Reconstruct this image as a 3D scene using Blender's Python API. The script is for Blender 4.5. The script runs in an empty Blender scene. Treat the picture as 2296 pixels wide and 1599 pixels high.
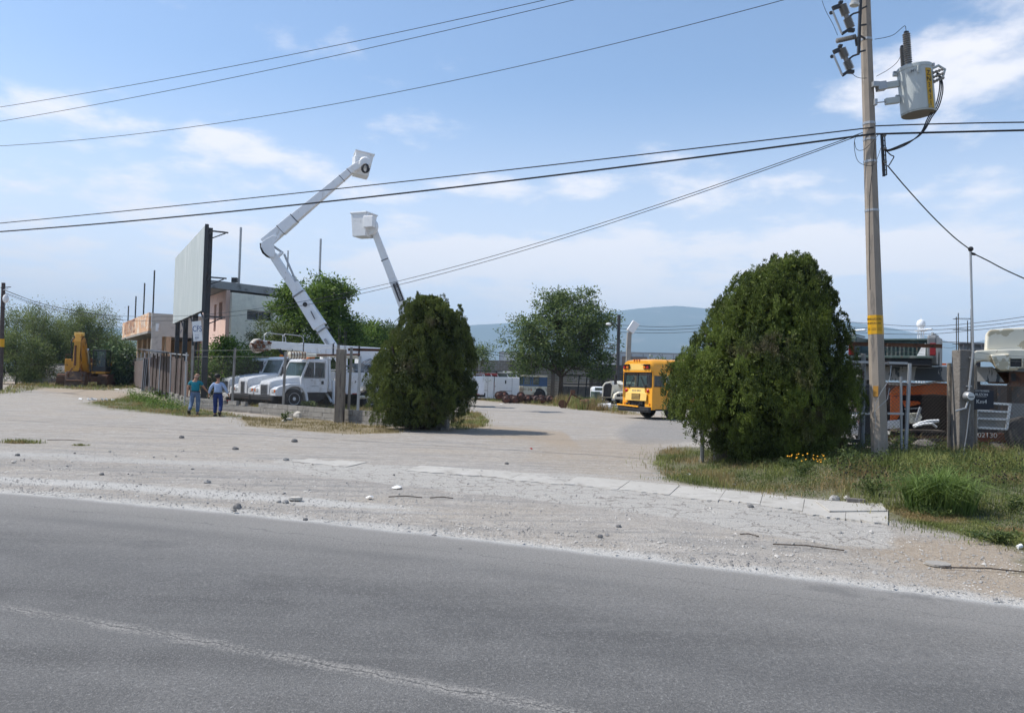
import bpy, bmesh, math, random
import numpy as np
from mathutils import Vector, Matrix, Euler, noise as mnoise
R = math.radians
random.seed(7); rng = np.random.default_rng(11)
scene = bpy.context.scene
COL = scene.collection

# ---------------------------------------------------------------- camera
FPX = 1768.0; CX = 1148.0; CY = 799.5; HCAM = 1.8
cam_data = bpy.data.cameras.new("camera"); cam = bpy.data.objects.new("camera", cam_data); COL.objects.link(cam)
cam_data.sensor_width = 36.0; cam_data.lens = 36.0*FPX/2296.0
cam_data.clip_start = 0.1; cam_data.clip_end = 20000
CAMROT = Matrix.Rotation(R(90+1.70), 4, 'X') @ Matrix.Rotation(R(1.5), 4, 'Z')
cam.matrix_world = Matrix.Translation((0, 0, HCAM)) @ CAMROT
scene.camera = cam

# ---------------------------------------------------------------- sky, sun, exposure
SUN_EL, SUN_AZ = 52.0, 172.0       # azimuth measured from +X counterclockwise: the sun stands to the left
sdir = Vector((math.cos(R(SUN_AZ))*math.cos(R(SUN_EL)), math.sin(R(SUN_AZ))*math.cos(R(SUN_EL)), math.sin(R(SUN_EL))))
sun_d = bpy.data.lights.new("sun", 'SUN'); sun = bpy.data.objects.new("sun", sun_d); COL.objects.link(sun)
sun_d.energy = 4.4; sun_d.angle = R(0.5); sun_d.color = (1.0, 0.955, 0.88)
sun.rotation_euler = sdir.to_track_quat('Z', 'Y').to_euler()
world = bpy.data.worlds.new("World"); scene.world = world; world.use_nodes = True
wn, wl = world.node_tree.nodes, world.node_tree.links
wn.clear()
w_out = wn.new('ShaderNodeOutputWorld')
sky = wn.new('ShaderNodeTexSky'); sky.sky_type = 'NISHITA'; sky.sun_disc = False
sky.sun_elevation = R(SUN_EL); sky.sun_rotation = R(90-SUN_AZ); sky.air_density = 1.0; sky.dust_density = 0.6; sky.ozone_density = 2.5
bg1 = wn.new('ShaderNodeBackground'); bg1.inputs[1].default_value = 0.15
wl.new(sky.outputs[0], bg1.inputs[0])
def wmath(op, a, b=None, clamp=False):
    n = wn.new('ShaderNodeMath'); n.operation = op; n.use_clamp = clamp
    for i, v in enumerate((a, b)):
        if v is None: continue
        if isinstance(v, (int, float)): n.inputs[i].default_value = v
        else: wl.new(v, n.inputs[i])
    return n.outputs[0]
tc = wn.new('ShaderNodeTexCoord'); sep = wn.new('ShaderNodeSeparateXYZ'); wl.new(tc.outputs['Generated'], sep.inputs[0])
zc = wmath('MAXIMUM', sep.outputs[2], 0.0)
zz = wmath('ADD', zc, 0.16)
px = wmath('DIVIDE', sep.outputs[0], zz); py = wmath('DIVIDE', sep.outputs[1], zz)
comb = wn.new('ShaderNodeCombineXYZ'); wl.new(px, comb.inputs[0]); wl.new(py, comb.inputs[1])
def wnoise(scale, detail, rough, dist, off):
    mp = wn.new('ShaderNodeMapping'); mp.inputs['Location'].default_value = off; wl.new(comb.outputs[0], mp.inputs[0])
    n = wn.new('ShaderNodeTexNoise'); n.inputs['Scale'].default_value = scale; n.inputs['Detail'].default_value = detail
    n.inputs['Roughness'].default_value = rough; n.inputs['Distortion'].default_value = dist; wl.new(mp.outputs[0], n.inputs['Vector'])
    return n.outputs[0]
def wramp(v, a, b, hi=1.0):
    n = wn.new('ShaderNodeMapRange'); n.interpolation_type = 'SMOOTHSTEP'
    n.inputs[1].default_value = a; n.inputs[2].default_value = b; n.inputs[4].default_value = hi; wl.new(v, n.inputs[0]); return n.outputs[0]
c1 = wnoise(1.5, 8, 0.55, 0.15, (1.1, 4.4, 0)); c2 = wnoise(4.6, 7, 0.6, 0.1, (7.7, 1.3, 0))
cl = wmath('ADD', wmath('MULTIPLY', c1, 0.72), wmath('MULTIPLY', c2, 0.28))
low = wramp(sep.outputs[2], 0.40, 0.05)                 # more cloud towards the horizon
thr = wmath('SUBTRACT', cl, wmath('SUBTRACT', 0.585, wmath('MULTIPLY', low, 0.15)))
# cloud banks standing in particular parts of the sky (direction, width, height, amount)
for (az, el, wx, wz, am) in ((30, 21.5, .20, .09, .13), (34, 25, .10, .08, .11), (-17, 22.5, .10, .035, .12), (-24.5, 23.5, .06, .03, .12), (-28, 25, .05, .02, .10), (-19.5, 15.2, .08, .022, .11), (-15.5, 14.0, .07, .022, .11), (4.8, 13.7, .07, .028, .15), (-1.2, 13.9, .05, .022, .11), (9, 17, .13, .02, .09), (-2.0, 8.6, .13, .025, .11), (-29, 12.5, .16, .035, .06), (13, 9.4, .35, .04, .08), (-7.5, 18.5, .10, .05, .07), (30, 13, .12, .03, .08), (-7, 25.5, .1, .03, -.12), (12, 22, .2, .08, -.14), (-30, 18.5, .10, .03, -.06)):
    cdir = Vector((math.sin(R(az))*math.cos(R(el)), math.cos(R(az))*math.cos(R(el)), math.sin(R(el))))
    vs_ = wn.new('ShaderNodeVectorMath'); vs_.operation = 'SUBTRACT'; wl.new(tc.outputs['Generated'], vs_.inputs[0]); vs_.inputs[1].default_value = cdir
    vm_ = wn.new('ShaderNodeVectorMath'); vm_.operation = 'MULTIPLY'; wl.new(vs_.outputs[0], vm_.inputs[0]); vm_.inputs[1].default_value = (1/wx, 1/wx, 1/wz)
    vl_ = wn.new('ShaderNodeVectorMath'); vl_.operation = 'LENGTH'; wl.new(vm_.outputs[0], vl_.inputs[0])
    thr = wmath('ADD', thr, wramp(vl_.outputs['Value'], 1.35, 0.0, am*1.0))
cloudf = wramp(thr, -0.02, 0.11, 0.9)
hz = wramp(sep.outputs[2], 0.37, 0.03, 0.95)            # milky air low down
bgc = wn.new('ShaderNodeBackground'); bgc.inputs[0].default_value = (0.88, 0.85, 0.87, 1); bgc.inputs[1].default_value = 1.05
bgh = wn.new('ShaderNodeBackground'); bgh.inputs[0].default_value = (0.68, 0.70, 0.79, 1); bgh.inputs[1].default_value = 1.22
m1 = wn.new('ShaderNodeMixShader'); wl.new(hz, m1.inputs[0]); wl.new(bg1.outputs[0], m1.inputs[1]); wl.new(bgh.outputs[0], m1.inputs[2])
m2 = wn.new('ShaderNodeMixShader'); wl.new(cloudf, m2.inputs[0]); wl.new(m1.outputs[0], m2.inputs[1]); wl.new(bgc.outputs[0], m2.inputs[2])
wl.new(m2.outputs[0], w_out.inputs[0])
scene.view_settings.view_transform = 'Standard'; scene.view_settings.look = 'None'
scene.view_settings.exposure = 0.40; scene.view_settings.gamma = 1.0

# ---------------------------------------------------------------- measuring helpers
def S(v, a, b):
    t = np.clip((np.asarray(v, float)-a)/(b-a), 0, 1); return t*t*(3-2*t)
def gz(x, y):
    return 0.28*S(x, 4.2, 6.8)*S(y, 11.2, 15.0)*(1-S(y, 21, 27)) + 0.35*S(y, 48, 62)*(1-S(x, -22, -12))
def ray(vx, vy):
    d = CAMROT.to_3x3() @ Vector(((vx-CX), -(vy-CY), -FPX)); return d/d.y
def at(vx, vy, Y):
    d = ray(vx, vy); return Vector((d.x*Y, Y, HCAM+d.z*Y))
def G(vx, vy):                          # point of the photograph on the ground
    d = ray(vx, vy); z = 0.0
    for _ in range(12):
        Y = (z-HCAM)/d.z; z = float(gz(d.x*Y, Y))
    return Vector((d.x*Y, Y, z))
def gp(vx, Y):                          # ground point under column vx at depth Y
    d = ray(vx, 852+(vx-CX)*.0262); x = d.x*Y; return Vector((x, Y, float(gz(x, Y))))

# ---------------------------------------------------------------- materials
MATS = {}
def mat(name, col, rough=0.7, metal=0.0, spots=(), var=0.12, vscale=3.0, bump=None, spec=0.4, coat=0.0, stretch=None):
    """procedural material: base colour with soft variation, spots = (colour, scale, threshold, softness)"""
    if name in MATS: return MATS[name]
    m = bpy.data.materials.new(name); m.use_nodes = True; MATS[name] = m
    n, l = m.node_tree.nodes, m.node_tree.links
    b = n['Principled BSDF']; b.inputs['Roughness'].default_value = rough; b.inputs['Metallic'].default_value = metal
    b.inputs['Specular IOR Level'].default_value = spec; b.inputs['Coat Weight'].default_value = coat
    t = n.new('ShaderNodeTexCoord'); src = t.outputs['Object']
    if stretch:
        mp = n.new('ShaderNodeMapping'); mp.inputs['Scale'].default_value = stretch; l.new(src, mp.inputs[0]); src2 = mp.outputs[0]
    else: src2 = src
    def nz(scale, detail=4, s=src, rg=.55):
        q = n.new('ShaderNodeTexNoise'); q.inputs['Scale'].default_value = scale; q.inputs['Detail'].default_value = detail
        q.inputs['Roughness'].default_value = rg; l.new(s, q.inputs['Vector']); return q.outputs[0]
    def mix(f, a, c):
        q = n.new('ShaderNodeMix'); q.data_type = 'RGBA'; l.new(f, q.inputs[0])
        for i, v in ((6, a), (7, c)):
            if isinstance(v, tuple): q.inputs[i].default_value = (*v, 1)
            else: l.new(v, q.inputs[i])
        return q.outputs[2]
    cur = mix(nz(vscale, 5), tuple(c*(1-var*1.6) for c in col), tuple(min(1, c*(1+var*1.6)) for c in col))
    for (c, sc, th, so) in spots:
        r = n.new('ShaderNodeMapRange'); r.inputs[1].default_value = th; r.inputs[2].default_value = th+so
        l.new(nz(sc, 6, src2, .62), r.inputs[0]); cur = mix(r.outputs[0], cur, c)
    l.new(cur, b.inputs['Base Color'])
    if bump:
        bp = n.new('ShaderNodeBump'); bp.inputs['Strength'].default_value = bump[1]; bp.inputs['Distance'].default_value = bump[2] if len(bump) > 2 else .01
        l.new(nz(bump[0], 6), bp.inputs['Height']); l.new(bp.outputs[0], b.inputs['Normal'])
    return m
def leafmat(name, c1, c2, scale=2.0, trans=0.30, rough=.55, dry=None):
    if name in MATS: return MATS[name]
    m = bpy.data.materials.new(name); m.use_nodes = True; MATS[name] = m
    n, l = m.node_tree.nodes, m.node_tree.links
    b = n['Principled BSDF']; b.inputs['Roughness'].default_value = rough; b.inputs['Specular IOR Level'].default_value = .25
    t = n.new('ShaderNodeTexCoord'); q = n.new('ShaderNodeTexNoise'); q.inputs['Scale'].default_value = scale; q.inputs['Detail'].default_value = 5
    l.new(t.outputs['Object'], q.inputs['Vector'])
    rp = n.new('ShaderNodeMapRange'); rp.inputs[1].default_value = .35; rp.inputs[2].default_value = .65; l.new(q.outputs[0], rp.inputs[0])
    g = n.new('ShaderNodeNewGeometry'); ad = n.new('ShaderNodeMath'); ad.operation = 'MULTIPLY_ADD'; ad.use_clamp = True
    l.new(g.outputs['Random Per Island'], ad.inputs[0]); ad.inputs[1].default_value = .8; 
    sb = n.new('ShaderNodeMath'); sb.operation = 'SUBTRACT'; l.new(rp.outputs[0], sb.inputs[0]); sb.inputs[1].default_value = .4; l.new(sb.outputs[0], ad.inputs[2])
    mx = n.new('ShaderNodeMix'); mx.data_type = 'RGBA'; l.new(ad.outputs[0], mx.inputs[0]); mx.inputs[6].default_value = (*c1, 1); mx.inputs[7].default_value = (*c2, 1)
    cur = mx.outputs[2]
    if dry:
        q2 = n.new('ShaderNodeTexNoise'); q2.inputs['Scale'].default_value = dry[1]; l.new(t.outputs['Object'], q2.inputs['Vector'])
        r2 = n.new('ShaderNodeMapRange'); r2.inputs[1].default_value = dry[2]; r2.inputs[2].default_value = dry[2]+.12; l.new(q2.outputs[0], r2.inputs[0])
        m2_ = n.new('ShaderNodeMix'); m2_.data_type = 'RGBA'; l.new(r2.outputs[0], m2_.inputs[0]); l.new(cur, m2_.inputs[6]); m2_.inputs[7].default_value = (*dry[0], 1); cur = m2_.outputs[2]
    l.new(cur, b.inputs['Base Color'])
    tr = n.new('ShaderNodeBsdfTranslucent'); l.new(cur, tr.inputs[0]); ms = n.new('ShaderNodeMixShader'); ms.inputs[0].default_value = trans
    l.new(b.outputs[0], ms.inputs[1]); l.new(tr.outputs[0], ms.inputs[2]); l.new(ms.outputs[0], n['Material Output'].inputs[0])
    return m
def glassmat(name, col, rough=.06):
    if name in MATS: return MATS[name]
    m = bpy.data.materials.new(name); m.use_nodes = True; MATS[name] = m
    n, l = m.node_tree.nodes, m.node_tree.links
    b = n['Principled BSDF']; b.inputs['Base Color'].default_value = (*col, 1); b.inputs['Roughness'].default_value = rough
    b.inputs['Specular IOR Level'].default_value = .9
    tr = n.new('ShaderNodeBsdfTransparent'); tr.inputs[0].default_value = (.75, .85, .82, 1)
    ms = n.new('ShaderNodeMixShader'); ms.inputs[0].default_value = .45
    l.new(b.outputs[0], ms.inputs[1]); l.new(tr.outputs[0], ms.inputs[2]); l.new(ms.outputs[0], n['Material Output'].inputs[0])
    return m
rust = (.16, .07, .035); dirt = (.22, .17, .12)
WHITE = mat('white_truck_paint', (.74, .76, .78), .35, spots=[((.42, .40, .37), 3.2, .60, .16), ((.20, .12, .07), 9, .68, .05)], var=.05, coat=.2, stretch=(1, 1, .35))
FIBER = mat('white_fibreglass', (.76, .77, .77), .45, spots=[((.45, .44, .42), 2.5, .60, .2), ((.12, .11, .10), 14, .70, .03)], var=.05)
CREAM = mat('peeling_cream_paint', (.74, .70, .58), .5, spots=[((.50, .44, .31), 2.6, .56, .01), ((.18, .09, .04), 7, .69, .02)], var=.06)
YBUS = mat('yellow_bus_paint', (.82, .36, .025), .38, spots=[((.50, .24, .05), 3.0, .60, .2)], var=.06, coat=.25)
YPALE = mat('faded_yellow_panel', (.80, .52, .14), .45, spots=[((.5, .35, .12), 5, .62, .1)], var=.06)
YEX = mat('excavator_yellow', (.55, .27, .03), .5, spots=[((.13, .07, .03), 3, .55, .12), ((.65, .60, .45), 6, .68, .05)], var=.15)
BLACK = mat('black_rubber_plastic', (.022, .022, .024), .6, spots=[((.10, .09, .08), 5, .58, .2)])
TYRE = mat('dusty_tyre_rubber', (.035, .034, .033), .85, spots=[((.14, .12, .10), 6, .52, .25)], bump=(40, .4, .01))
STEEL = mat('dark_painted_steel', (.035, .037, .04), .5, spots=[((.12, .06, .035), 5, .60, .08)])
GALV = mat('galvanised_steel', (.38, .39, .40), .45, .6, spots=[((.20, .13, .08), 7, .64, .06)])
RUST = mat('rusty_steel', (.15, .07, .04), .8, .2, spots=[((.07, .04, .03), 4, .5, .15), ((.28, .15, .09), 9, .62, .06)], bump=(30, .4))
GREYP = mat('grey_weathered_paint', (.20, .21, .21), .6, spots=[((.10, .06, .04), 4, .60, .06), ((.42, .40, .36), 7, .66, .03)])
CHROME = mat('dull_chrome', (.55, .56, .58), .25, .9, spots=[((.2, .13, .09), 8, .62, .08)])
LENSR = mat('red_lens', (.42, .02, .02), .25); LENSO = mat('orange_lens', (.75, .18, .01), .25); LENSC = mat('clear_lens', (.62, .63, .62), .12)
GLASS = glassmat('tinted_glass', (.05, .085, .08)); DGLASS = glassmat('dark_glass', (.02, .025, .03))
CONC = mat('weathered_concrete', (.30, .28, .25), .92, spots=[((.13, .12, .11), 2.2, .54, .2), ((.42, .40, .36), 6, .60, .1)], bump=(25, .5, .02), stretch=(1, 1, .25))
DCONC = mat('dark_stained_concrete', (.17, .155, .14), .95, spots=[((.07, .065, .06), 2.5, .50, .2), ((.32, .30, .27), 5, .60, .1)], bump=(14, .8, .03), stretch=(1, 1, .25))
BLOCK = mat('concrete_block', (.24, .225, .20), .95, spots=[((.12, .11, .10), 2, .54, .15), ((.36, .34, .31), 4, .58, .1)], bump=(35, .6, .015))
WOODM = mat('grey_bark', (.085, .065, .05), .95, spots=[((.16, .14, .12), 8, .56, .1)], bump=(20, .9, .03), stretch=(3, 3, .5))
ORANGE = mat('orange_truck_paint', (.92, .19, .03), .45, spots=[((.35, .10, .04), 3, .60, .1), ((.7, .6, .5), 8, .70, .03)])
GREEN = mat('faded_green_paint', (.055, .085, .075), .5, spots=[((.16, .16, .15), 3, .56, .1), ((.12, .06, .03), 6, .64, .05)])
GREYV = mat('primer_grey_paint', (.16, .17, .18), .5, spots=[((.30, .30, .30), 3, .56, .1), ((.03, .035, .035), 6, .64, .05)])
CABLE = mat('black_cable', (.012, .012, .014), .5)
WIRE = mat('fence_wire', (.22, .21, .19), .5, .5)
PORC = mat('brown_grey_porcelain', (.19, .18, .165), .3, coat=.4)
SKIN = mat('skin', (.38, .20, .13), .6); WIRE2 = mat('dark_fence_wire', (.075, .07, .065), .6, .4)
JEANS = mat('faded_denim', (.10, .15, .24), .9, spots=[((.20, .26, .36), 5, .55, .1)], bump=(60, .3))
JEANS2 = mat('dark_denim', (.018, .035, .13), .9, bump=(60, .3)); TEAL = mat('teal_polo', (.008, .17, .22), .85, bump=(12, .6, .03))
LBLUE = mat('light_blue_shirt', (.30, .39, .56), .85, bump=(9, .9, .04)); HAIR = mat('dark_hair', (.012, .01, .01), .7); HAIRG = mat('grey_hair', (.20, .15, .125), .8)
PAPER = mat('white_litter', (.75, .75, .73), .7)

# ---------------------------------------------------------------- object helpers
def tag(o, label=None, cat=None, group=None, kind=None):
    if label: o['label'] = label
    if cat: o['category'] = cat
    if group: o['group'] = group
    if kind: o['kind'] = kind
    return o
def thing(name, label, cat, loc=(0, 0, 0), rz=0.0, group=None, rot=None):
    o = bpy.data.objects.new(name, None); COL.objects.link(o); o.location = loc
    o.rotation_euler = rot if rot else (0, 0, rz); o.empty_display_size = .2
    return tag(o, label, cat, group)
def copy_tree(o, parent=None):
    c = o.copy(); COL.objects.link(c); c.parent = parent
    for ch in [x for x in KIDS.get(o.name, [])]:
        copy_tree(ch, c)
    return c
KIDS = {}
def mesh_obj(name, me, m, parent=None, smooth=False, bev=0.0, loc=None):
    o = bpy.data.objects.new(name, me); COL.objects.link(o)
    for mm in (m if isinstance(m, (list, tuple)) else [m]): me.materials.append(mm)
    if smooth: me.polygons.foreach_set('use_smooth', [True]*len(me.polygons))
    if parent is not None:
        o.parent = parent; KIDS.setdefault(parent.name, []).append(o)
    elif loc is None and len(me.vertices):       # origin at the thing's base
        co = np.empty(len(me.vertices)*3); me.vertices.foreach_get('co', co); co = co.reshape(-1, 3)
        c = np.array([(co[:, 0].min()+co[:, 0].max())/2, (co[:, 1].min()+co[:, 1].max())/2, co[:, 2].min()])
        me.vertices.foreach_set('co', (co-c).ravel()); o.location = c
    if loc is not None: o.location = loc
    if bev:
        b = o.modifiers.new('bevel', 'BEVEL'); b.width = bev; b.segments = 2; b.limit_method = 'ANGLE'; b.angle_limit = R(35)
    return o
class MB:
    def __init__(s, M=None): s.v = []; s.f = []; s.mi = []; s.M = M; s.cur = 0
    def add(s, vs, fs):
        k = len(s.v)
        s.v += [tuple(s.M @ Vector(p)) if s.M is not None else tuple(p) for p in vs]
        s.f += [tuple(k+i for i in f) for f in fs]; s.mi += [s.cur]*len(fs); return s
    def box(s, c, d, rot=None):
        c = Vector(c); h = Vector(d)/2
        vs = [Vector((x*h.x, y*h.y, z*h.z)) for x in (-1, 1) for y in (-1, 1) for z in (-1, 1)]
        if rot is not None:
            rm = rot if isinstance(rot, Matrix) else Euler(rot).to_matrix()
            vs = [rm @ p for p in vs]
        return s.add([p+c for p in vs], [(0, 1, 3, 2), (4, 6, 7, 5), (0, 4, 5, 1), (2, 3, 7, 6), (0, 2, 6, 4), (1, 5, 7, 3)])
    def bb(s, x0, x1, y0, y1, z0, z1): return s.box(((x0+x1)/2, (y0+y1)/2, (z0+z1)/2), (x1-x0, y1-y0, z1-z0))
    def bar(s, p0, p1, w, h, up=(0, 0, 1)):           # rectangular bar between points
        p0 = Vector(p0); p1 = Vector(p1); d = (p1-p0); L = d.length
        if L < 1e-6: return s
        d.normalize(); u = Vector(up); sx = d.cross(u)
        if sx.length < 1e-3: sx = d.cross(Vector((1, 0, 0)))
        sx.normalize(); uz = sx.cross(d)
        vs = [p+sx*a*w/2+uz*b*h/2 for p in (p0, p1) for a, b in ((-1, -1), (1, -1), (1, 1), (-1, 1))]
        return s.add(vs, [(0, 3, 2, 1), (4, 5, 6, 7), (0, 1, 5, 4), (1, 2, 6, 5), (2, 3, 7, 6), (3, 0, 4, 7)])
    def tube(s, pts, r, n=8, cap=True):
        pts = [Vector(p) for p in pts]; rs = r if isinstance(r, (list, tuple)) else [r]*len(pts)
        d0 = (pts[1]-pts[0]).normalized(); a = d0.orthogonal().normalized(); rings = []
        for i, p in enumerate(pts):
            d = (pts[min(i+1, len(pts)-1)]-pts[max(i-1, 0)])
            d = d.normalized() if d.length > 1e-9 else d0
            a = (a-d*a.dot(d)); a = a.normalized() if a.length > 1e-6 else d.orthogonal().normalized()
            b = d.cross(a); rings.append([p+(a*math.cos(2*math.pi*k/n)+b*math.sin(2*math.pi*k/n))*rs[i] for k in range(n)])
        vs = [q for rg in rings for q in rg]; fs = []
        for i in range(len(pts)-1):
            for k in range(n): fs.append((i*n+k, i*n+(k+1) % n, (i+1)*n+(k+1) % n, (i+1)*n+k))
        if cap: fs += [tuple(reversed(range(n))), tuple((len(pts)-1)*n+k for k in range(n))]
        return s.add(vs, fs)
    def lathe(s, prof, axis_p, axis_d, n=16, ref=None):     # prof: (t along axis, radius)
        p = Vector(axis_p); d = Vector(axis_d).normalized(); a = (ref if ref is not None else d.orthogonal()).normalized(); b = d.cross(a)
        vs = [p+d*t+(a*math.cos(2*math.pi*k/n)+b*math.sin(2*math.pi*k/n))*max(r, 1e-4) for t, r in prof for k in range(n)]; fs = []
        for i in range(len(prof)-1):
            for k in range(n): fs.append((i*n+k, i*n+(k+1) % n, (i+1)*n+(k+1) % n, (i+1)*n+k))
        fs += [tuple(reversed(range(n))), tuple((len(prof)-1)*n+k for k in range(n))]
        return s.add(vs, fs)
    def prism(s, poly, y0, y1, plane='xz'):            # polygon in plane, extruded along the third axis
        def mk(a, b, c): return {'xz': (a, c, b), 'xy': (a, b, c), 'yz': (c, a, b)}[plane]
        n = len(poly); vs = [mk(a, b, y0) for a, b in poly]+[mk(a, b, y1) for a, b in poly]
        fs = [tuple(range(n)), tuple(reversed(range(n, 2*n)))]+[(i, i+n, (i+1) % n+n, (i+1) % n) for i in range(n)]
        return s.add(vs, fs)
    def loft(s, secs, cap=True):
        n = len(secs[0]); vs = [p for q in secs for p in q]; fs = []
        for i in range(len(secs)-1):
            for k in range(n): fs.append((i*n+k, i*n+(k+1) % n, (i+1)*n+(k+1) % n, (i+1)*n+k))
        if cap: fs += [tuple(reversed(range(n))), tuple((len(secs)-1)*n+k for k in range(n))]
        return s.add(vs, fs)
    def ball(s, c, r, n=8, m=6, sq=(1, 1, 1), jit=0):
        vs = [];
        for i in range(m+1):
            th = math.pi*i/m
            for k in range(n):
                ph = 2*math.pi*k/n; j = 1+random.uniform(-jit, jit)
                vs.append((c[0]+r*sq[0]*j*math.sin(th)*math.cos(ph), c[1]+r*sq[1]*j*math.sin(th)*math.sin(ph), c[2]+r*sq[2]*j*math.cos(th)))
        fs = [(i*n+k, (i+1)*n+k, (i+1)*n+(k+1) % n, i*n+(k+1) % n) for i in range(m) for k in range(n)]
        return s.add(vs, fs)
    def sheet(s, pts):
        return s.add(pts, [tuple(range(len(pts)))])
    def build(s, name, m, parent=None, smooth=False, bev=0.0, loc=None):
        me = bpy.data.meshes.new(name); me.from_pydata(s.v, [], s.f); me.update()
        bm = bmesh.new(); bm.from_mesh(me); bmesh.ops.remove_doubles(bm, verts=bm.verts, dist=1e-5) if smooth else None
        bmesh.ops.recalc_face_normals(bm, faces=bm.faces)
        if any(s.mi) and len(bm.faces) == len(s.mi):
            for f, i in zip(bm.faces, s.mi): f.material_index = i
        bm.to_mesh(me); bm.free()
        o = mesh_obj(name, me, m, parent, False, bev, loc)
        if smooth:
            me.polygons.foreach_set('use_smooth', [True]*len(me.polygons))
            try: me.set_sharp_from_angle(angle=R(38))
            except Exception: pass
        return o
def quick(name, m, parent, fn, **kw):
    b = MB(); fn(b); return b.build(name, m, parent, **kw)
def rr(x, hw, zb, zt, rt=.1, rb=.02, n=4, crown=0.0):  # rounded section in the YZ plane at x
    pts = []
    for cy, cz, r, a0 in ((hw-rb, zb+rb, rb, -90), (hw-rt, zt-rt, rt, 0), (-hw+rt, zt-rt, rt, 90), (-hw+rb, zb+rb, rb, 180)):
        for i in range(n+1):
            a = R(a0+90*i/n); y = cy+r*math.cos(a); z = cz+r*math.sin(a)
            if crown and z > (zb+zt)/2: z += crown*(1-(y/hw)**2)
            pts.append((x, y, z))
    return pts
def text(s, size, m, parent, M, name='lettering', ext=.003, align='CENTER', sx=1.0):
    cu = bpy.data.curves.new('t', 'FONT'); cu.body = s; cu.size = size; cu.extrude = ext; cu.align_x = align; cu.align_y = 'CENTER'
    t = bpy.data.objects.new('t', cu); COL.objects.link(t); bpy.context.view_layer.update()
    me = bpy.data.meshes.new_from_object(t.evaluated_get(bpy.context.evaluated_depsgraph_get())); bpy.data.objects.remove(t)
    me.transform(M @ Matrix.Diagonal((sx, 1, 1, 1))); return mesh_obj(name, me, m, parent, loc=(0, 0, 0) if parent is None else None)
def face_M(o, xd, zd=(0, 0, 1)):          # matrix putting text on a face: text x along xd, text y along zd
    x = Vector(xd).normalized(); y = Vector(zd).normalized(); z = x.cross(y)
    M = Matrix.Identity(4)
    for i, v in enumerate((x, y, z)):
        for j in range(3): M[j][i] = v[j]
    M.translation = Vector(o); return M
def np_mesh(name, V, Fq, m, parent=None, smooth=False, loc=None):
    me = bpy.data.meshes.new(name); k = Fq.shape[1]
    me.vertices.add(len(V)); me.vertices.foreach_set('co', V.astype(np.float32).ravel())
    me.loops.add(Fq.size); me.loops.foreach_set('vertex_index', Fq.astype(np.int32).ravel())
    me.polygons.add(len(Fq)); me.polygons.foreach_set('loop_start', np.arange(0, Fq.size, k, dtype=np.int32)); me.polygons.foreach_set('loop_total', np.full(len(Fq), k, dtype=np.int32))
    me.update(calc_edges=True); return mesh_obj(name, me, m, parent, smooth, loc=loc)
def unit(a): return a/np.maximum(np.linalg.norm(a, axis=1, keepdims=True), 1e-9)
def leaf_arrays(P, D, L, W, fold=.25):     # rhombic leaves: base P, direction D, length L, width W
    n = len(P); D = unit(D); rnd = unit(rng.normal(size=(n, 3))); side = unit(np.cross(D, rnd)); nr = np.cross(side, D)
    L = np.broadcast_to(L, (n,))[:, None]; W = np.broadcast_to(W, (n,))[:, None]
    V = np.stack([P, P+D*L*.45+side*W*.5+nr*W*fold, P+D*L, P+D*L*.45-side*W*.5+nr*W*fold], 1).reshape(-1, 3)
    return V, np.arange(n*4).reshape(-1, 4)
def blades(P, h, w, lean, m, name, **kw):     # curved grass blades
    n = len(P); a = rng.uniform(0, 2*np.pi, n); d = np.stack([np.cos(a), np.sin(a), np.zeros(n)], 1); b = a+np.pi/2+rng.normal(0, .6, n)
    s = np.stack([np.cos(b), np.sin(b), np.zeros(n)], 1)*(w/2)[:, None]; up = np.array([0, 0, 1.])
    l = lean[:, None]; H = h[:, None]
    A = P; B = P+up*H*.55+d*H*l*.25; C = P+up*H*(1-.45*l)+d*H*l*.85
    V = np.stack([A-s, A+s, B+s*.8, B-s*.8, C], 1).reshape(-1, 3); k = np.arange(n)[:, None]*5
    F = np.concatenate([k+np.array([[0, 1, 2, 3]]), k+np.array([[3, 2, 4, 4]])], 0)
    # the tip is a degenerate quad: split it by a tiny offset vertex
    V = V.reshape(n, 5, 3); T = V[:, 4:5]+s[:, None]*.15; V = np.concatenate([V, T], 1).reshape(-1, 3); k = np.arange(n)[:, None]*6
    F = np.concatenate([k+np.array([[0, 1, 2, 3]]), k+np.array([[3, 2, 5, 4]])], 0)
    return np_mesh(name, V, F, m, **kw)
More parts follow.
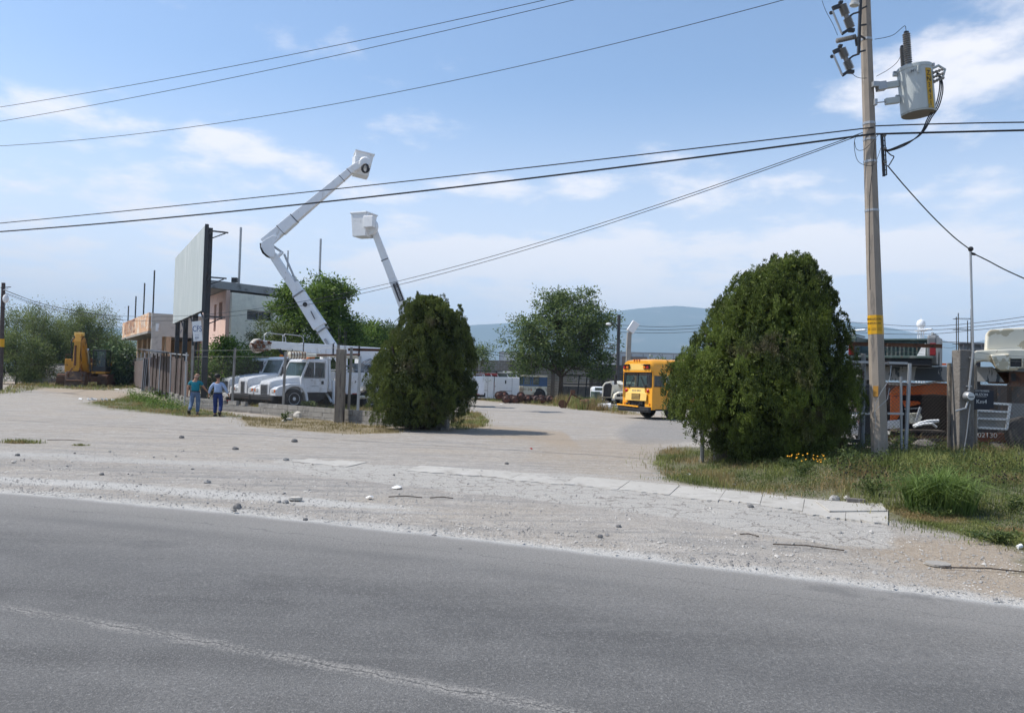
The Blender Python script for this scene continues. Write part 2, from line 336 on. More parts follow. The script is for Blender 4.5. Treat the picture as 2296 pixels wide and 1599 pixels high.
# ================================================================ ground, road, pavement, hills, haze
def edge_y(x):
    x = np.asarray(x, float); xc = np.clip(x, -12, 9)
    y = 8.77-.4275*xc-.00973*xc**2
    return y + np.where(x < -12, (x+12)*(-.4275+.2335), 0) + np.where(x > 9, (x-9)*(-.4275-.1751), 0)
def inpoly(px_, py_, poly):
    c = np.zeros(px_.shape, bool); n = len(poly)
    for i in range(n):
        x1, y1 = poly[i][:2]; x2, y2 = poly[(i+1) % n][:2]
        if y1 == y2: continue
        c ^= ((y1 > py_) != (y2 > py_)) & (px_ < (x2-x1)*(py_-y1)/(y2-y1)+x1)
    return c
def GP(*pts): return [tuple(G(a, b)) for a, b in pts]
REG = dict(
  verge=GP((2290, 1300), (2296, 1235), (2160, 1205), (2000, 1165), (1860, 1118), (1700, 1102), (1560, 1090), (1490, 1075), (1462, 1040), (1478, 1010), (1520, 1000), (1600, 1003), (1800, 1012), (2296, 1018)) + [(26, 19), (26, 4)],
  leftgreen=GP((205, 903), (300, 878), (335, 884), (420, 915), (520, 930), (545, 935), (430, 935), (330, 925), (250, 915)),
  leftdry=GP((540, 935), (700, 938), (770, 950), (860, 955), (900, 972), (760, 972), (560, 955)),
  inner=GP((1030, 925), (1070, 925), (1098, 945), (1085, 958), (1030, 965), (1005, 960)),
  back=GP((1062, 885), (1200, 893), (1330, 905), (1420, 925), (1470, 932), (1400, 930), (1280, 915), (1180, 906), (1062, 897)),
  exc=GP((0, 870), (60, 861), (290, 861), (330, 868), (250, 874), (100, 869), (0, 876)),
  rightnear=GP((1980, 1140), (2100, 1150), (2296, 1190), (2296, 1225), (2150, 1195), (2040, 1172)))
xs = np.unique(np.concatenate([-np.geomspace(60, 7000, 14)[::-1], np.arange(-60, -14, .6), np.arange(-14, 14, .16), np.arange(14, 40, .6), np.geomspace(40, 7000, 14)]))
ys = np.unique(np.concatenate([-np.geomspace(4, 7000, 10)[::-1], np.arange(-4, 4, 1.), np.arange(4, 16, .15), np.arange(16, 34, .3), np.arange(34, 110, .8), np.geomspace(110, 7000, 14)]))
XX, YY = np.meshgrid(xs, ys); ZZ = gz(XX, YY)
nrs = np.array([mnoise.fractal(Vector((a*.35, b*.35, 0)), .6, 2.1, 4) for a, b in zip(XX.ravel(), YY.ravel())]).reshape(XX.shape)
near = (np.abs(XX) < 60) & (YY > 3) & (YY < 110)
ZZ = ZZ + np.where(near, nrs*.02, 0)-np.where(YY < edge_y(XX)+.25, .03, 0)
V = np.stack([XX, YY, ZZ], -1).reshape(-1, 3); ny, nx = XX.shape
idx = np.arange(ny*nx).reshape(ny, nx); Fq = np.stack([idx[:-1, :-1], idx[:-1, 1:], idx[1:, 1:], idx[1:, :-1]], -1).reshape(-1, 4)
dd = (YY-edge_y(XX))/1.08
def soft(mask, k=2):
    a = mask.astype(float)
    for _ in range(k): a = (a+np.roll(a, 1, 0)+np.roll(a, -1, 0)+np.roll(a, 1, 1)+np.roll(a, -1, 1))/5
    return a
A_green = soft(inpoly(XX, YY, REG['leftgreen']), 5) + soft(inpoly(XX, YY, REG['verge']), 5)*.8 + soft(inpoly(XX, YY, REG['exc']))*.6
A_dry = soft(inpoly(XX, YY, REG['leftdry']), 5) + soft(inpoly(XX, YY, REG['inner'])) + soft(inpoly(XX, YY, REG['back'])) + soft(inpoly(XX, YY, REG['rightnear']))*.7
A_white = S(dd, 0.55, .02)*1.0*S(XX, 16, 4) + np.exp(-((dd-1.15-.05*(XX+5))/.38)**2)*S(XX, 0.5, -3)*.95      # pale stone dust along the asphalt
tr = np.exp(-((YY-(15.2-.12*(XX+2)))/1.1)**2)*S(XX, 6, 1)*.5
A_white = np.clip(A_white+tr, 0, 1)
A_brown = np.clip(np.exp(-((YY-(29-(XX+2)*.95))/2.6)**2)*(XX < 2)*1.0 + S(XX, 3, 5)*S(YY, 6, 7.5)*S(YY, 10.5, 9)*1.0 + S(YY, 16, 20)*.25*(XX < 8) + soft(inpoly(XX, YY, GP((1240, 985), (1500, 985), (1490, 1080), (1700, 1110), (1300, 1075), (1150, 1040))), 6)*.30, 0, 1)
A_dark = np.clip(soft(inpoly(XX, YY, GP((1450, 935), (1580, 945), (1570, 990), (1400, 995), (1380, 965))), 4)*.9 + np.exp(-((dd-.75)/.5)**2)*S(XX, 4, -2)*.35 + np.exp(-((dd-3.0)/.9)**2)*S(XX, 2, -4)*.55+S(XX, 2, 5)*np.exp(-((dd-.8)/.7)**2)*.25, 0, 1)
A_pave = soft(inpoly(XX, YY, GP((620, 1030), (760, 1036), (1100, 1058), (1440, 1086), (1700, 1112), (1990, 1144), (2000, 1232), (1860, 1215), (1720, 1200), (1560, 1166), (1380, 1142), (1200, 1118), (1000, 1098), (840, 1080), (660, 1060))), 2)
gm = bpy.data.materials.new('gravel_and_dirt'); gm.use_nodes = True
def ground_nodes():
    n, l = gm.node_tree.nodes, gm.node_tree.links; b = n['Principled BSDF']; b.inputs['Roughness'].default_value = .95; b.inputs['Specular IOR Level'].default_value = .15
    t = n.new('ShaderNodeTexCoord'); O = t.outputs['Object']
    def nz(sc, det=5, rg=.6, s=None):
        q = n.new('ShaderNodeTexNoise'); q.inputs['Scale'].default_value = sc; q.inputs['Detail'].default_value = det; q.inputs['Roughness'].default_value = rg; l.new(s or O, q.inputs['Vector']); return q.outputs[0]
    def mr(v, a, c, lo=0., hi=1.):
        q = n.new('ShaderNodeMapRange'); 
        for i, x in enumerate((a, c, lo, hi)): q.inputs[i+1].default_value = x
        l.new(v, q.inputs[0]); return q.outputs[0]
    def mth(op, a, c):
        q = n.new('ShaderNodeMath'); q.operation = op
        for i, x in enumerate((a, c)):
            if isinstance(x, (int, float)): q.inputs[i].default_value = x
            else: l.new(x, q.inputs[i])
        return q.outputs[0]
    def mix(f, a, c):
        q = n.new('ShaderNodeMix'); q.data_type = 'RGBA'; l.new(f, q.inputs[0])
        for i, v in ((6, a), (7, c)):
            if isinstance(v, tuple): q.inputs[i].default_value = (*v, 1)
            else: l.new(v, q.inputs[i])
        return q.outputs[2]
    def attr(nm):
        q = n.new('ShaderNodeAttribute'); q.attribute_name = nm; return q.outputs['Fac']
    big = nz(.35, 5); mid = nz(1.6, 6, .65); fine = nz(28, 4, .7); grit = nz(75, 2, .6)
    mp = n.new('ShaderNodeMapping'); mp.inputs['Rotation'].default_value = (0, 0, R(22)); mp.inputs['Scale'].default_value = (.25, 2.2, 1); l.new(O, mp.inputs[0])
    streak = nz(1.3, 6, .65, mp.outputs[0])
    def masked(nm, lo=.18, hi=.62, s=mid, k=.9): return mr(mth('ADD', attr(nm), mth('MULTIPLY', mth('SUBTRACT', s, .5), k)), lo, hi)
    col = mix(mr(mid, .35, .65), (.335, .305, .27), (.415, .380, .338))
    col = mix(mr(big, .45, .62, 0, .7), col, (.385, .335, .275))
    lump = nz(5.5, 6, .7); col = mix(mr(lump, .50, .68, 0, .55), col, (.20, .195, .185)); col = mix(mr(lump, .46, .30, 0, .55), col, (.47, .45, .415))
    col = mix(mr(streak, .48, .66, 0, .75), col, (.225, .22, .212))
    col = mix(mr(masked('m_brown', .2, .8, lump, 1.2), 0, 1, 0, .75), col, (.34, .265, .185))
    col = mix(mr(masked('m_dark', .2, .9, lump, 1.5), 0, 1, 0, .55), col, (.19, .188, .185))
    col = mix(masked('m_white', .30, .75, streak, 1.3), col, (.48, .465, .435))
    vo = n.new('ShaderNodeTexVoronoi'); vo.feature = 'DISTANCE_TO_EDGE'; vo.inputs['Scale'].default_value = 2.3; wv = n.new('ShaderNodeVectorMath'); wv.operation = 'MULTIPLY_ADD'; nzc = n.new('ShaderNodeTexNoise'); nzc.inputs['Scale'].default_value = 2.5; nzc.inputs['Detail'].default_value = 5; l.new(O, nzc.inputs['Vector']); l.new(nzc.outputs['Color'], wv.inputs[0]); wv.inputs[1].default_value = (.55, .55, .55); l.new(O, wv.inputs[2]); l.new(wv.outputs[0], vo.inputs['Vector'])
    pavef = masked('m_pave', .25, .6, mid, .9); crk = mr(vo.outputs['Distance'], .035, .012, 0, .75)
    col = mix(mr(pavef, 0, 1, 0, .8), col, (.445, .425, .39)); col = mix(mth('MULTIPLY', crk, pavef), col, (.17, .15, .13))
    col = mix(masked('m_dry', .2, .55), col, (.245, .195, .115))
    col = mix(masked('m_green', .25, .6), col, (.13, .125, .06))
    col = mix(mr(fine, .52, .70, 0, .55), col, (.52, .50, .47))
    col = mix(mr(fine, .46, .28, 0, .62), col, (.12, .115, .11))
    col = mix(mr(grit, .50, .34, 0, .5), col, (.13, .125, .12))
    l.new(col, b.inputs['Base Color'])
    hh = mth('ADD', mth('MULTIPLY', fine, .6), mth('ADD', mth('MULTIPLY', grit, .35), mth('MULTIPLY', streak, 1.2)))
    bp = n.new('ShaderNodeBump'); bp.inputs['Strength'].default_value = .9; bp.inputs['Distance'].default_value = .035; l.new(hh, bp.inputs['Height']); l.new(bp.outputs[0], b.inputs['Normal'])
ground_nodes()
ground = np_mesh('ground', V, Fq, gm, smooth=True, loc=(0, 0, 0)); tag(ground, 'pale gravel and dirt ground of the yard and roadside', 'ground', kind='structure')
for nm, a in (('m_pave', A_pave), ('m_green', A_green), ('m_dry', A_dry), ('m_white', A_white), ('m_brown', A_brown), ('m_dark', A_dark)):
    ground.data.attributes.new(nm, 'FLOAT', 'POINT').data.foreach_set('value', np.clip(a, 0, 1).astype(np.float32).ravel())

# asphalt road: rows follow the ragged edge, columns the distance from it
sx = np.unique(np.concatenate([np.linspace(-600, -30, 12), np.arange(-30, -12, .5), np.arange(-12, 12, .06), np.arange(12, 30, .5), np.linspace(30, 600, 12)]))
sd = np.array([0, .02, .1, .25, .5, .8, 1.2, 1.8, 2.6, 3.6, 4.8, 6.5, 9, 13, 18.])
ragged = np.array([mnoise.fractal(Vector((a*1.6, 3, 0)), .7, 2.2, 5)*.05 + mnoise.noise(Vector((a*.35, 9, 0)))*.09 for a in sx])
RX, RD = np.meshgrid(sx, sd)
RY = edge_y(RX)+ragged[None, :]*np.exp(-RD*1.5)-RD*1.08
RZ = .022-.020*np.exp(-RD*12)+RD*.006
Vr = np.stack([RX, RY, RZ], -1).reshape(-1, 3); a, b_ = RX.shape; ii = np.arange(a*b_).reshape(a, b_)
rm = bpy.data.materials.new('worn_asphalt'); rm.use_nodes = True
def road_nodes():
    n, l = rm.node_tree.nodes, rm.node_tree.links; b = n['Principled BSDF']; b.inputs['Roughness'].default_value = .78; b.inputs['Specular IOR Level'].default_value = .25
    t = n.new('ShaderNodeTexCoord'); O = t.outputs['Object']
    def nz(sc, det=5, rg=.6, s=None):
        q = n.new('ShaderNodeTexNoise'); q.inputs['Scale'].default_value = sc; q.inputs['Detail'].default_value = det; q.inputs['Roughness'].default_value = rg; l.new(s or O, q.inputs['Vector']); return q.outputs[0]
    def mr(v, a, c, lo=0., hi=1.):
        q = n.new('ShaderNodeMapRange')
        for i, x in enumerate((a, c, lo, hi)): q.inputs[i+1].default_value = x
        l.new(v, q.inputs[0]); return q.outputs[0]
    def mth(op, a, c):
        q = n.new('ShaderNodeMath'); q.operation = op
        for i, x in enumerate((a, c)):
            if isinstance(x, (int, float)): q.inputs[i].default_value = x
            else: l.new(x, q.inputs[i])
        return q.outputs[0]
    def mix(f, a, c):
        q = n.new('ShaderNodeMix'); q.data_type = 'RGBA'; l.new(f, q.inputs[0])
        for i, v in ((6, a), (7, c)):
            if isinstance(v, tuple): q.inputs[i].default_value = (*v, 1)
            else: l.new(v, q.inputs[i])
        return q.outputs[2]
    q = n.new('ShaderNodeAttribute'); q.attribute_name = 'dist'; D = q.outputs['Fac']
    mp = n.new('ShaderNodeMapping'); mp.inputs['Rotation'].default_value = (0, 0, R(23)); mp.inputs['Scale'].default_value = (.12, 1.6, 1); l.new(O, mp.inputs[0])
    st = nz(1.1, 5, .6, mp.outputs[0]); mid = nz(.9, 5); fine = nz(42, 3, .75); grit = nz(110, 2, .7)
    col = mix(mr(st, .38, .64), (.093, .091, .088), (.130, .127, .122))
    col = mix(mr(mid, .45, .65, 0, .45), col, (.175, .170, .163))
    wob = mth('ADD', D, mth('MULTIPLY', mth('SUBTRACT', mid, .5), 1.2))
    col = mix(mr(wob, 2.6, .1, 0, .62), col, (.31, .293, .267))
    w2 = mth('ADD', D, mth('MULTIPLY', mth('SUBTRACT', fine, .5), .9)); col = mix(mr(w2, .22, .0), col, (.50, .49, .465))
    col = mix(mr(fine, .54, .72, 0, .45), col, (.36, .35, .335))
    col = mix(mr(fine, .47, .30, 0, .6), col, (.055, .055, .058))
    col = mix(mr(grit, .58, .72, 0, .5), col, (.42, .41, .40)); col = mix(mr(grit, .44, .30, 0, .6), col, (.06, .06, .062))
    sw = mth('ABSOLUTE', mth('SUBTRACT', mth('ADD', D, mth('MULTIPLY', mth('SUBTRACT', nz(3.5, 5, .7), .5), .16)), 4.06), 0)
    wid = nz(.8, 4); col = mix(mth('MULTIPLY', mr(sw, .10, .02), mr(mth('ADD', wid, mth('MULTIPLY', mth('SUBTRACT', fine, .5), 1.2)), .42, .62, 0, .55)), col, (.38, .36, .33)); col = mix(mth('MULTIPLY', mr(sw, .010, .003, 0, .8), mr(wid, .40, .55)), col, (.05, .05, .05))
    s2 = mth('ABSOLUTE', mth('SUBTRACT', mth('ADD', D, mth('MULTIPLY', mth('SUBTRACT', nz(1.7, 5, .7), .5), .5)), .82), 0); col = mix(mr(s2, .012, .003, 0, .5), col, (.07, .07, .068))
    for cc, ww in ((1.35, .32), (2.95, .35), (5.2, .4)):
        tk = mth('ABSOLUTE', mth('SUBTRACT', D, cc), 0); col = mix(mth('MULTIPLY', mr(tk, ww, .05, 0, .40), mr(st, .40, .62)), col, (.085, .084, .083))
    spl = nz(.45, 5, .7); col = mix(mr(spl, .60, .66, 0, .35), col, (.075, .074, .073))
    l.new(col, b.inputs['Base Color'])
    bp = n.new('ShaderNodeBump'); bp.inputs['Strength'].default_value = .8; bp.inputs['Distance'].default_value = .012; l.new(mth('ADD', fine, mth('MULTIPLY', grit, .7)), bp.inputs['Height']); l.new(bp.outputs[0], b.inputs['Normal'])
road_nodes()
road = np_mesh('road', Vr, np.stack([ii[:-1, :-1], ii[1:, :-1], ii[1:, 1:], ii[:-1, 1:]], -1).reshape(-1, 4), rm, smooth=True, loc=(0, 0, 0))
road.data.attributes.new('dist', 'FLOAT', 'POINT').data.foreach_set('value', RD.astype(np.float32).ravel())
tag(road, 'grey worn asphalt road with dusty edge', 'road', kind='structure')

# broken concrete pavement
PAVE = mat('dusty_pale_concrete', (.405, .385, .35), .95, spots=[((.31, .29, .26), 2.5, .50, .2), ((.20, .18, .16), 5, .64, .03), ((.47, .45, .42), 3, .58, .1)], bump=(45, .7, .012), vscale=1.2)
top = [G(*p) for p in ((560, 1018), (760, 1033), (930, 1044), (1100, 1055), (1270, 1067), (1440, 1082), (1600, 1098), (1720, 1110), (1860, 1125), (1992, 1143))]
bot = [G(*p) for p in ((500, 1030), (640, 1062), (840, 1078), (1000, 1098), (1200, 1120), (1380, 1142), (1560, 1168), (1720, 1193), (1860, 1214), (2006, 1236))]
def lerp_poly(P, t):
    t = max(0, min(.99999, t))*(len(P)-1); i = int(t); return P[i].lerp(P[i+1], t-i)
pv = MB(); NS = 13
for i in range(NS):
    t0, t1 = (i+.0)/NS, (i+1)/NS
    if i in (0, 2): continue
    g_ = .010; dep = .36+.10*random.random()
    q = [lerp_poly(top, t0+.0006), lerp_poly(top, t1-.0006)]
    lo = [lerp_poly(top, t1-.0006).lerp(lerp_poly(bot, t1-.012), dep), lerp_poly(top, t0+.0006).lerp(lerp_poly(bot, t0-.012 if i else 0), dep)]
    # ragged lower edge
    rag = [lo[0].lerp(lo[1], k/9)+Vector((0, mnoise.noise(Vector((i*3.1, k*.9, 2)))*.16*(0 < k < 9), 0)) for k in range(10)]
    P = q+rag; c = sum(P, Vector())/len(P); z = .012+random.uniform(-.003, .006); tx = random.uniform(-.006, .006)
    vt = [Vector((p.x, p.y, float(gz(p.x, p.y))+z+(p.x-c.x)*tx)) for p in P]; k = len(vt)
    pv.add(vt+[v-Vector((0, 0, .07)) for v in vt], [tuple(range(k))]+[(j, j+k, (j+1) % k+k, (j+1) % k) for j in range(k)])
tag(pv.build('pavement', PAVE), 'cracked pale concrete slabs between gravel and grass verge', 'pavement', kind='structure')

# loose stones strewn over the shoulder
def pebbles(name, P, size, m, label):
    n = len(P); base = np.array([[1, 0, 0], [-.3, .9, 0], [-.7, -.8, .1], [.1, 0, .75], [.5, .6, .4]])
    F = np.array([[0, 1, 4], [1, 2, 3], [2, 0, 3], [0, 4, 3], [4, 1, 3]])
    an = rng.uniform(0, 6.28, n); ca, sa = np.cos(an), np.sin(an)
    B = base[None]*(1+rng.normal(0, .18, (n, 5, 3)))*size[:, None, None]
    Vp = np.stack([B[..., 0]*ca[:, None]-B[..., 1]*sa[:, None], B[..., 0]*sa[:, None]+B[..., 1]*ca[:, None], B[..., 2]], -1)+P[:, None]
    return tag(np_mesh(name, Vp.reshape(-1, 3), (np.arange(n)[:, None, None]*5+F[None]).reshape(-1, 3), m), label, 'gravel', kind='stuff')
n = 26000; gx = rng.uniform(-14, 13, n); gd = rng.exponential(2.2, n)+.05; gy = edge_y(gx)+gd*1.08
ok = (np.abs(gx)/np.maximum(gy, 1) < .75) & (gy < 24) & ~inpoly(gx, gy, REG['verge']); gx, gy = gx[ok], gy[ok]
STONE = mat('grey_limestone', (.30, .29, .275), .95, spots=[((.20, .195, .19), .9, .56, .02), ((.46, .44, .41), 1.3, .55, .02)], vscale=9)
pebbles('gravel', np.stack([gx, gy, gz(gx, gy)+.004], 1), rng.gamma(1.9, .0036, len(gx))+.003, STONE, 'loose grey gravel strewn along the asphalt edge')

# distant mountain: ridge line seen over the yard
ridge = [(-900, 760), (-300, 742), (300, 735), (700, 738), (1000, 733), (1062, 728.7), (1120, 726), (1250, 716), (1330, 705), (1388, 697.5), (1430, 692), (1480, 688), (1521, 686), (1583, 692), (1650, 697), (1750, 704), (1830, 711), (1891, 720), (1950, 728), (2000, 736), (2070, 751), (2105, 761), (2150, 772), (2185, 768), (2215, 760), (2260, 752), (2400, 748), (2700, 742), (3300, 765)]
rxv = np.array([p[0] for p in ridge], float); ryv = np.array([p[1] for p in ridge], float)
cols = np.linspace(-880, 2900, 500); hv = np.interp(cols, rxv, ryv); NR = 26
HV = []
for j in range(NR):
    s = j/(NR-1)
    for i, c in enumerate(cols):
        pt = at(c, hv[i], 6200)
        nn = mnoise.fractal(Vector((c*.012, s*3, 0)), .8, 2.1, 5)
        Y = 6200-2300*(1-s)+260*nn*(1-s)*(s+.1)*2
        z = pt.z*(s**1.25)*(1+nn*.28*(1-s)) if j else -5
        if j == NR-1: z = pt.z+mnoise.noise(Vector((c*.11, 0, 0)))*3
        HV.append((pt.x*Y/6200, Y, z))
HV = np.array(HV); hi = np.arange(NR*500).reshape(NR, 500)
HILL = mat('scrub_covered_mountain', (.05, .065, .045), 1.0, spots=[((.14, .13, .10), .004, .55, .1)], vscale=.003, var=.3)
tag(np_mesh('mountain', HV, np.stack([hi[:-1, :-1], hi[:-1, 1:], hi[1:, 1:], hi[1:, :-1]], -1).reshape(-1, 4), HILL, smooth=True), 'broad blue hazy mountain ridge on the horizon', 'mountain', kind='structure')
# air: one closed box of even haze
hz_b = MB(); hz_b.bb(-7100, 7100, -7100, 7100, -9, 600)
hm = bpy.data.materials.new('pale_haze'); hm.use_nodes = True; hn = hm.node_tree.nodes; hn.clear()
ho = hn.new('ShaderNodeOutputMaterial'); hp = hn.new('ShaderNodeVolumePrincipled'); hp.inputs['Density'].default_value = .00020
hp.inputs['Color'].default_value = (.56, .79, 1.0, 1); hp.inputs['Anisotropy'].default_value = 0
hm.node_tree.links.new(hp.outputs[0], ho.inputs['Volume'])
HAZE = tag(hz_b.build('haze', hm), 'thin pale blue air between the yard and the mountain', 'haze', kind='stuff')
# ================================================================ vegetation
CYL = leafmat('cypress_foliage', (.034, .048, .016), (.135, .168, .038), 1.3, .25, dry=((.10, .085, .05), .9, .60))
CYR = leafmat('bright_cypress_foliage', (.036, .052, .015), (.165, .215, .040), 1.1, .25, dry=((.13, .11, .065), .8, .60))
WAL = leafmat('walnut_foliage', (.045, .080, .025), (.18, .24, .07), 1.5, .35)
BRL = leafmat('fresh_broadleaf_foliage', (.035, .072, .015), (.20, .30, .055), 1.0, .38)
HDG = leafmat('dense_hedge_foliage', (.035, .075, .015), (.19, .29, .05), .9, .35)
MSQ = leafmat('mesquite_foliage', (.055, .085, .025), (.22, .27, .09), .5, .42)
DKG = leafmat('dark_grove_foliage', (.030, .060, .020), (.13, .19, .06), .6, .35)
BGL = leafmat('large_glossy_leaves', (.035, .07, .025), (.15, .22, .09), 2.0, .25, rough=.6)
GRS = leafmat('green_verge_grass', (.085, .115, .028), (.27, .285, .085), .8, .35, dry=((.30, .22, .10), .55, .47))
GRD = leafmat('dry_grass', (.18, .145, .055), (.32, .26, .12), .9, .3)
GRB = leafmat('bright_tussock_grass', (.10, .16, .035), (.25, .34, .10), 1.5, .4)
WED = leafmat('weed_leaves', (.05, .080, .026), (.165, .205, .06), 2.0, .35)
BARK = mat('brown_bark', (.075, .055, .04), .95, spots=[((.15, .13, .11), 8, .56, .1)], bump=(22, .9, .03), stretch=(3, 3, .5))

def limb(mb, a, b, r0, r1, n=6, seg=5, wob=.06):
    a = Vector(a); b = Vector(b); L = (b-a).length; pts = []; rs = []
    for i in range(seg+1):
        t = i/seg; p = a.lerp(b, t); p.z += math.sin(t*math.pi)*L*.07
        if 0 < i < seg: p += Vector((random.uniform(-1, 1), random.uniform(-1, 1), random.uniform(-1, 1)))*L*wob
        pts.append(p); rs.append(r0+(r1-r0)*t)
    mb.tube(pts, rs, n); return pts

def broadleaf(name, label, base, crown, ncl, lpc, leaf, tr, th, lm, bm=None, clr=.55, droop=.2, group=None, cat='tree', flat=.7, trunks=1, twig=.012):
    """crown: ellipsoids (dx, dy, dz, rx, ry, rz) relative to the base"""
    root = thing(name, label, cat, base, 0, group); tb = MB(); bm = bm or BARK; cen = []
    vols = np.array([c[3]*c[4]*c[5] for c in crown])**.75; vols /= vols.sum()
    for i in range(ncl):
        c = crown[rng.choice(len(crown), p=vols)]
        d = unit(rng.normal(size=(1, 3)))[0]; r = rng.uniform(.45, 1)**.55
        cen.append((c[0]+d[0]*c[3]*r, c[1]+d[1]*c[4]*r, c[2]+d[2]*c[5]*r))
    cen = np.array(cen)
    for k in range(trunks):
        ox = (k-(trunks-1)/2)*tr*2.6; tip = Vector((ox*2.2, random.uniform(-.1, .1)*th, th))
        tb.tube([(ox, 0, -.1), (ox*1.2, 0, th*.5), tip], [tr*1.35, tr, tr*.85], 9)
        mine = cen[k::trunks]; hubs = []
        for j in range(7):
            c = mine[rng.integers(len(mine))]; h = Vector(c)*.55+tip*.45; limb(tb, tip-Vector((0, 0, th*.12)), h, tr*.6, tr*.28, 6, 4); hubs.append(h)
        for c in mine:
            h = min(hubs, key=lambda q: (q-Vector(c)).length); limb(tb, h, c, tr*.20, twig, 4, 4, .05)
    tb.build('trunk', bm, root, smooth=True)
    n = ncl*lpc; C = np.repeat(cen, lpc, 0); sg = clr*(.6+.8*rng.random(ncl)); sg = np.repeat(sg, lpc)[:, None]
    off = rng.normal(size=(n, 3))*sg*np.array([.5, .5, .5*flat]); P = C+off
    out = unit(off)+np.array([0, 0, .35-droop*2])+rng.normal(size=(n, 3))*.7
    Vv, Fv = leaf_arrays(P, out, leaf*rng.uniform(.6, 1.3, n), leaf*rng.uniform(.3, .55, n))
    np_mesh('crown', Vv, Fv, lm, root); return root

def cypress(name, label, base, prof, lm, nl, lpl, leaf, trunks, depth=.9, seed=3):
    """prof: rows (z, x_left, x_right) of the silhouette relative to the base"""
    root = thing(name, label, 'tree', base); P = np.array(prof, float); g = np.random.default_rng(seed)
    z0, z1 = P[0, 0], P[-1, 0]; zz_ = np.linspace(z0, z1, 200)
    L = np.interp(zz_, P[:, 0], P[:, 1]); Rr = np.interp(zz_, P[:, 0], P[:, 2]); rad = (Rr-L)/2
    w = rad*1.0+.12; w /= w.sum()
    zi = g.choice(200, nl, p=w); th = g.uniform(0, 2*np.pi, nl); k = g.uniform(.76, .99, nl)
    lr = g.uniform(.15, .30, nl)*(.75+.25*rad[zi]/rad.max())
    rr_ = np.maximum((rad[zi]*1.04-lr*.80)*k, .02)
    C = np.stack([(L[zi]+Rr[zi])/2+np.cos(th)*rr_, np.sin(th)*rr_*depth, zz_[zi]-lr*1.45], 1)
    out = unit(np.stack([np.cos(th), np.sin(th), np.full(nl, .75)], 1)); NT = 11            # tufts on each lobe
    td = unit(g.normal(size=(nl, NT, 3)).reshape(-1, 3)+np.repeat(out, NT, 0)*1.25); lrr = np.repeat(lr, NT)
    T = np.repeat(C, NT, 0)+td*lrr[:, None]*np.array([1, 1, 1.5])*g.uniform(.75, 1.1, (nl*NT, 1))
    per = lpl//NT; n = nl*NT*per; Tn = np.repeat(T, per, 0); tr2 = np.repeat(lrr*g.uniform(.22, .42, nl*NT), per)[:, None]
    d = unit(g.normal(size=(n, 3))+np.repeat(unit(td+np.array([0, 0, .5])), per, 0)*.9)
    PP = Tn+d*tr2*np.array([.8, .8, 1.7])*g.uniform(.3, 1.0, (n, 1)); PP[:, 2] = np.maximum(PP[:, 2], g.uniform(.02, .3, n))
    D = d*.6+np.array([0, 0, .9])+g.normal(size=(n, 3))*.35
    V1, F1 = leaf_arrays(PP, D, leaf*g.uniform(.6, 1.4, n), leaf*g.uniform(.26, .46, n), .1)
    m = int(n*.22); zi = g.choice(200, m, p=w); th = g.uniform(0, 2*np.pi, m); r = np.sqrt(g.random(m))*.70*rad[zi]
    Q = np.stack([(L[zi]+Rr[zi])/2+np.cos(th)*r, np.sin(th)*r*depth, zz_[zi]-.15], 1)
    V2, F2 = leaf_arrays(Q, g.normal(size=(m, 3)), leaf*2.6*g.uniform(.7, 1.3, m), leaf*1.8*g.uniform(.6, 1.2, m))
    np_mesh('crown', np.concatenate([V1, V2]), np.concatenate([F1, F2+len(V1)]), lm, root)
    tb = MB()
    for t in range(trunks):
        a = (t-(trunks-1)/2)*.17; top_ = Vector((a*3.2+random.uniform(-.2, .2), random.uniform(-.3, .3), z1*.6))
        tb.tube([(a, random.uniform(-.12, .12), -.05), (a*1.3, 0, .5), Vector((a*2, 0, 1.2)), top_], [.085, .065, .055, .03], 7)
        for j in range(16):
            c = Vector(C[g.integers(nl)]); s = Vector((a*1.5, 0, min(c.z*.55, z1*.5))); limb(tb, s, c, .03, .008, 4, 4, .04)
    tb.build('trunk', WOODM, root, smooth=True); return root

def vprof(rows, Y, xc, zb):   # silhouette rows (vy, vx_left, vx_right) of the photograph to metres
    o = []
    for vy, a, b in rows:
        p = at(a, vy, Y); q = at(b, vy, Y); o.append((p.z-zb, p.x-xc, q.x-xc))
    return sorted(o)
bl = G(940, 963)
cypress('cypress_tree', 'rounded dark green cypress tree at the end of the block fence beside the truck', bl, vprof([(658, 928, 992), (670, 910, 1018), (690, 897, 1042), (712, 890, 1058), (735, 880, 1064), (760, 862, 1068), (785, 850, 1068), (815, 828, 1070), (840, 822, 1072), (865, 815, 1064), (890, 825, 1062), (910, 832, 1048), (925, 845, 1020), (938, 870, 1000)], bl.y, bl.x, 0), CYL, 420, 400, .055, 4, seed=3)
br = gp(1712, 18.0)
cypress('cypress_tree', 'very large broad cypress tree hiding the rear of the yellow bus', br, vprof([(572, 1728, 1808), (588, 1690, 1836), (610, 1655, 1856), (640, 1622, 1866), (680, 1592, 1872), (720, 1577, 1898), (760, 1545, 1904), (800, 1505, 1902), (840, 1492, 1918), (875, 1490, 1920), (905, 1515, 1915), (940, 1560, 1905), (970, 1578, 1885), (1000, 1600, 1865), (1018, 1640, 1850)], br.y, br.x, br.z), CYR, 640, 430, .050, 6, seed=5)

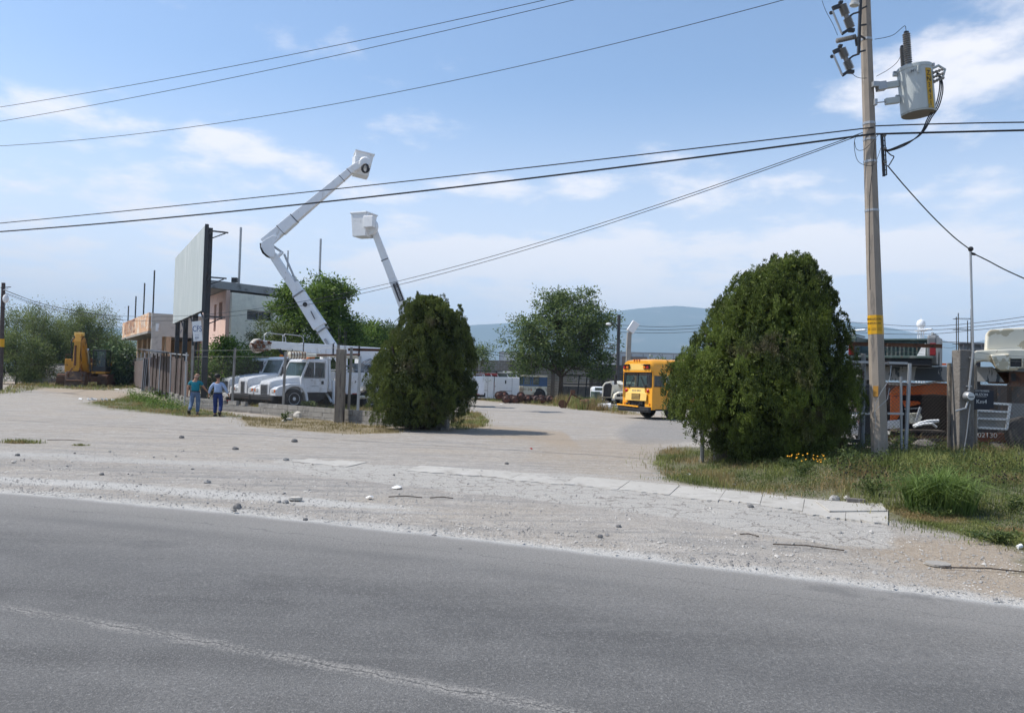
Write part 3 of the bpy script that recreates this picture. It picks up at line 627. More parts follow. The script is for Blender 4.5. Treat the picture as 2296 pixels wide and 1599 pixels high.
wb = gp(1258, 70); wb.z = 0
broadleaf('walnut_tree', 'open spreading walnut tree standing in front of the yard block wall', wb, [(-.2, 0, 6.3, 3.8, 3.2, 3.4), (2.2, 0, 5.6, 2.9, 2.6, 2.9), (-2.9, 0, 5.2, 2.8, 2.4, 2.6), (3.0, 0, 7.6, 1.9, 1.8, 1.6), (0, 0, 7.9, 2.3, 2, 1.7), (.2, -.3, 4.6, 1.8, 1.8, 1.6), (-3.0, .2, 3.4, 1.8, 1.5, 1.4), (2.6, 0, 3.2, 2.4, 2, 1.2), (-1, 0, 8.9, 1.6, 1.4, .9), (1.6, 0, 9.3, 1.5, 1.4, .8)], 400, 72, .25, .20, 2.4, WAL, clr=.66, flat=.75)
sb_ = gp(1070, 68); sb_.z = 0
broadleaf('small_tree', 'small feathery tree showing past the right edge of the dark cypress', sb_, [(.2, 0, 3.2, 1.0, 1, 1.8), (.5, 0, 4.4, .7, .7, .9)], 40, 60, .17, .08, 1.2, WAL, clr=.6)

Y1 = 54
def vt(vx, Y, z=0): p = gp(vx, Y); p.z = z; return p
broadleaf('leafy_tree', 'tall leafy tree behind the raised bucket truck boom', vt(705, Y1), [(0, 0, 4.6, 3.0, 2.6, 3.0), (-.2, 0, 7.2, 2.0, 2, 1.6), (1.2, 0, 6.8, 1.5, 1.4, 1.6), (-1.8, 0, 6.6, 1.3, 1.2, 1.0), (1.3, 0, 3.6, 2, 2, 2.2)], 260, 130, .23, .18, 1.8, BRL, clr=.62)
broadleaf('round_tree', 'round clipped cypress bush in front of the two storey house', vt(606, 50), [(0, 0, 3.4, 1.5, 1.4, 1.9), (.3, 0, 2.4, 1.7, 1.5, 1.6)], 110, 150, .12, .1, 1.2, CYR, clr=.5)
broadleaf('leafy_shrub', 'bright green leafy shrub under the pink house wall', vt(512, 47), [(0, 0, 2.1, 1.6, 1.4, 1.7), (1.3, 0, 1.5, 1.4, 1.3, 1.4), (-.8, 0, 1.7, 1.0, 1.1, 1.6)], 110, 110, .18, .07, .8, HDG, clr=.6, cat='shrub')
broadleaf('leafy_shrub', 'leafy shrub between the wooden fence posts and the first white truck nose', vt(575, 48.5), [(0, 0, 1.4, 1.8, 1.2, 1.5)], 60, 110, .17, .06, .7, HDG, clr=.6, cat='shrub')
for vx, Y, h, r, lb in ((800, 66, 6.6, 2.6, 'dense tree top right behind the lower crane boom'), (850, 68, 6.4, 2.4, 'dense rounded tree between the boom and the dark cypress'), (900, 70, 5.6, 2.2, 'lower dense tree half behind the dark cypress')):
    broadleaf('grove_tree', lb, vt(vx, Y), [(0, 0, h*.55, r, r, h*.44), (.8, 0, h*.7, r*.6, r*.6, h*.26), (-.9, 0, h*.72, r*.5, r*.6, h*.24)], 150, 120, .23, .14, 1.5, DKG if vx > 820 else BRL, clr=.7, group='trees behind the bucket trucks')
# mesquite trees at the left
for vx, Y, h, r, lb, dr in ((60, 82, 8.2, 3.6, 'tall feathery mesquite tree furthest left beyond the dirt road', 1), (128, 86, 8.0, 3.4, 'feathery mesquite tree left of the excavator boom', 1), (200, 84, 8.4, 2.8, 'tallest feathery mesquite tree directly behind the excavator', 1), (236, 88, 5.6, 3.0, 'low mesquite tree right behind the excavator cab', 0), (160, 92, 6.0, 3.6, 'dark low mesquite thicket between the tall mesquites', 0), (268, 90, 4.8, 1.9, 'low thin mesquite beside the orange sign building', 0)):
    broadleaf('mesquite_tree', lb, vt(vx, Y, .3), [(0, 0, h*.55, r, r, h*.33), (-r*.45, 0, h*.76, r*.5, r*.5, h*.20), (r*.4, 0, h*.78, r*.45, r*.5, h*.20), (0, 0, h*.3, r*1.1, r, h*.28)], 170, 150, .17, .13, 1.5, MSQ, bm=WOODM, clr=.78, flat=1.1, droop=.25, trunks=2, group='mesquite trees beyond the dirt road')
broadleaf('mesquite_bush', 'big rounded green mesquite bush left of the excavator', vt(38, 66, .2), [(0, 0, 2.3, 2.9, 2.2, 2.2), (-1.4, 0, 3.1, 1.6, 1.5, 1.6), (1.4, 0, 1.6, 1.8, 1.6, 1.5)], 200, 150, .14, .09, .9, MSQ, bm=WOODM, clr=.62, cat='bush')
broadleaf('fig_shrub', 'large leaved shrub between excavator cab and ruined building', vt(256, 68, .35), [(0, 0, 2.1, 1.35, 1.1, 1.7), (.3, 0, 1.0, 1.5, 1.1, 1.0)], 90, 34, .34, .07, .9, BGL, clr=.7, cat='shrub')

# grass: countless blades, one object for each stretch of ground
def scatter_poly(poly, n, yr=None):
    p = np.array([q[:2] for q in poly]); a, b = p.min(0), p.max(0); out = np.empty((0, 2))
    while len(out) < n:
        q = rng.uniform(a, b, (n*2, 2)); q = q[inpoly(q[:, 0], q[:, 1], poly)]
        out = np.concatenate([out, q])
    out = out[:n]; k = rng.random(n) < .35; out[k] += rng.normal(0, .30, (int(k.sum()), 2)); return out
def grass(name, label, poly, n, h, w, m, lean=.7, clump=0.0):
    q = scatter_poly(poly, n)
    if clump:
        nn = np.array([mnoise.fractal(Vector((a*.9, b*.9, 4)), .7, 2.1, 3) for a, b in q]); q = q[nn > rng.normal(-.05, clump, len(q))]
        nn = np.array([mnoise.noise(Vector((a*.6, b*.6, 9))) for a, b in q])
    else: nn = np.zeros(len(q))
    P = np.stack([q[:, 0], q[:, 1], gz(q[:, 0], q[:, 1])-.01], 1); k = len(P)
    hh = h*rng.uniform(.4, 1.25, k)*(1+nn*.8)
    o = blades(P, hh, w*rng.uniform(.6, 1.3, k), rng.uniform(.15, lean, k), m, name, loc=(0, 0, 0)); return tag(o, label, 'grass', kind='stuff')
grass('grass', 'mixed green and dry grass on the verge around the concrete power pole', GP((2296, 1195), (2160, 1178), (2000, 1152), (1860, 1121), (1700, 1105), (1560, 1088), (1490, 1073), (1465, 1040), (1480, 1012), (1525, 1003), (1640, 1016), (2296, 1021))+[(17, 18), (14, 12)], 85000, .15, .009, GRS, .8, .35)
grass('grass', 'taller weedy grass along the foot of the chain link fence', GP((1830, 1035), (2000, 1008), (2296, 1005), (2296, 1060), (2150, 1075), (2000, 1070), (1880, 1062)), 24000, .34, .010, GRS, .8, .3)
grass('grass', 'low grass fringe at the right end of the pavement slabs', GP((1975, 1140), (2080, 1150), (2296, 1180), (2296, 1232), (2180, 1206), (2060, 1172)), 18000, .11, .008, GRS, .9, .3)
grass('grass', 'bright green grass patch in front of the rusty sheet fence', REG['leftgreen'], 20000, .16, .014, GRS, .8, .3)
grass('grass', 'dry straw grass strip along the block wall foot', REG['leftdry'], 11000, .11, .013, GRD, .9, .25)
grass('grass', 'dry and green grass tuft area right of the dark cypress', REG['inner'], 7000, .17, .012, GRS, .8, .2)
grass('grass', 'straggly grass along the far side of the yard driveway', REG['back'], 16000, .30, .022, GRS, .8, .25)
grass('grass', 'grass at the feet of the excavator tracks', REG['exc'], 9000, .30, .03, GRS, .8, .2)
grass('grass', 'weeds behind the low block wall under the parked trucks', [tuple(gp(a, b)) for a, b in ((560, 39), (700, 36), (830, 32), (940, 31), (940, 50), (800, 50), (600, 46))], 12000, .28, .02, GRS, .8, .2)
grass('grass', 'rough grass mound beside the wrecked hood in the yard', [tuple(gp(a, b)) for a, b in ((1240, 62), (1345, 62), (1345, 52), (1400, 49), (1300, 50))], 6000, .75, .03, GRS, .7, .1)
def cover(label, poly, n, hmax, leaf, m):
    q = scatter_poly(poly, n); nn = np.array([mnoise.fractal(Vector((a*1.4, b*1.4, 7)), .7, 2.1, 3) for a, b in q]); k_ = nn > rng.normal(.05, .22, n); q = q[k_]; nn = nn[k_]; k = len(q)
    P = np.stack([q[:, 0], q[:, 1], gz(q[:, 0], q[:, 1])+rng.uniform(0, 1, k)**1.3*hmax*(.5+np.clip(nn, 0, 1)*1.4)], 1)
    V_, F_ = leaf_arrays(P, rng.normal(size=(k, 3))+np.array([0, 0, .4]), leaf*rng.uniform(.5, 1.4, k), leaf*rng.uniform(.25, .55, k)); return tag(np_mesh('ground_cover', V_, F_, m, loc=(0, 0, 0)), label, 'weeds', kind='stuff')
cover('leafy low weeds mixed through the verge grass', GP((2296, 1195), (2160, 1178), (2000, 1152), (1860, 1121), (1700, 1105), (1560, 1088), (1490, 1073), (1640, 1030), (1900, 1040), (2296, 1050)), 45000, .14, .035, WED)
cover('dense leafy weeds at the foot of the scrap yard fence', GP((1840, 1050), (1900, 1020), (2000, 1006), (2130, 1006), (2296, 1010), (2296, 1100), (2100, 1110), (1950, 1080)), 42000, .34, .05, WED)
cover('green weeds at the foot of the rusty sheet fence', GP((300, 878), (335, 884), (425, 915), (400, 930), (330, 915), (280, 890)), 9000, .5, .09, HDG)
# weeds: single plants
def weed(label, loc, h, r, nl, leaf, m, name='weed_plant', group=None, stems=7, droop=0.1, cat='weed'):
    root = thing(name, label, cat, loc, 0, group); sb = MB(); P = []; D = []
    for s in range(stems):
        a = random.uniform(0, 6.28); q = random.uniform(.2, 1)*r; tip = Vector((math.cos(a)*q, math.sin(a)*q, h*random.uniform(.6, 1)*(1-.4*q/r)))
        pts = [Vector((0, 0, -.02)), Vector((tip.x*.35, tip.y*.35, tip.z*.55)), tip]; sb.tube(pts, [.006, .005, .003], 4)
        for k in range(nl//stems):
            t = random.uniform(.25, 1); p = pts[0].lerp(pts[1], t*2) if t < .5 else pts[1].lerp(pts[2], t*2-1)
            P.append(p+Vector((random.gauss(0, .03), random.gauss(0, .03), random.gauss(0, .02)))); D.append((random.gauss(0, 1), random.gauss(0, 1), random.gauss(.3-droop, .5)))
    sb.build('stem', WED, root); P = np.array(P); V_, F_ = leaf_arrays(P, np.array(D), leaf*rng.uniform(.6, 1.3, len(P)), leaf*rng.uniform(.25, .5, len(P)))
    np_mesh('foliage', V_, F_, m, root); return root
for vx, vy, h, r, k, lb in ((1800, 1068, .42, .38, 420, 'bushy grey green weed on the verge left of the power pole'), (1760, 1050, .30, .25, 200, 'small weed behind the bushy grey green one'), (1905, 1045, .5, .35, 350, 'tall weed just left of the power pole foot'), (1990, 1025, .62, .4, 420, 'leafy weed against the fence right behind the power pole'), (2045, 1018, .75, .42, 460, 'tallest leafy weed along the fence right of the power pole'), (2090, 1040, .45, .35, 300, 'leafy weed below the electricity meter post'), (2235, 1035, .45, .4, 300, 'weed by the white curb under the fence'), (1955, 1095, .35, .5, 420, 'spreading weed above the end of the pavement'), (1610, 1022, .3, .3, 160, 'low weed at the stub post under the big cypress'), (1685, 1028, .35, .25, 150, 'pale weed at the foot of the big cypress'), (2262, 1150, .35, .35, 320, 'dark weed at the right border of the verge'), (2240, 1218, .22, .42, 420, 'low dark creeping weed above the dirt bank'), (2100, 1158, .16, .3, 260, 'small creeping weed by the raised slab')):
    weed(lb, G(vx, vy), h, r, k, .055, WED, group='weeds on the verge')
for vx, vy, lb in ((642, 952, 'weed on the broken blocks below the second fence post'), (915, 940, 'weed at the right of the leaning concrete fence post')):
    weed(lb, G(vx, vy-6), .5, .25, 160, .10, WED)
weed('leafy weed clump along the sheet fence foot', G(398, 900), .7, .8, 500, .12, WED); weed('leafy weed clump near the fence bend', G(360, 893), .7, .9, 500, .13, WED)
weed('creeping plant lying over the low block wall beside the leaning concrete post', G(700, 934)+Vector((0, 0, .45)), .25, .8, 500, .10, WED, 'creeping_plant', cat='plant')
# tussock of long bright blades
tp = G(2105, 1148); nb = 1500; a_ = rng.uniform(0, 6.28, nb); r_ = rng.uniform(0, .22, nb)
tus = blades(np.stack([tp.x+np.cos(a_)*r_*2.2, tp.y+np.sin(a_)*r_*1.6, np.full(nb, tp.z-.02)], 1), rng.uniform(.5, .95, nb), rng.uniform(.011, .019, nb), rng.uniform(.3, 1.35, nb), GRB, 'grass_tussock')
tag(tus, 'large bright green tussock of long arching grass blades', 'grass tussock')
t2p = G(20, 993); nb = 500; a_ = rng.uniform(0, 6.28, nb); r_ = rng.uniform(0, .5, nb)
tag(blades(np.stack([t2p.x+.3+np.cos(a_)*r_*1.2, t2p.y+np.sin(a_)*r_*.5, np.zeros(nb)], 1), rng.uniform(.06, .16, nb), rng.uniform(.008, .016, nb), rng.uniform(.3, .9, nb), GRS, 'grass_tuft'), 'flat green grass tuft alone in the pale gravel at the left', 'grass tuft')
t3p = G(180, 1001); nb = 160; a_ = rng.uniform(0, 6.28, nb); r_ = rng.uniform(0, .16, nb)
tag(blades(np.stack([t3p.x+np.cos(a_)*r_*1.6, t3p.y+np.sin(a_)*r_*.6, np.zeros(nb)], 1), rng.uniform(.05, .1, nb), rng.uniform(.008, .014, nb), rng.uniform(.3, .9, nb), GRS, 'grass_tuft'), 'very small grass tuft right of the flat one in the gravel', 'grass tuft')
# yellow flowers and black seed heads
YEL = mat('yellow_petals', (.80, .36, .01), .7); SEED = mat('dark_seed_heads', (.02, .012, .01), .9)
def flowers(label, pts, m, name, r, hgt, cat):
    stem = MB(); head = MB(); c = sum(pts, Vector())/len(pts); root = thing(name, label, cat, c)
    for p in pts:
        h = hgt*random.uniform(.7, 1.2); t = p-c+Vector((random.gauss(0, .03), random.gauss(0, .03), h)); stem.tube([p-c, t], .0025, 3, False)
        if name == 'flowering_plant':
            quick('flower', m, root, lambda b: b.lathe([(0, r*.3), (.004, r), (.008, r*.25)], t, (random.gauss(0, .4), -.6, 1), 8))
        else: head.ball(t, r, 5, 4)
    tag(stem.build('stem', WED, root), kind='stuff')
    if name != 'flowering_plant': tag(head.build('seed_head', m, root), kind='stuff')
flowers('cluster of small yellow flowers in front of the big cypress', [G(random.uniform(1765, 1850), random.uniform(1045, 1062)) for _ in range(26)], YEL, 'flowering_plant', .016, .26, 'flowers')
flowers('weed stalks with black seed heads left and right of the power pole foot', [G(random.uniform(1870, 2020), random.uniform(1062, 1100)) for _ in range(60)], SEED, 'seedhead_plant', .014, .34, 'weed')
flowers('weed stalks with black seed heads at the right edge of the verge', [G(random.uniform(2180, 2296), random.uniform(1065, 1130)) for _ in range(60)], SEED, 'seedhead_plant', .014, .34, 'weed')
# ================================================================ buildings, walls, fences, billboard
U = Vector((-.53, .848, 0)); Vv_ = Vector((.848, .53, 0))      # along the side street / across it
SIGNOR = mat('faded_orange_sign_paint', (.58, .34, .20), .85, spots=[((.66, .56, .44), 1.3, .50, .08), ((.30, .16, .10), 4, .62, .05)])
BEIGE = mat('beige_plaster', (.55, .38, .24), .9, spots=[((.30, .22, .16), 1.2, .55, .2)])
PLAST = mat('stained_grey_plaster', (.52, .51, .47), .92, spots=[((.26, .26, .25), .8, .52, .15), ((.13, .17, .24), 1.1, .62, .04), ((.5, .49, .46), 3, .6, .1)])
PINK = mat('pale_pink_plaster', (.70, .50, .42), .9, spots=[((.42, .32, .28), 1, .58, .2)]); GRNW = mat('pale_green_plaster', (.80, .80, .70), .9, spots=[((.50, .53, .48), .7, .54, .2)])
SLAB = mat('grey_roof_slab', (.30, .31, .31), .9, spots=[((.14, .14, .14), 1.5, .54, .15)])
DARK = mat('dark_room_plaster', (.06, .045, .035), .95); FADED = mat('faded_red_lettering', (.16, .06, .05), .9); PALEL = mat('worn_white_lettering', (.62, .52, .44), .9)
def wall(mb, p0, p1, z0, z1, th, ops=()):
    """upright wall from p0 to p1 (thickness to its left) with true openings (s0, s1, zb, zt)"""
    p0 = Vector((p0[0], p0[1], 0)); p1 = Vector((p1[0], p1[1], 0)); d = (p1-p0); L = d.length; d.normalize(); nrm = Vector((-d.y, d.x, 0))
    ss = sorted({0, L, *[o[0] for o in ops], *[o[1] for o in ops]}); zs = sorted({z0, z1, *[o[2] for o in ops], *[o[3] for o in ops]})
    for i in range(len(ss)-1):
        runs = []
        for j in range(len(zs)-1):
            sm, zm = (ss[i]+ss[i+1])/2, (zs[j]+zs[j+1])/2
            if any(o[0] < sm < o[1] and o[2] < zm < o[3] for o in ops): continue
            if runs and abs(runs[-1][1]-zs[j]) < 1e-6: runs[-1][1] = zs[j+1]
            else: runs.append([zs[j], zs[j+1]])
        for a, b in runs:
            q = [p0+d*ss[i], p0+d*ss[i+1], p0+d*ss[i+1]+nrm*th, p0+d*ss[i]+nrm*th]
            mb.add([v+Vector((0, 0, a)) for v in q]+[v+Vector((0, 0, b)) for v in q], [(3, 2, 1, 0), (4, 5, 6, 7), (0, 1, 5, 4), (1, 2, 6, 5), (2, 3, 7, 6), (3, 0, 4, 7)])
# --- unfinished building with the painted sign parapet
c0 = gp(335, 62); c0.z = 0; b0 = thing('unfinished_building', 'unfinished concrete building with orange painted parapet and grey side wall', 'building', c0)
far = U*18.5; rt = Vv_*9.0
fr = MB(); wall(fr, Vector(), far, 4.9, 6.35, .2); fr.build('sign_parapet', SIGNOR, b0)
ca = MB(); n_ = -Vv_                                                # canopy slab under the parapet juts out
q = [Vector()+n_*.24, far+n_*.24, far+Vv_*1.5, Vv_*1.5]
ca.add([v+Vector((0, 0, 4.72)) for v in q]+[v+Vector((0, 0, 4.895)) for v in q], [(3, 2, 1, 0), (4, 5, 6, 7), (0, 1, 5, 4), (1, 2, 6, 5), (2, 3, 7, 6), (3, 0, 4, 7)]); ca.build('canopy', CONC, b0)
sw_ = MB(); wall(sw_, rt, Vv_*.02, 0, 6.3, .2, [(0.6, 8.2, 0, 4.5)]); sw_.build('side_wall', PLAST, b0)
bk = MB(); wall(bk, far+Vv_*5, Vv_*5+U*.5, 0, 4.7, .2); wall(bk, far+Vv_*1.2, far+Vv_*9, 0, 6.0, .2); wall(bk, rt+U*.3, rt+far, 0, 6.2, .2); bk.build('inner_wall', BEIGE, b0)
rf = MB(); q = [Vv_*1.0+U*.2, Vv_*1.0+far, rt+far, rt+U*.2]; rf.add([v+Vector((0, 0, 4.9)) for v in q]+[v+Vector((0, 0, 5.1)) for v in q], [(3, 2, 1, 0), (4, 5, 6, 7), (0, 1, 5, 4), (1, 2, 6, 5), (2, 3, 7, 6), (3, 0, 4, 7)]); rf.build('roof', CONC, b0)
for i in range(6):
    p = U*(.3+i*3.5)+Vv_*1.3; quick('column', BEIGE, b0, lambda b: b.bar(p, p+Vector((0, 0, 4.71)), .35, .9, up=U))
for i, h in enumerate((3.4, 2.9, 2.2, 1.7)):
    p = U*(.1+i*5.6)+Vv_*.1; quick('roof_pipe', STEEL, b0, lambda b: b.tube([p+Vector((0, 0, 6.3)), p+Vector((0, 0, 6.3+h))], .06, 8))
Mf = face_M(far*.68+n_*.206+Vector((0, 0, 5.63)), -U); text('AUTO PARTES', 1.75, FADED, b0, Mf, sx=.72)
Mf = face_M(U*3.0+n_*.206+Vector((0, 0, 5.6)), -U); text('REFACC', 1.0, PALEL, b0, Mf, sx=.8)
lm_ = quick('wall_lamp', FIBER, b0, lambda b: (b.box(U*.0+Vv_*.5+Vector((0, -.15, 5.2)), (.35, .25, .6))))
# --- two storey house
hc = gp(509.5, 57); hc.z = 0; b1 = thing('house', 'two storey house with pink front, pale green side and grey roof slab', 'building', hc)
W2 = Vector((.60, .80, 0)); e1 = U*9; e2 = W2*8.5
fw = MB(); wall(fw, Vector(), e1, 0, 7.75, .25, [(1.2, 2.4, 5.7, 7.0), (3.3, 4.1, 4.9, 6.95), (6.5, 8, 6.2, 7.05)]); fw.build('front_wall', PINK, b1)
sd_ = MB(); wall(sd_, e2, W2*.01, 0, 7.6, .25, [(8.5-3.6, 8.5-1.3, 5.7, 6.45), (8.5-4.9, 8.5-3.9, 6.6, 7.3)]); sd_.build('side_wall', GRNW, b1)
q = [n_*1.3-W2*.35-U*.25, e1+n_*1.3, e1+e2+W2*.3, e2+W2*.5-U*.25]
def slab(name, q, z0, z1, m, par): b = MB(); k = len(q); b.add([Vector(v)+Vector((0, 0, z0)) for v in q]+[Vector(v)+Vector((0, 0, z1)) for v in q], [tuple(reversed(range(k))), tuple(range(k, 2*k))]+[(i, (i+1) % k, (i+1) % k+k, i+k) for i in range(k)]); return b.build(name, m, par)
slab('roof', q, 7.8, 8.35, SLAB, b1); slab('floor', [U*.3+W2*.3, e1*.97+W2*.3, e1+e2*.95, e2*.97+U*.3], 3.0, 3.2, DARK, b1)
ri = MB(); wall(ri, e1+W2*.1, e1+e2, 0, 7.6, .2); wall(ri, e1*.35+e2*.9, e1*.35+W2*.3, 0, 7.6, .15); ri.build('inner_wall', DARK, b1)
for s0, s1, zb, zt in ((1.2, 2.4, 5.7, 7.0), (6.5, 8, 6.2, 7.05)):
    w_ = quick('window', STEEL, b1, lambda b: [b.bar(U*a+Vv_*.1+Vector((0, 0, zb)), U*a+Vv_*.1+Vector((0, 0, zt)), .08, .08) for a in (s0+.04, (s0+s1)/2, s1-.04)]+[b.bar(U*s0+Vv_*.1+Vector((0, 0, z)), U*s1+Vv_*.1+Vector((0, 0, z)), .07, .07) for z in (zb+.04, zt-.04)])
    quick('pane', DGLASS, w_, lambda b: b.sheet([U*s0+Vv_*.12+Vector((0, 0, zb)), U*s1+Vv_*.12+Vector((0, 0, zb)), U*s1+Vv_*.12+Vector((0, 0, zt)), U*s0+Vv_*.12+Vector((0, 0, zt))]))
for s0, s1, zb, zt in ((1.3, 3.6, 5.7, 6.45), (3.9, 4.9, 6.6, 7.3)):
    w_ = quick('window', GALV, b1, lambda b: [b.bar(W2*a+U*.06+Vector((0, 0, zb)), W2*a+U*.06+Vector((0, 0, zt)), .07, .07) for a in (s0+.04, s0*.5+s1*.5, s1-.04)]+[b.bar(W2*s0+U*.06+Vector((0, 0, z)), W2*s1+U*.06+Vector((0, 0, z)), .07, .07) for z in (zb+.04, zt-.04)])
    quick('pane', DGLASS, w_, lambda b: b.sheet([W2*s0+U*.1+Vector((0, 0, zb)), W2*s1+U*.1+Vector((0, 0, zb)), W2*s1+U*.1+Vector((0, 0, zt)), W2*s0+U*.1+Vector((0, 0, zt))]))
for p, h, r in ((W2*.9+U*.8, 4.3, .09), (W2*5.2+U*.8, 3.2, .06), (W2*8.3+U*.6, 4.6, .09), (U*5.5+n_*.8, 3.6, .05), (U*7+n_*1, 3.0, .05)):
    quick('roof_pipe', GALV, b1, lambda b: b.tube([p+Vector((0, 0, 8.3)), p+Vector((0, 0, 8.3+h))], r, 8))
quick('roof_vent', STEEL, b1, lambda b: b.box(W2*.5+U*.6+Vector((0, 0, 8.6)), (.4, .35, .35)))
quick('drain_pipe', FIBER, b1, lambda b: b.tube([W2*.4-U*.12+Vector((0, 0, 1.5)), W2*.25-U*.12+Vector((0, 0, 3.4))], .1, 8))
# --- billboard
bn = gp(460, 44); bn.z = 0; bU = Vector((-.4845, .875, 0)); bV = Vector((.875, .4845, 0)); U_s, V_s, n_s = U, Vv_, n_; U, Vv_, n_ = bU, bV, -bV
bb_ = thing('billboard', 'large blank pale billboard on dark steel posts, seen at an angle', 'billboard', bn); LB = 14.8
BILL = mat('blank_weathered_billboard', (.36, .40, .395), .7, spots=[((.47, .50, .49), 2.2, .5, .15), ((.30, .38, .40), 3.5, .60, .12)], stretch=(1.5, 1.5, .12), var=.04)
q0 = n_*.25; pn = MB(); wall(pn, q0, q0+U*LB, 5.2, 9.95, .06); pn.build('panel', BILL, bb_)
for s in (.25, 5.0, 9.8, 14.5): quick('post', STEEL, bb_, lambda b: b.bar(U*s, U*s+Vector((0, 0, 9.9 if s < 1 else 9.2)), .30, .20, up=U))
def bbf(b):
    for z in (5.25, 6.4, 7.6, 8.8, 9.9): b.bar(q0+Vv_*.12+Vector((0, 0, z)), q0+Vv_*.12+U*LB+Vector((0, 0, z)), .09, .12)
    b.bar(q0+Vv_*.06+Vector((0, 0, 5.1)), q0+Vv_*.06+Vector((0, 0, 10.05)), .16, .16)
    for s in (1.5, 3.6, 6.2, 8.4, 11.1, 13.2): b.bar(q0+Vv_*.12+U*s+Vector((0, 0, 5.2)), U*(round(s/4.8)*4.8+.2)+Vector((0, 0, 4.3)), .07, .07)
quick('frame', STEEL, bb_, bbf)
for z in (9.7, 7.1, 4.9):
    quick('light_arm', STEEL, bb_, lambda b: (b.bar(Vector((0, 0, z)), Vv_*.95+Vector((0, 0, z)), .07, .08), b.bar(Vector((0, 0, z-.45)), Vv_*.8+Vector((0, 0, z-.05)), .06, .06), b.bar(Vector((0, -.1, z-.2)), Vector((.12, -.1, z+.05)), .08, .1)))
U, Vv_, n_ = U_s, V_s, n_s
# --- small notice board on two poles
sp = gp(429, 41.2); sg = thing('notice_board', 'small white notice board with blue print on two thin poles', 'sign', sp)
quick('board', FIBER, sg, lambda b: b.bar((0, 0, 3.88), (.48, -.05, 3.94), .04, 1.05)).rotation_euler = (0, 0, 0)
BLUE = mat('faded_blue_print', (.06, .10, .25), .8)
for s_, z_, sz in (('- - -', 4.25, .12), ('CFS', 4.02, .42), ('= = =', 3.70, .12), ('M M', 3.56, .14)): text(s_, sz, BLUE, sg, face_M((.24, -.055, z_), (1, -.1, 0)), sx=.75)
for x in (.12, .36): quick('pole', WOODM, sg, lambda b: b.tube([(x, .05, 0), (x-.03, .05, 3.4)], .035, 6))

# --- fence helpers
def chain(mb, p0, p1, z0, z1, cell, r, sag=0.0):
    """woven mesh: straight diagonals clipped to the panel"""
    p0 = Vector(p0); p1 = Vector(p1); d = Vector((p1.x-p0.x, p1.y-p0.y, 0)); L = d.length; d.normalize(); H = z1-z0; nn = Vector((-d.y, d.x, 0))
    gr = (p1.z-p0.z)/L
    k = -H
    while k < L:
        for sgn in (1, -1):
            a, b = max(k, 0), min(k+H, L)
            if b-a < .01: continue
            ya, yb = (a-k, b-k) if sgn > 0 else (H-(a-k), H-(b-k))
            off = nn*(r*.8*sgn)
            mb.tube([p0+d*a+Vector((0, 0, z0+ya+gr*a))+off, p0+d*b+Vector((0, 0, z0+yb+gr*b))+off], r, 3, False)
        k += cell
def blockwall(mb, p0, p1, z1, th=.15, course=.2, blen=.4, top=0.0, z0=-.1):
    p0 = Vector(p0); p1 = Vector(p1); d = p1-p0; L = d.length; d.normalize(); nn = Vector((-d.y, d.x, 0)); z = z0; row = 0
    while z < z1-.02:
        s = -(blen/2 if row % 2 else 0)
        while s < L:
            a, b = max(s, 0)+.006, min(s+blen, L)-.006
            if b-a > .03 and not (top and z+course >= z1-.03 and random.random() < top):
                j = random.uniform(-.006, .006); c = p0+d*((a+b)/2)+nn*j; c.z = p0.z+(p1.z-p0.z)*((a+b)/2/L)+z+course/2
                mb.bar(c-d*(b-a)/2, c+d*(b-a)/2, th+random.uniform(-.006, .006), course-.012)
            s += blen
        z += course; row += 1
P0 = gp(1008, 27.4); P1 = gp(775, 30.6); P2 = gp(420, 40.0); P3 = gp(332, 58.0); P4 = gp(279, 79)
for p in (P0, P1, P2): p.z = 0
fs = thing('chain_link_fence', 'tall chain link fence on a low block wall in front of the white trucks', 'fence', P1)
def lp(p): return Vector(p)-P1
for qa, qb, qh, qt in ((lp(P0), lp(P1), .36, .05), (lp(P1)+Vector((-.3, .3, 0)), lp(P2), .40, .12), (lp(P2), lp(P2.lerp(P3, .33)), .42, .2)):
    bw = MB(); blockwall(bw, qa, qb, qh, top=qt); bw.build('block_wall', BLOCK, fs)
ft = MB(); ft.bar(lp(P0)+Vector((-.1, -.05, .02)), lp(P2)+Vector((-.1, -.05, .02)), .42, .16); ft.build('footing', DCONC, fs)
mm = MB(); chain(mm, lp(P0), lp(P1), .36, 2.05, .075, .0026); chain(mm, lp(P1), lp(P2), .40, 2.45, .075, .0026); mm.build('wire_mesh', WIRE2, fs)
def at_line(A, B, vx): # point of line A-B under column vx
    best = min((abs((CX+1768*A.lerp(B, t/400).x/A.lerp(B, t/400).y)-vx), t/400) for t in range(401))[1]; return A.lerp(B, best)
for vx, top in ((1000, 2.3), (972, 2.2), (930, 2.5), (806, 2.55), (785, 2.9), (757, 3.0), (638, 2.75), (524, 2.95), (433, 3.1)):
    p = lp(at_line(P0, P1, vx) if vx > 775 else at_line(P1, P2, vx)); ln = random.uniform(-.06, .06)
    quick('post', CONC if vx not in (806,) else GALV, fs, lambda b: b.bar(p+Vector((0, 0, -.1)), p+Vector((ln, 0, top)), .09, .09))
def bw_(b):
    for z in (2.5, 2.85):
        pts = [lp(at_line(P1, P2, x))+Vector((0, 0, z+random.uniform(-.05, .05))) for x in (775, 638, 524, 433)]
        b.tube(pts, .006, 3, False)
quick('barbed_wire', WIRE, fs, bw_)
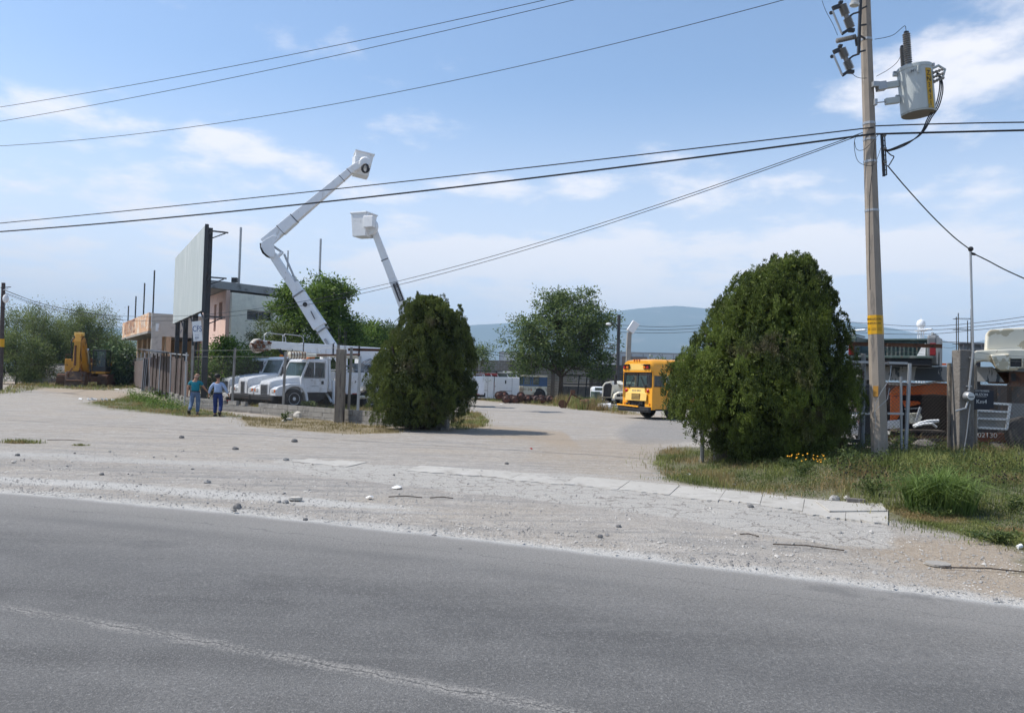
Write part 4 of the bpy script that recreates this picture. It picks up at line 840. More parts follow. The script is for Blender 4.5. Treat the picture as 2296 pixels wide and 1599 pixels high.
# concrete post with bare reinforcement
cp = gp(764, 30.2); cp.z = 0; cpt = thing('concrete_post', 'weathered square concrete post with bare reinforcing rods on top', 'post', cp)
OLDC = mat('old_board_marked_concrete', (.24, .205, .165), .95, spots=[((.12, .10, .09), 3, .52, .1), ((.34, .30, .25), 5, .6, .1)], bump=(18, .8, .03), stretch=(3, 3, .3))
quick('shaft', OLDC, cpt, lambda b: b.box((0, 0, 1.35), (.34, .34, 2.9)), bev=.02)
for x, y, h in ((-.11, -.1, .95), (.12, -.1, .8), (-.1, .1, .9), (.13, .12, .7)): quick('reinforcing_rod', STEEL, cpt, lambda b: b.tube([(x, y, 2.7), (x+random.uniform(-.02, .02), y, 2.8+h)], .009, 5))
quick('stirrup', STEEL, cpt, lambda b: [b.tube([(-.12, -.11, z), (.13, -.11, z), (.13, .12, z), (-.11, .11, z), (-.12, -.11, z)], .005, 4) for z in (3.0, 3.3)])
tag(quick('steel_beam', RUST, None, lambda b: (b.bar(gp(778, 31.5)+Vector((0, 0, 2.88)), gp(905, 31.5)+Vector((0, 0, 2.90)), .10, .02), b.bar(gp(778, 31.5)+Vector((0, .05, 2.83)), gp(905, 31.5)+Vector((0, .05, 2.85)), .012, .08))), 'long rusty brown steel beam laid level above the truck body', 'beam')

# rusty sheet fence along the side street
sf = thing('sheet_fence', 'fence of rusty corrugated sheets and poles along the side street', 'fence', P2)
RSH = mat('rusty_brown_sheet', (.115, .088, .078), .9, spots=[((.19, .06, .04), 1.4, .62, .06), ((.24, .22, .20), 2.2, .60, .08), ((.08, .06, .055), 3, .55, .1)], var=.2, bump=(12, .4), stretch=(1, 1, .4))
A = Vector(); B = P3-P2; L = B.length; d = B.normalized(); nn = Vector((-d.y, d.x, 0))
k = 0; s = .15
while s < L-.8:
    w = random.uniform(1.1, 1.9); w = min(w, L-s); hgt = random.uniform(1.8, 2.15)+.012*s
    b = MB(); N = 18; ripple = random.choice((0.012, .02, .025))
    for i in range(N):
        a1, a2 = s+w*i/N, s+w*(i+1)/N; o1, o2 = ripple*((i) % 2), ripple*((i+1) % 2)
        za = .40; p = [A+d*a1-nn*(.05+o1), A+d*a2-nn*(.05+o2)]
        b.add([p[0]+Vector((0, 0, za)), p[1]+Vector((0, 0, za)), p[1]+Vector((0, 0, za+hgt)), p[0]+Vector((0, 0, za+hgt)), p[0]+nn*.012+Vector((0, 0, za)), p[1]+nn*.012+Vector((0, 0, za)), p[1]+nn*.012+Vector((0, 0, za+hgt)), p[0]+nn*.012+Vector((0, 0, za+hgt))], [(0, 1, 2, 3), (7, 6, 5, 4), (0, 4, 5, 1), (3, 2, 6, 7)])
    b.build('sheet', RSH, sf); s += w+.02
for i in range(11):
    p = A+d*(L*i/10); quick('post', WOODM if i % 3 else GALV, sf, lambda b: b.tube([p+nn*.06+Vector((0, 0, 0)), p+nn*.06+Vector((random.uniform(-.06, .06), 0, 2.75))], .045, 6))
quick('top_rail', GALV, sf, lambda b: b.bar(A-nn*.02+Vector((0, 0, 2.62)), B-nn*.02+Vector((0, 0, 2.92)), .06, .06))
quick('roof_strip', STEEL, sf, lambda b: b.bar(A+d*8+nn*.3+Vector((0, 0, 2.78)), B+nn*.3+Vector((0, 0, 3.05)), .8, .05))
cl2 = thing('chain_link_fence', 'far old chain link fence before the ruined building columns', 'fence', P3)
B = P4-P3; m_ = MB(); chain(m_, Vector(), B, .1, 2.5, .12, .006); m_.build('wire_mesh', WIRE, cl2)
for i in range(9): quick('post', GALV, cl2, lambda b: b.tube([B*(i/8), B*(i/8)+Vector((0, 0, 2.9))], .05, 6))
quick('backing_panel', RSH, cl2, lambda b: b.bar(B*.02+nn*.1+Vector((0, 0, 1.2)), B*.8+nn*.1+Vector((0, 0, 1.2)), .04, 2.1))
tag(quick('corrugated_sheets', GALV, None, lambda b: [b.bar(P3+Vector((.1+i*.16, -.9-i*.1, 0)), P3+Vector((.05+i*.14, -.6, 2.4)), .5, .02, up=(1, 0, 0)) for i in range(3)]), 'bundle of grey sheets leaning upright at the fence corner', 'metal sheets')

# --- long block wall at the back of the yard, with trailers beyond
yw = thing('yard_wall', 'long grey concrete block wall closing the yard behind the walnut tree', 'wall', (10, 76, 0))
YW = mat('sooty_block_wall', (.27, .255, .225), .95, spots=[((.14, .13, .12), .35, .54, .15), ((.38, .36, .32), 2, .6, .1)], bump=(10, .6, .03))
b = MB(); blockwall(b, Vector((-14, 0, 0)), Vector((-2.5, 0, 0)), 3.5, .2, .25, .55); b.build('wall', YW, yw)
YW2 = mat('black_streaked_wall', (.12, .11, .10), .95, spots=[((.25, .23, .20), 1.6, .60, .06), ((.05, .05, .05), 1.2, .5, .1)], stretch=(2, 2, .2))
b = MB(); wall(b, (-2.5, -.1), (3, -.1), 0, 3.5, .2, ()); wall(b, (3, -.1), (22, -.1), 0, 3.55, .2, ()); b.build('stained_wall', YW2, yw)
for x in range(-14, 22, 4): quick('pillar', DCONC, yw, lambda b: b.box((x, -.05, 1.85), (.35, .4, 3.72)))
TRL = mat('white_trailer_panel', (.58, .60, .62), .5, spots=[((.40, .39, .37), .8, .56, .15)]); TAN = mat('tan_trailer_door', (.26, .21, .17), .7)
def boxtrailer(vx0, vx1, Y, z1, label, kind):
    a, b_ = gp(vx0, Y), gp(vx1, Y); w = b_.x-a.x; r = thing('box_trailer', label, 'trailer', (a.x, Y, 0)); 
    quick('body', TRL, r, lambda b: b.bb(0, w, 0, 2.5, 1.0, z1))
    quick('top_rail', GALV, r, lambda b: b.bb(-.05, w+.05, -.06, 2.56, z1, z1+.12)); quick('underframe', STEEL, r, lambda b: b.bb(.5, w-.5, .3, 2.2, .7, .998))
    for i in range(int(w/1.2)+1): quick('rib', GALV, r, lambda b: b.bb(i*1.2, i*1.2+.08, -.05, -.003, 1.0, z1))
    for x in (1.2, w-1.5): quick('wheel', TYRE, r, lambda b: b.lathe([(0, .2), (.02, .5), (.28, .5), (.3, .2)], (x, .1, .5), (0, 1, 0), 16))
    if kind == 1:
        for x0, x1 in ((.4, 1.5), (1.9, 4.5), (5.2, 6.2)):
            if x1 < w: quick('door_panel' if kind else 'window', LENSC if x0 < 1 else GREYP, r, lambda b: b.bb(x0, x1, -.03, -.004, z1-1.15, z1-.15))
        text('10213', .55, STEEL, r, face_M((min(w*.62, 5), -.07, z1-1.0), (1, 0, 0)))
    if kind == 2: quick('door', TAN, r, lambda b: b.bb(w*.08, w*.92, -.09, -.055, 1.2, z1-.35))
boxtrailer(1118, 1218, 86, 4.75, 'white trailer with number and windows behind the left yard wall', 1)
boxtrailer(1345, 1398, 84, 4.75, 'short white box trailer behind the walnut tree right edge', 0)
boxtrailer(1388, 1455, 82, 4.9, 'box trailer end with tan door above the yard wall', 2)
boxtrailer(1457, 1560, 83, 4.95, 'long white box trailer above the yellow bus roof', 0)
for vx, Y, r in ((1480, 78.5, .9), (1500, 78.5, 1.0)):
    broadleaf('small_tree', 'low bush top peeping over the yard wall behind the bus' if vx < 1490 else 'second bush top over the yard wall nearer the big cypress', vt(vx, Y), [(0, 0, 3.2, r*1.2, .8, 1.1)], 24, 60, .22, .06, 2.0, BRL, clr=.5)
# dark open shed behind the tree
sh = thing('steel_shed', 'dark steel frame and tank under the walnut tree', 'scrap', vt(1300, 71))
quick('tank', DCONC, sh, lambda b: b.bb(-1.6, 3.2, 0, 1.4, .2, 1.35), bev=.08); quick('frame', STEEL, sh, lambda b: [b.bar((x, 0, .2), (x+.15, 0, 2.4), .1, .1) for x in (-1.7, -.2, .5, 1.9, 3.3)]+[b.bar((-1.7, 0, z), (3.4, 0, z), .1, .1) for z in (1.6, 2.35)])
# ================================================================ vehicles
def wheel(par, x, y, r=.52, w=.3, side=1, rim=WHITE, dual=False, name='wheel'):
    """tyre on its axle (along Y); side=+1 outer face towards +y"""
    t = MB(); ww = w*(2.1 if dual else 1); y0 = y-side*ww
    t.lathe([(0, r*.60), (.02, r*.93), (.05, r), (ww-.05, r), (ww-.02, r*.93), (ww-.005, r*.60)], (x, y0, r), (0, side, 0), 24)
    o = t.build(name, TYRE, par, smooth=True)
    h = MB(); h.lathe([(ww-.12, r*.58), (ww-.03, r*.60), (ww+.004, r*.60), (ww-.015, r*.53), (ww-.10, r*.44), (ww-.10, r*.24), (ww-.01, r*.20), (ww+.01, r*.12)], (x, y0, r), (0, side, 0), 20)
    for k in range(8):
        a = k*math.pi/4; h.lathe([(ww-.10, .022), (ww-.07, .022)], (x+math.cos(a)*r*.34, y0, r+math.sin(a)*r*.34), (0, side, 0), 5)
    h.build('rim', rim, o, smooth=True); return o
def work_truck(label, loc, rz, boom=None, paint=WHITE, name='bucket_truck', beacon=True, hi=0.0, grille='wide', plain=False, group='white utility trucks parked behind the fence'):
    r = thing(name, label, 'truck', loc, rz, group)
    # hood
    hb = MB(); T = lambda x, hw, zb, zt, rt: rr(x, hw, zb, zt, rt, .05)
    hb.loft([T(-.10, .50, .70, 1.28+hi, .10), T(-.16, .56, .68, 1.42+hi, .12), T(-.6, .62, .68, 1.54+hi, .14), T(-1.2, .74, .70, 1.66+hi, .16), T(-1.72, .90, .72, 1.74+hi, .18)]); hb.build('hood', paint, r, smooth=True)
    fd = MB()
    for s in (-1, 1):
        prof = [(-.12, .66), (-.14, .98), (-.30, 1.12), (-.62, 1.20), (-1.0, 1.30), (-1.5, 1.30), (-1.82, 1.12), (-1.98, .80), (-2.06, .40), (-1.92, .40), (-1.84, .76), (-1.68, 1.02), (-1.4, 1.16), (-1.05, 1.15), (-.76, .98), (-.62, .66)]
        fd.prism(prof, s*.52, s*1.13)
        fd.prism([(-.12, .66), (-.14, .98), (-.3, 1.12), (-1, 1.3), (-1.6, 1.28), (-1.6, .9), (-.8, .9), (-.62, .66)], s*.50, s*.62)
    fd.build('fender', paint, r, bev=.035)
    gr = MB(); gw = .36 if grille == 'wide' else .22; gr.bb(-.13, -.075, -gw, gw, .72, 1.26+hi); g_ = gr.build('grille', GALV, r, bev=.02)
    quick('slats', BLACK, g_, lambda b: [b.bb(-.072, -.066, -gw+.04, gw-.04, .77+i*.055, .795+i*.055) for i in range(int((.46+hi)/.055))])
    for s in (-1, 1):
        quick('headlight', LENSC, r, lambda b: b.bb(-.155, -.105, s*.72, s*.98, .82, 1.0), bev=.02); quick('turn_signal', LENSO, r, lambda b: b.bb(-.17, -.11, s*.99, s*1.1, .84, .99), bev=.01)
    quick('bumper', STEEL if not plain else WHITE, r, lambda b: (b.bb(-.06, .08, -1.15, 1.15, .42, .66), b.bb(-.1, .1, -.25, -.1, .5, .6)), bev=.04)
    # cab
    cb = MB(); prof = [(-1.62, .86), (-1.66, 1.72+hi), (-2.05, 2.52+hi), (-2.35, 2.64+hi), (-3.12, 2.64+hi), (-3.20, 2.5+hi), (-3.20, .86)]
    z1 = 2.52+hi
    # lower body, pillars and roof leave true openings for the glass
    cb.bb(-3.20, -1.62, -1.04, 1.04, .86, 1.62+hi); cb.bb(-3.20, -3.06, -1.04, 1.04, 1.62+hi, z1)
    cb.loft([rr(-1.98, .92, z1-.06, z1+.02, .02, .01), rr(-2.12, 1.0, z1-.05, z1+.10, .06, .02), rr(-2.6, 1.04, z1-.05, z1+.15, .09, .02), rr(-3.2, 1.02, z1-.05, z1+.12, .08, .02)])
    for s in (-1, 1):
        cb.bar((-1.66, s*.99, 1.60+hi), (-2.06, s*.93, z1), .09, .10); cb.bar((-2.42, s*1.0, 1.6+hi), (-2.42, s*.97, z1), .05, .05)
    cb.build('cab', paint, r, bev=.025)
    quick('windshield', GLASS, r, lambda b: b.add([(-1.66, -.96, 1.63+hi), (-1.66, .96, 1.63+hi), (-2.04, .90, z1), (-2.04, -.90, z1), (-1.68, -.96, 1.63+hi), (-1.68, .96, 1.63+hi), (-2.06, .90, z1), (-2.06, -.90, z1)], [(0, 1, 2, 3), (7, 6, 5, 4)]))
    quick('seat', BLACK, r, lambda b: (b.bb(-2.9, -2.4, -.8, .8, 1.3, 1.5), b.bb(-3.02, -2.9, .2, .75, 1.5, 2.15), b.bb(-3.02, -2.9, -.75, -.2, 1.5, 2.15)))
    quick('steering_wheel', BLACK, r, lambda b: b.tube([(-2.12+.08*math.sin(a), .5+.2*math.cos(a), 1.66+hi+.2*math.sin(a)) for a in [k*math.pi/6 for k in range(13)]], .018, 5))
    for s in (-1, 1):
        d_ = quick('door', paint, r, lambda b: (b.bb(-3.0, -1.82, s*1.043, s*1.062, .92, 1.62+hi)), bev=.015)
        if s > 0:
            quick('handle', BLACK, d_, lambda b: b.bb(-2.95, -2.82, 1.063, 1.085, 1.30, 1.48)); 
            if not plain:
                text('P24', .09, STEEL, d_, face_M((-2.22, 1.066, 1.50), (-1, 0, 0)))
                text('________\n_______\n________', .10, STEEL, d_, face_M((-2.36, 1.066, 1.42), (-1, 0, 0)))
                text('EL CARMEN N.L. MX', .055, STEEL, d_, face_M((-2.40, 1.066, 1.19), (-1, 0, 0)))
        quick('side_window', DGLASS, r, lambda b: b.add([(-1.78, s*1.03, 1.63+hi), (-3.04, s*1.03, 1.63+hi), (-3.04, s*.97, z1), (-2.12, s*.97, z1)], [(0, 1, 2, 3)]))
        quick('window_frame', GALV, r, lambda b: (b.bar((-1.80, s*1.035, 1.66+hi), (-3.04, s*1.035, 1.66+hi), .04, .03), b.bar((-3.03, s*1.035, 1.65+hi), (-3.03, s*.975, z1), .04, .04), b.bar((-2.10, s*.99, z1-.02), (-3.03, s*.98, z1-.02), .03, .03)))
        quick('mirror', BLACK, r, lambda b: (b.box((-1.86, s*1.30, 2.0+hi), (.08, .20, .42)), b.tube([(-1.8, s*1.04, 1.75+hi), (-1.82, s*1.28, 1.82+hi)], .015, 5), b.tube([(-2.0, s*1.0, 2.4+hi), (-1.86, s*1.28, 2.2+hi)], .015, 5)))
        quick('step', BLACK, r, lambda b: (b.bb(-2.8, -2.1, s*.75, s*1.05, .42, .50), b.bb(-3.1, -2.05, s*.6, s*.95, .50, .84)))
    if beacon: quick('beacon', LENSO, r, lambda b: b.bb(-2.75, -2.45, -.45, .45, z1+.16, z1+.27), bev=.03)
    quick('frame_rail', STEEL, r, lambda b: (b.bb(-7.9, -.2, .3, .42, .62, .82), b.bb(-7.9, -.2, -.42, -.3, .62, .82), b.bb(-7.9, -3.4, -1.0, 1.0, .82, .88)))
    for s in (-1, 1): wheel(r, -1.22, s*1.12, side=s); wheel(r, -6.0, s*1.15, side=s, dual=True)
    # utility body
    for s in (-1, 1):
        u = MB(); y0, y1 = (s*.68, s*1.18)
        u.bb(-5.25, -3.85, y0, y1, .78, 1.98); u.bb(-7.8, -6.75, y0, y1, .78, 1.98); u.bb(-6.75, -5.25, y0, y1, 1.22, 1.98); u.build('utility_body', paint, r, bev=.03)
        for x0, x1, za in ((-5.2, -4.55, .84), (-4.5, -3.9, .84), (-6.7, -5.3, 1.3), (-7.75, -6.8, .84)):
            dd_ = quick('locker_door', paint, r, lambda b: b.bb(x0, x1, s*1.183, s*1.20, za, 1.9), bev=.01)
            quick('latch', STEEL, dd_, lambda b: b.bb((x0+x1)/2-.03, (x0+x1)/2+.03, s*1.2, s*1.215, 1.42, 1.52))
        quick('reflector', LENSR, r, lambda b: [b.bb(x, x+.3, s*1.184, s*1.19, .79, .83) for x in (-7.5, -5.0, -4.3)])
        quick('grab_rail', GALV, r, lambda b: (b.tube([(-7.8, s*1.1, 2.12), (-3.9, s*1.1, 2.12)], .025, 6), [b.tube([(x, s*1.1, 1.98), (x, s*1.1, 2.12)], .02, 5) for x in (-7.7, -6.4, -5.1, -4.0)]))
        og = quick('outrigger', paint, r, lambda b: (b.bar((-3.62, s*.95, 1.5), (-3.62, s*1.12, .25), .14, .16), b.bar((-3.45, s*.5, .9), (-3.5, s*1.05, .35), .1, .1)), bev=.01)
        quick('foot', STEEL, og, lambda b: b.box((-3.6, s*1.14, .17), (.35, .28, .05)))
    return r
def bucket(par, c, yaw, tilt=0, s=1.0, marks=True):
    M = Matrix.Translation(c) @ Matrix.Rotation(yaw, 4, 'Z') @ Matrix.Rotation(tilt, 4, 'Y'); b = MB(M)
    hw = .42*s; k = .84
    b.add([(x*(k if z < 0 else 1), y*(k if z < 0 else 1), z) for z in (-.55*s, .5*s) for x, y in ((-hw, -hw), (hw, -hw), (hw, hw), (-hw, hw))], [(0, 3, 2, 1), (0, 1, 5, 4), (1, 2, 6, 5), (2, 3, 7, 6), (3, 0, 4, 7)])
    b.add([(x*(k if z < -.4 else 1)*.93, y*(k if z < -.4 else 1)*.93, z) for z in (-.5*s, .5*s) for x, y in ((-hw, -hw), (hw, -hw), (hw, hw), (-hw, hw))], [(0, 1, 2, 3), (0, 4, 5, 1), (1, 5, 6, 2), (2, 6, 7, 3), (3, 7, 4, 0)])
    for x0, x1, y0, y1 in ((-1, 1, -1, -.9), (-1, 1, .9, 1), (-1, -.9, -1, 1), (.9, 1, -1, 1)): b.bb(x0*hw*1.08, x1*hw*1.08, y0*hw*1.08, y1*hw*1.08, .47*s, .54*s)
    o = b.build('bucket', FIBER, par, bev=.02)
    return o, M
def boom_bar(par, name, p0, p1, w0, w1, m=WHITE, h=1.15):
    p0 = Vector(p0); p1 = Vector(p1); d = (p1-p0).normalized(); sx_ = Vector((0, 1, 0)) if abs(d.y) < .5 else Vector((1, 0, 0)); up = d.cross(sx_).normalized(); sx_ = up.cross(d)
    vs = [p+sx_*a*w/2*.8+up*c*w/2*h for p, w in ((p0, w0), (p1, w1)) for a, c in ((-1, -1), (1, -1), (1, 1), (-1, 1))]
    b = MB(); b.add(vs, [(0, 3, 2, 1), (4, 5, 6, 7), (0, 1, 5, 4), (1, 2, 6, 5), (2, 3, 7, 6), (3, 0, 4, 7)]); return b.build(name, m, par, bev=.03)
HEAD = math.atan2(-.707, -.707)
def to_local(t, p):  # world point to the local space of thing t (translation + z rotation)
    return Matrix.Rotation(-t.rotation_euler.z, 4, 'Z') @ (Vector(p)-Vector(t.location))
def loc_for(wheel_v, D, off=1.22, lat=1.12, hd=HEAD):   # truck origin so that its left front wheel stands under the given column
    w = gp(wheel_v, D); w.z = 0; f = Vector((math.cos(hd), math.sin(hd), 0)); l = Vector((-f.y, f.x, 0)); return w+f*off-l*lat
# --- nearest truck: digger derrick with its boom stowed over the cab
la = loc_for(662, 41.0)
tA = work_truck('nearest white utility truck, digger boom laid flat above its cab', la, HEAD, hi=-.02)
for k in range(1):
    yb = 1.25     # boom lies level above the left side of the cab and runs past the tail
    quick('turret', WHITE, tA, lambda b: (b.lathe([(0, .5), (.1, .5), (.1, .36), (1.0, .32), (1.9, .30)], (-6.2, 0, .9), (0, 0, 1), 16), b.bb(-6.6, -5.8, -.34, .34, 2.2, 3.0)), bev=.02)
    o = boom_bar(tA, 'boom', (-7.6, .1, 3.17), (-2.0, .25, 3.22), .50, .44); 
    boom_bar(tA, 'boom_extension', (-2.05, .25, 3.24), (.35, .33, 3.30), .36, .34, FIBER)
    boom_bar(tA, 'underboom', (-7.2, .1, 2.86), (-1.2, .28, 2.93), .22, .20, CREAM)
    quick('boom_band', STEEL, tA, lambda b: [b.box((x, .2, 3.2), (.06, .46, .60)) for x in (-5.6, -3.9, -2.05)])
    hd_ = quick('boom_head', mat('worn_boom_head', (.34, .32, .29), .6, spots=[((.12, .07, .05), 7, .52, .06), ((.6, .58, .54), 5, .58, .05)]), tA, lambda b: (b.lathe([(-.24, .10), (-.2, .32), (-.1, .37), (.1, .37), (.2, .32), (.24, .10)], (.55, .33, 3.20), (0, 1, 0), 18), b.bb(-.1, .5, .1, .56, 3.0, 3.42)), smooth=True)
    quick('winch_parts', RUST, hd_, lambda b: [b.lathe([(0, .08), (.06, .10), (.10, .05)], (.55+math.cos(a)*.22, .57, 3.2+math.sin(a)*.22), (0, 1, 0), 8) for a in [k*1.05 for k in range(6)]]+[b.box((random.uniform(-.1, .95), .56, random.uniform(2.95, 3.45)), (.12, .10, .10)) for _ in range(12)])
    quick('guard_loop', GALV, tA, lambda b: [b.tube([(x, .2, 3.42), (x, .2, 3.78), (x-.12, .2, 3.90), (x-1.05, .2, 3.86), (x-1.2, .2, 3.72), (x-1.22, .2, 3.42)], .028, 6) for x in (.1, -.95)])
    ag = quick('auger', CREAM, tA, lambda b: b.lathe([(0, .05), (.02, .17), (1.0, .17), (1.1, .10), (1.6, .10), (1.62, .05), (4.2, .045)], (-.9, .95, 2.78), (-1, -.02, .03), 12), smooth=True)
    quick('auger_flight', RUST, tA, lambda b: [b.lathe([(0, .02), (.01, .20), (.04, .20), (.05, .02)], (-1.0-k*.16, .95, 2.785+k*.004), (-1, .25, .03), 12) for k in range(6)]+[b.tube([(-2.5, .95, 2.83), (-5.3, .9, 3.0)], .05, 8)])
    quick('boom_rest', WHITE, tA, lambda b: (b.bar((-3.45, .9, 1.0), (-3.45, .7, 2.95), .12, .12), b.bar((-3.45, -.5, 1.0), (-3.45, .0, 2.95), .12, .12), b.bb(-3.52, -3.38, -.1, .9, 2.62, 2.76)), bev=.01)
    quick('hydraulic_block', GREYP, tA, lambda b: (b.bb(-6.9, -6.1, .5, .9, 2.0, 2.35), b.bb(-5.7, -5.2, .3, .8, 2.0, 2.5), b.tube([(-4.2, .6, 2.3), (-7.4, .6, 2.45)], .06, 6), [b.tube([(-5.2-.2*i, .5, 2.2), (-5.6-.2*i, .9, 2.6), (-6.4, .4, 2.8)], .02, 5) for i in range(5)]), bev=.01)
    quick('mud_roll', CREAM, tA, lambda b: b.tube([(-5.2, 1.1, .62), (-7.5, 1.1, .62)], .1, 8)); quick('hose', BLACK, tA, lambda b: [b.tube([(-.6+.1*i, .6, 3.1), (-.8, .75, 2.7), (-1.0, .7, 2.55), (-1.2, .75, 2.85), (-1.3, .6, 3.1)], .022, 5) for i in range(3)])
# --- second truck with the tall articulated boom
lb = la+Vector((-1.8, 2.0, 0))
tB = work_truck('middle white truck of the row, raising the tall bent boom', lb, HEAD, hi=.10, grille='narrow')
Yb = 47.0
def wb_(vx, vy, Y=Yb): return to_local(tB, at(vx, vy, Y))
base_p = at(768, 812, Yb)
quick('turret', WHITE, tB, lambda b: b.lathe([(0, .5), (.1, .5), (.1, .34), (1.9, .30), (2.0, .2)], to_local(tB, (base_p.x, Yb, .9)), (0, 0, 1), 16), smooth=True)
def wboom(par, t, name, a, b_, w0, w1, m=WHITE, h=1.15):   # boom drawn in the world plane facing the road
    return boom_bar_world(par, t, name, at(*a), at(*b_), w0, w1, m, h)
def boom_bar_world(par, t, name, p0, p1, w0, w1, m, h):
    d = (p1-p0).normalized(); sx_ = Vector((0, 1, 0)); sx_ = (sx_-d*d.dot(sx_)).normalized(); up = d.cross(sx_)
    b = MB(); vs = [to_local(t, p+sx_*a*w/2*.9+up*c*w/2*h) for p, w in ((p0, w0), (p1, w1)) for a, c in ((-1, -1), (1, -1), (1, 1), (-1, 1))]
    b.add(vs, [(0, 3, 2, 1), (4, 5, 6, 7), (0, 1, 5, 4), (1, 2, 6, 5), (2, 3, 7, 6), (3, 0, 4, 7)]); return b.build(name, m, par, bev=.035)
L1 = wboom(tB, tB, 'lower_boom', (768, 812, Yb), (612, 572, Yb), .50, .40, WHITE, 1.15)
wboom(tB, tB, 'lower_boom_sleeve', (718, 733, Yb), (668, 655, Yb), .70, .62, WHITE, 1.15)
for a, c in (((724, 742), (706, 714)), ((672, 662), (648, 626))): wboom(tB, tB, 'boom_band', (*a, Yb), (a[0]+(c[0]-a[0])*.08, a[1]+(c[1]-a[1])*.08, Yb), .78, .78, GREYP, 1.0)
wboom(tB, tB, 'lift_cylinder', (696, 690, Yb-.1), (664, 632, Yb-.1), .30, .26, WHITE, 1)
wboom(tB, tB, 'cylinder_rod', (664, 632, Yb-.1), (637, 570, Yb-.1), .12, .12, GALV, 1)
wboom(tB, tB, 'link_arm', (634, 566, Yb-.1), (611, 586, Yb-.1), .17, .17, WHITE, 1); wboom(tB, tB, 'link_arm', (635, 568, Yb-.1), (612, 552, Yb-.1), .13, .13, GALV, 1)
wboom(tB, tB, 'feed_pipe', (728, 760, Yb-.3), (752, 800, Yb-.3), .14, .14, GALV, 1)
kn = MB()   # knuckle plate
kp = [(586, 544), (597, 536), (612, 528), (628, 532), (614, 548), (617, 566), (614, 578), (603, 576), (592, 566), (585, 553)]
for yy in (Yb-.33, Yb+.15):
    k1 = [to_local(tB, at(a, b_, yy)) for a, b_ in kp]; k2 = [to_local(tB, at(a, b_, yy+.16)) for a, b_ in kp]; n = len(kp)
    kn.add(k1+k2, [tuple(range(n)), tuple(reversed(range(n, 2*n)))]+[(i, i+n, (i+1) % n+n, (i+1) % n) for i in range(n)])
kn.build('knuckle', WHITE, tB, bev=.02)
quick('hose_guide', BLACK, tB, lambda b: b.tube([wb_(585, 546), wb_(585.5, 556), wb_(590, 567), wb_(599, 575), wb_(609, 579)], .07, 6))
wboom(tB, tB, 'upper_boom', (594, 547, Yb), (800, 372, Yb), .56, .34, WHITE, 1.15)
wboom(tB, tB, 'boom_collar', (630, 517, Yb), (660, 491, Yb), .585, .55, WHITE, 1.12)
for a in ((630, 517), (660, 491), (766, 401), (783, 386)): wboom(tB, tB, 'rivet_line', (*a, Yb), (a[0]+1.2, a[1]-1.1, Yb), .595-(a[0]-630)*.0014, .59-(a[0]-630)*.0014, STEEL, 1.13)
for a in ((744, 777), (760, 798)): wboom(tB, tB, 'rivet_line', (*a, Yb), (a[0]-1, a[1]-1.4, Yb), .53, .53, STEEL, 1.12)
quick('inspection_hole', BLACK, tB, lambda b: (b.lathe([(0, .14), (.03, .14)], to_local(tB, at(684, 683, Yb-.42)), to_local(tB, Vector(tB.location)+Vector((0, -1, 0))), 12), b.bar(to_local(tB, at(697, 698, Yb-.44)), to_local(tB, at(706, 716, Yb-.44)), .10, .04)))
wboom(tB, tB, 'bucket_arm', (792, 380, Yb-.35), (820, 362, Yb-.35), .42, .40, FIBER, 1)
bo, M_ = bucket(tB, to_local(tB, at(812, 371, Yb+.35)), R(18)-HEAD, R(8), 1.28)
quick('bucket_liner_box', FIBER, bo, lambda b: b.box(to_local(tB, at(797, 362, Yb-.28)), (.25, .3, .5)))
quick('coiled_hose', BLACK, bo, lambda b: b.tube([to_local(tB, at(819+9*math.cos(a)*(1-.02*k), 378+9.5*math.sin(a), Yb-.62-.02*k)) for k, a in enumerate([j*.55 for j in range(28)])], .05, 5))
quick('pivot_cap', FIBER, bo, lambda b: b.lathe([(0, .36), (.1, .36), (.16, .28)], to_local(tB, at(819, 366, Yb-.55)), to_local(tB, Vector(tB.location)+Vector((0, -1, 0))), 14))
# --- third truck, only its cab nose shows
tC = work_truck('third white truck, furthest left behind the two others', la+Vector((-3.6, 4.3, 0)), HEAD, hi=.05, beacon=False, plain=True)
quick('turret', WHITE, tC, lambda b: b.lathe([(0, .45), (.1, .45), (.1, .30), (1.1, .28)], (-4.6, 0, .9), (0, 0, 1), 14))
# --- fourth truck behind the dark cypress, lifting the second bucket
hd4 = R(183); tD = work_truck('white truck mostly hidden behind the dark cypress with second raised bucket', (-9.6, 52, 0), hd4, hi=0, plain=True, beacon=False)
Yd = 51.9; bp_ = at(952, 815, Yd)
quick('turret', WHITE, tD, lambda b: b.lathe([(0, .5), (.1, .5), (.1, .34), (1.7, .30)], to_local(tD, (bp_.x, Yd, .9)), (0, 0, 1), 16), smooth=True)
wboom(tD, tD, 'boom', (952, 815, Yd), (880, 625, Yd), .54, .47, FIBER, 1.1); wboom(tD, tD, 'boom_extension', (880, 625, Yd), (840, 520, Yd), .45, .38, FIBER, 1.1)
wboom(tD, tD, 'boom_band', (864, 585, Yd), (862.8, 582, Yd), .46, .46, GREYP, 1.1)
d_ = (at(880, 625, Yd)-at(905, 690, Yd)).normalized()
pc = at(893, 655, Yd-.30)
pl = MB(); dn = Vector((-.93, 0, .37)); pl.bar(to_local(tD, pc-d_*.62), to_local(tD, pc+d_*.62), .04, .34, up=(1, 0, 0)); lbp = pl.build('name_plate', BLACK, tD)
Mt = Matrix.Rotation(-tD.rotation_euler.z, 4, 'Z') @ Matrix.Translation(-Vector(tD.location)) @ face_M(pc+Vector((0, -.06, 0)), (-d_.x, 0, -d_.z), (-d_.z*-1, 0, -d_.x))
text('HI-RANGER', .22, FIBER, lbp, Mt, sx=1.0)
bo, M_ = bucket(tD, to_local(tD, at(815.5, 506, Yd)), R(-24)-hd4, 0, 1.45); 
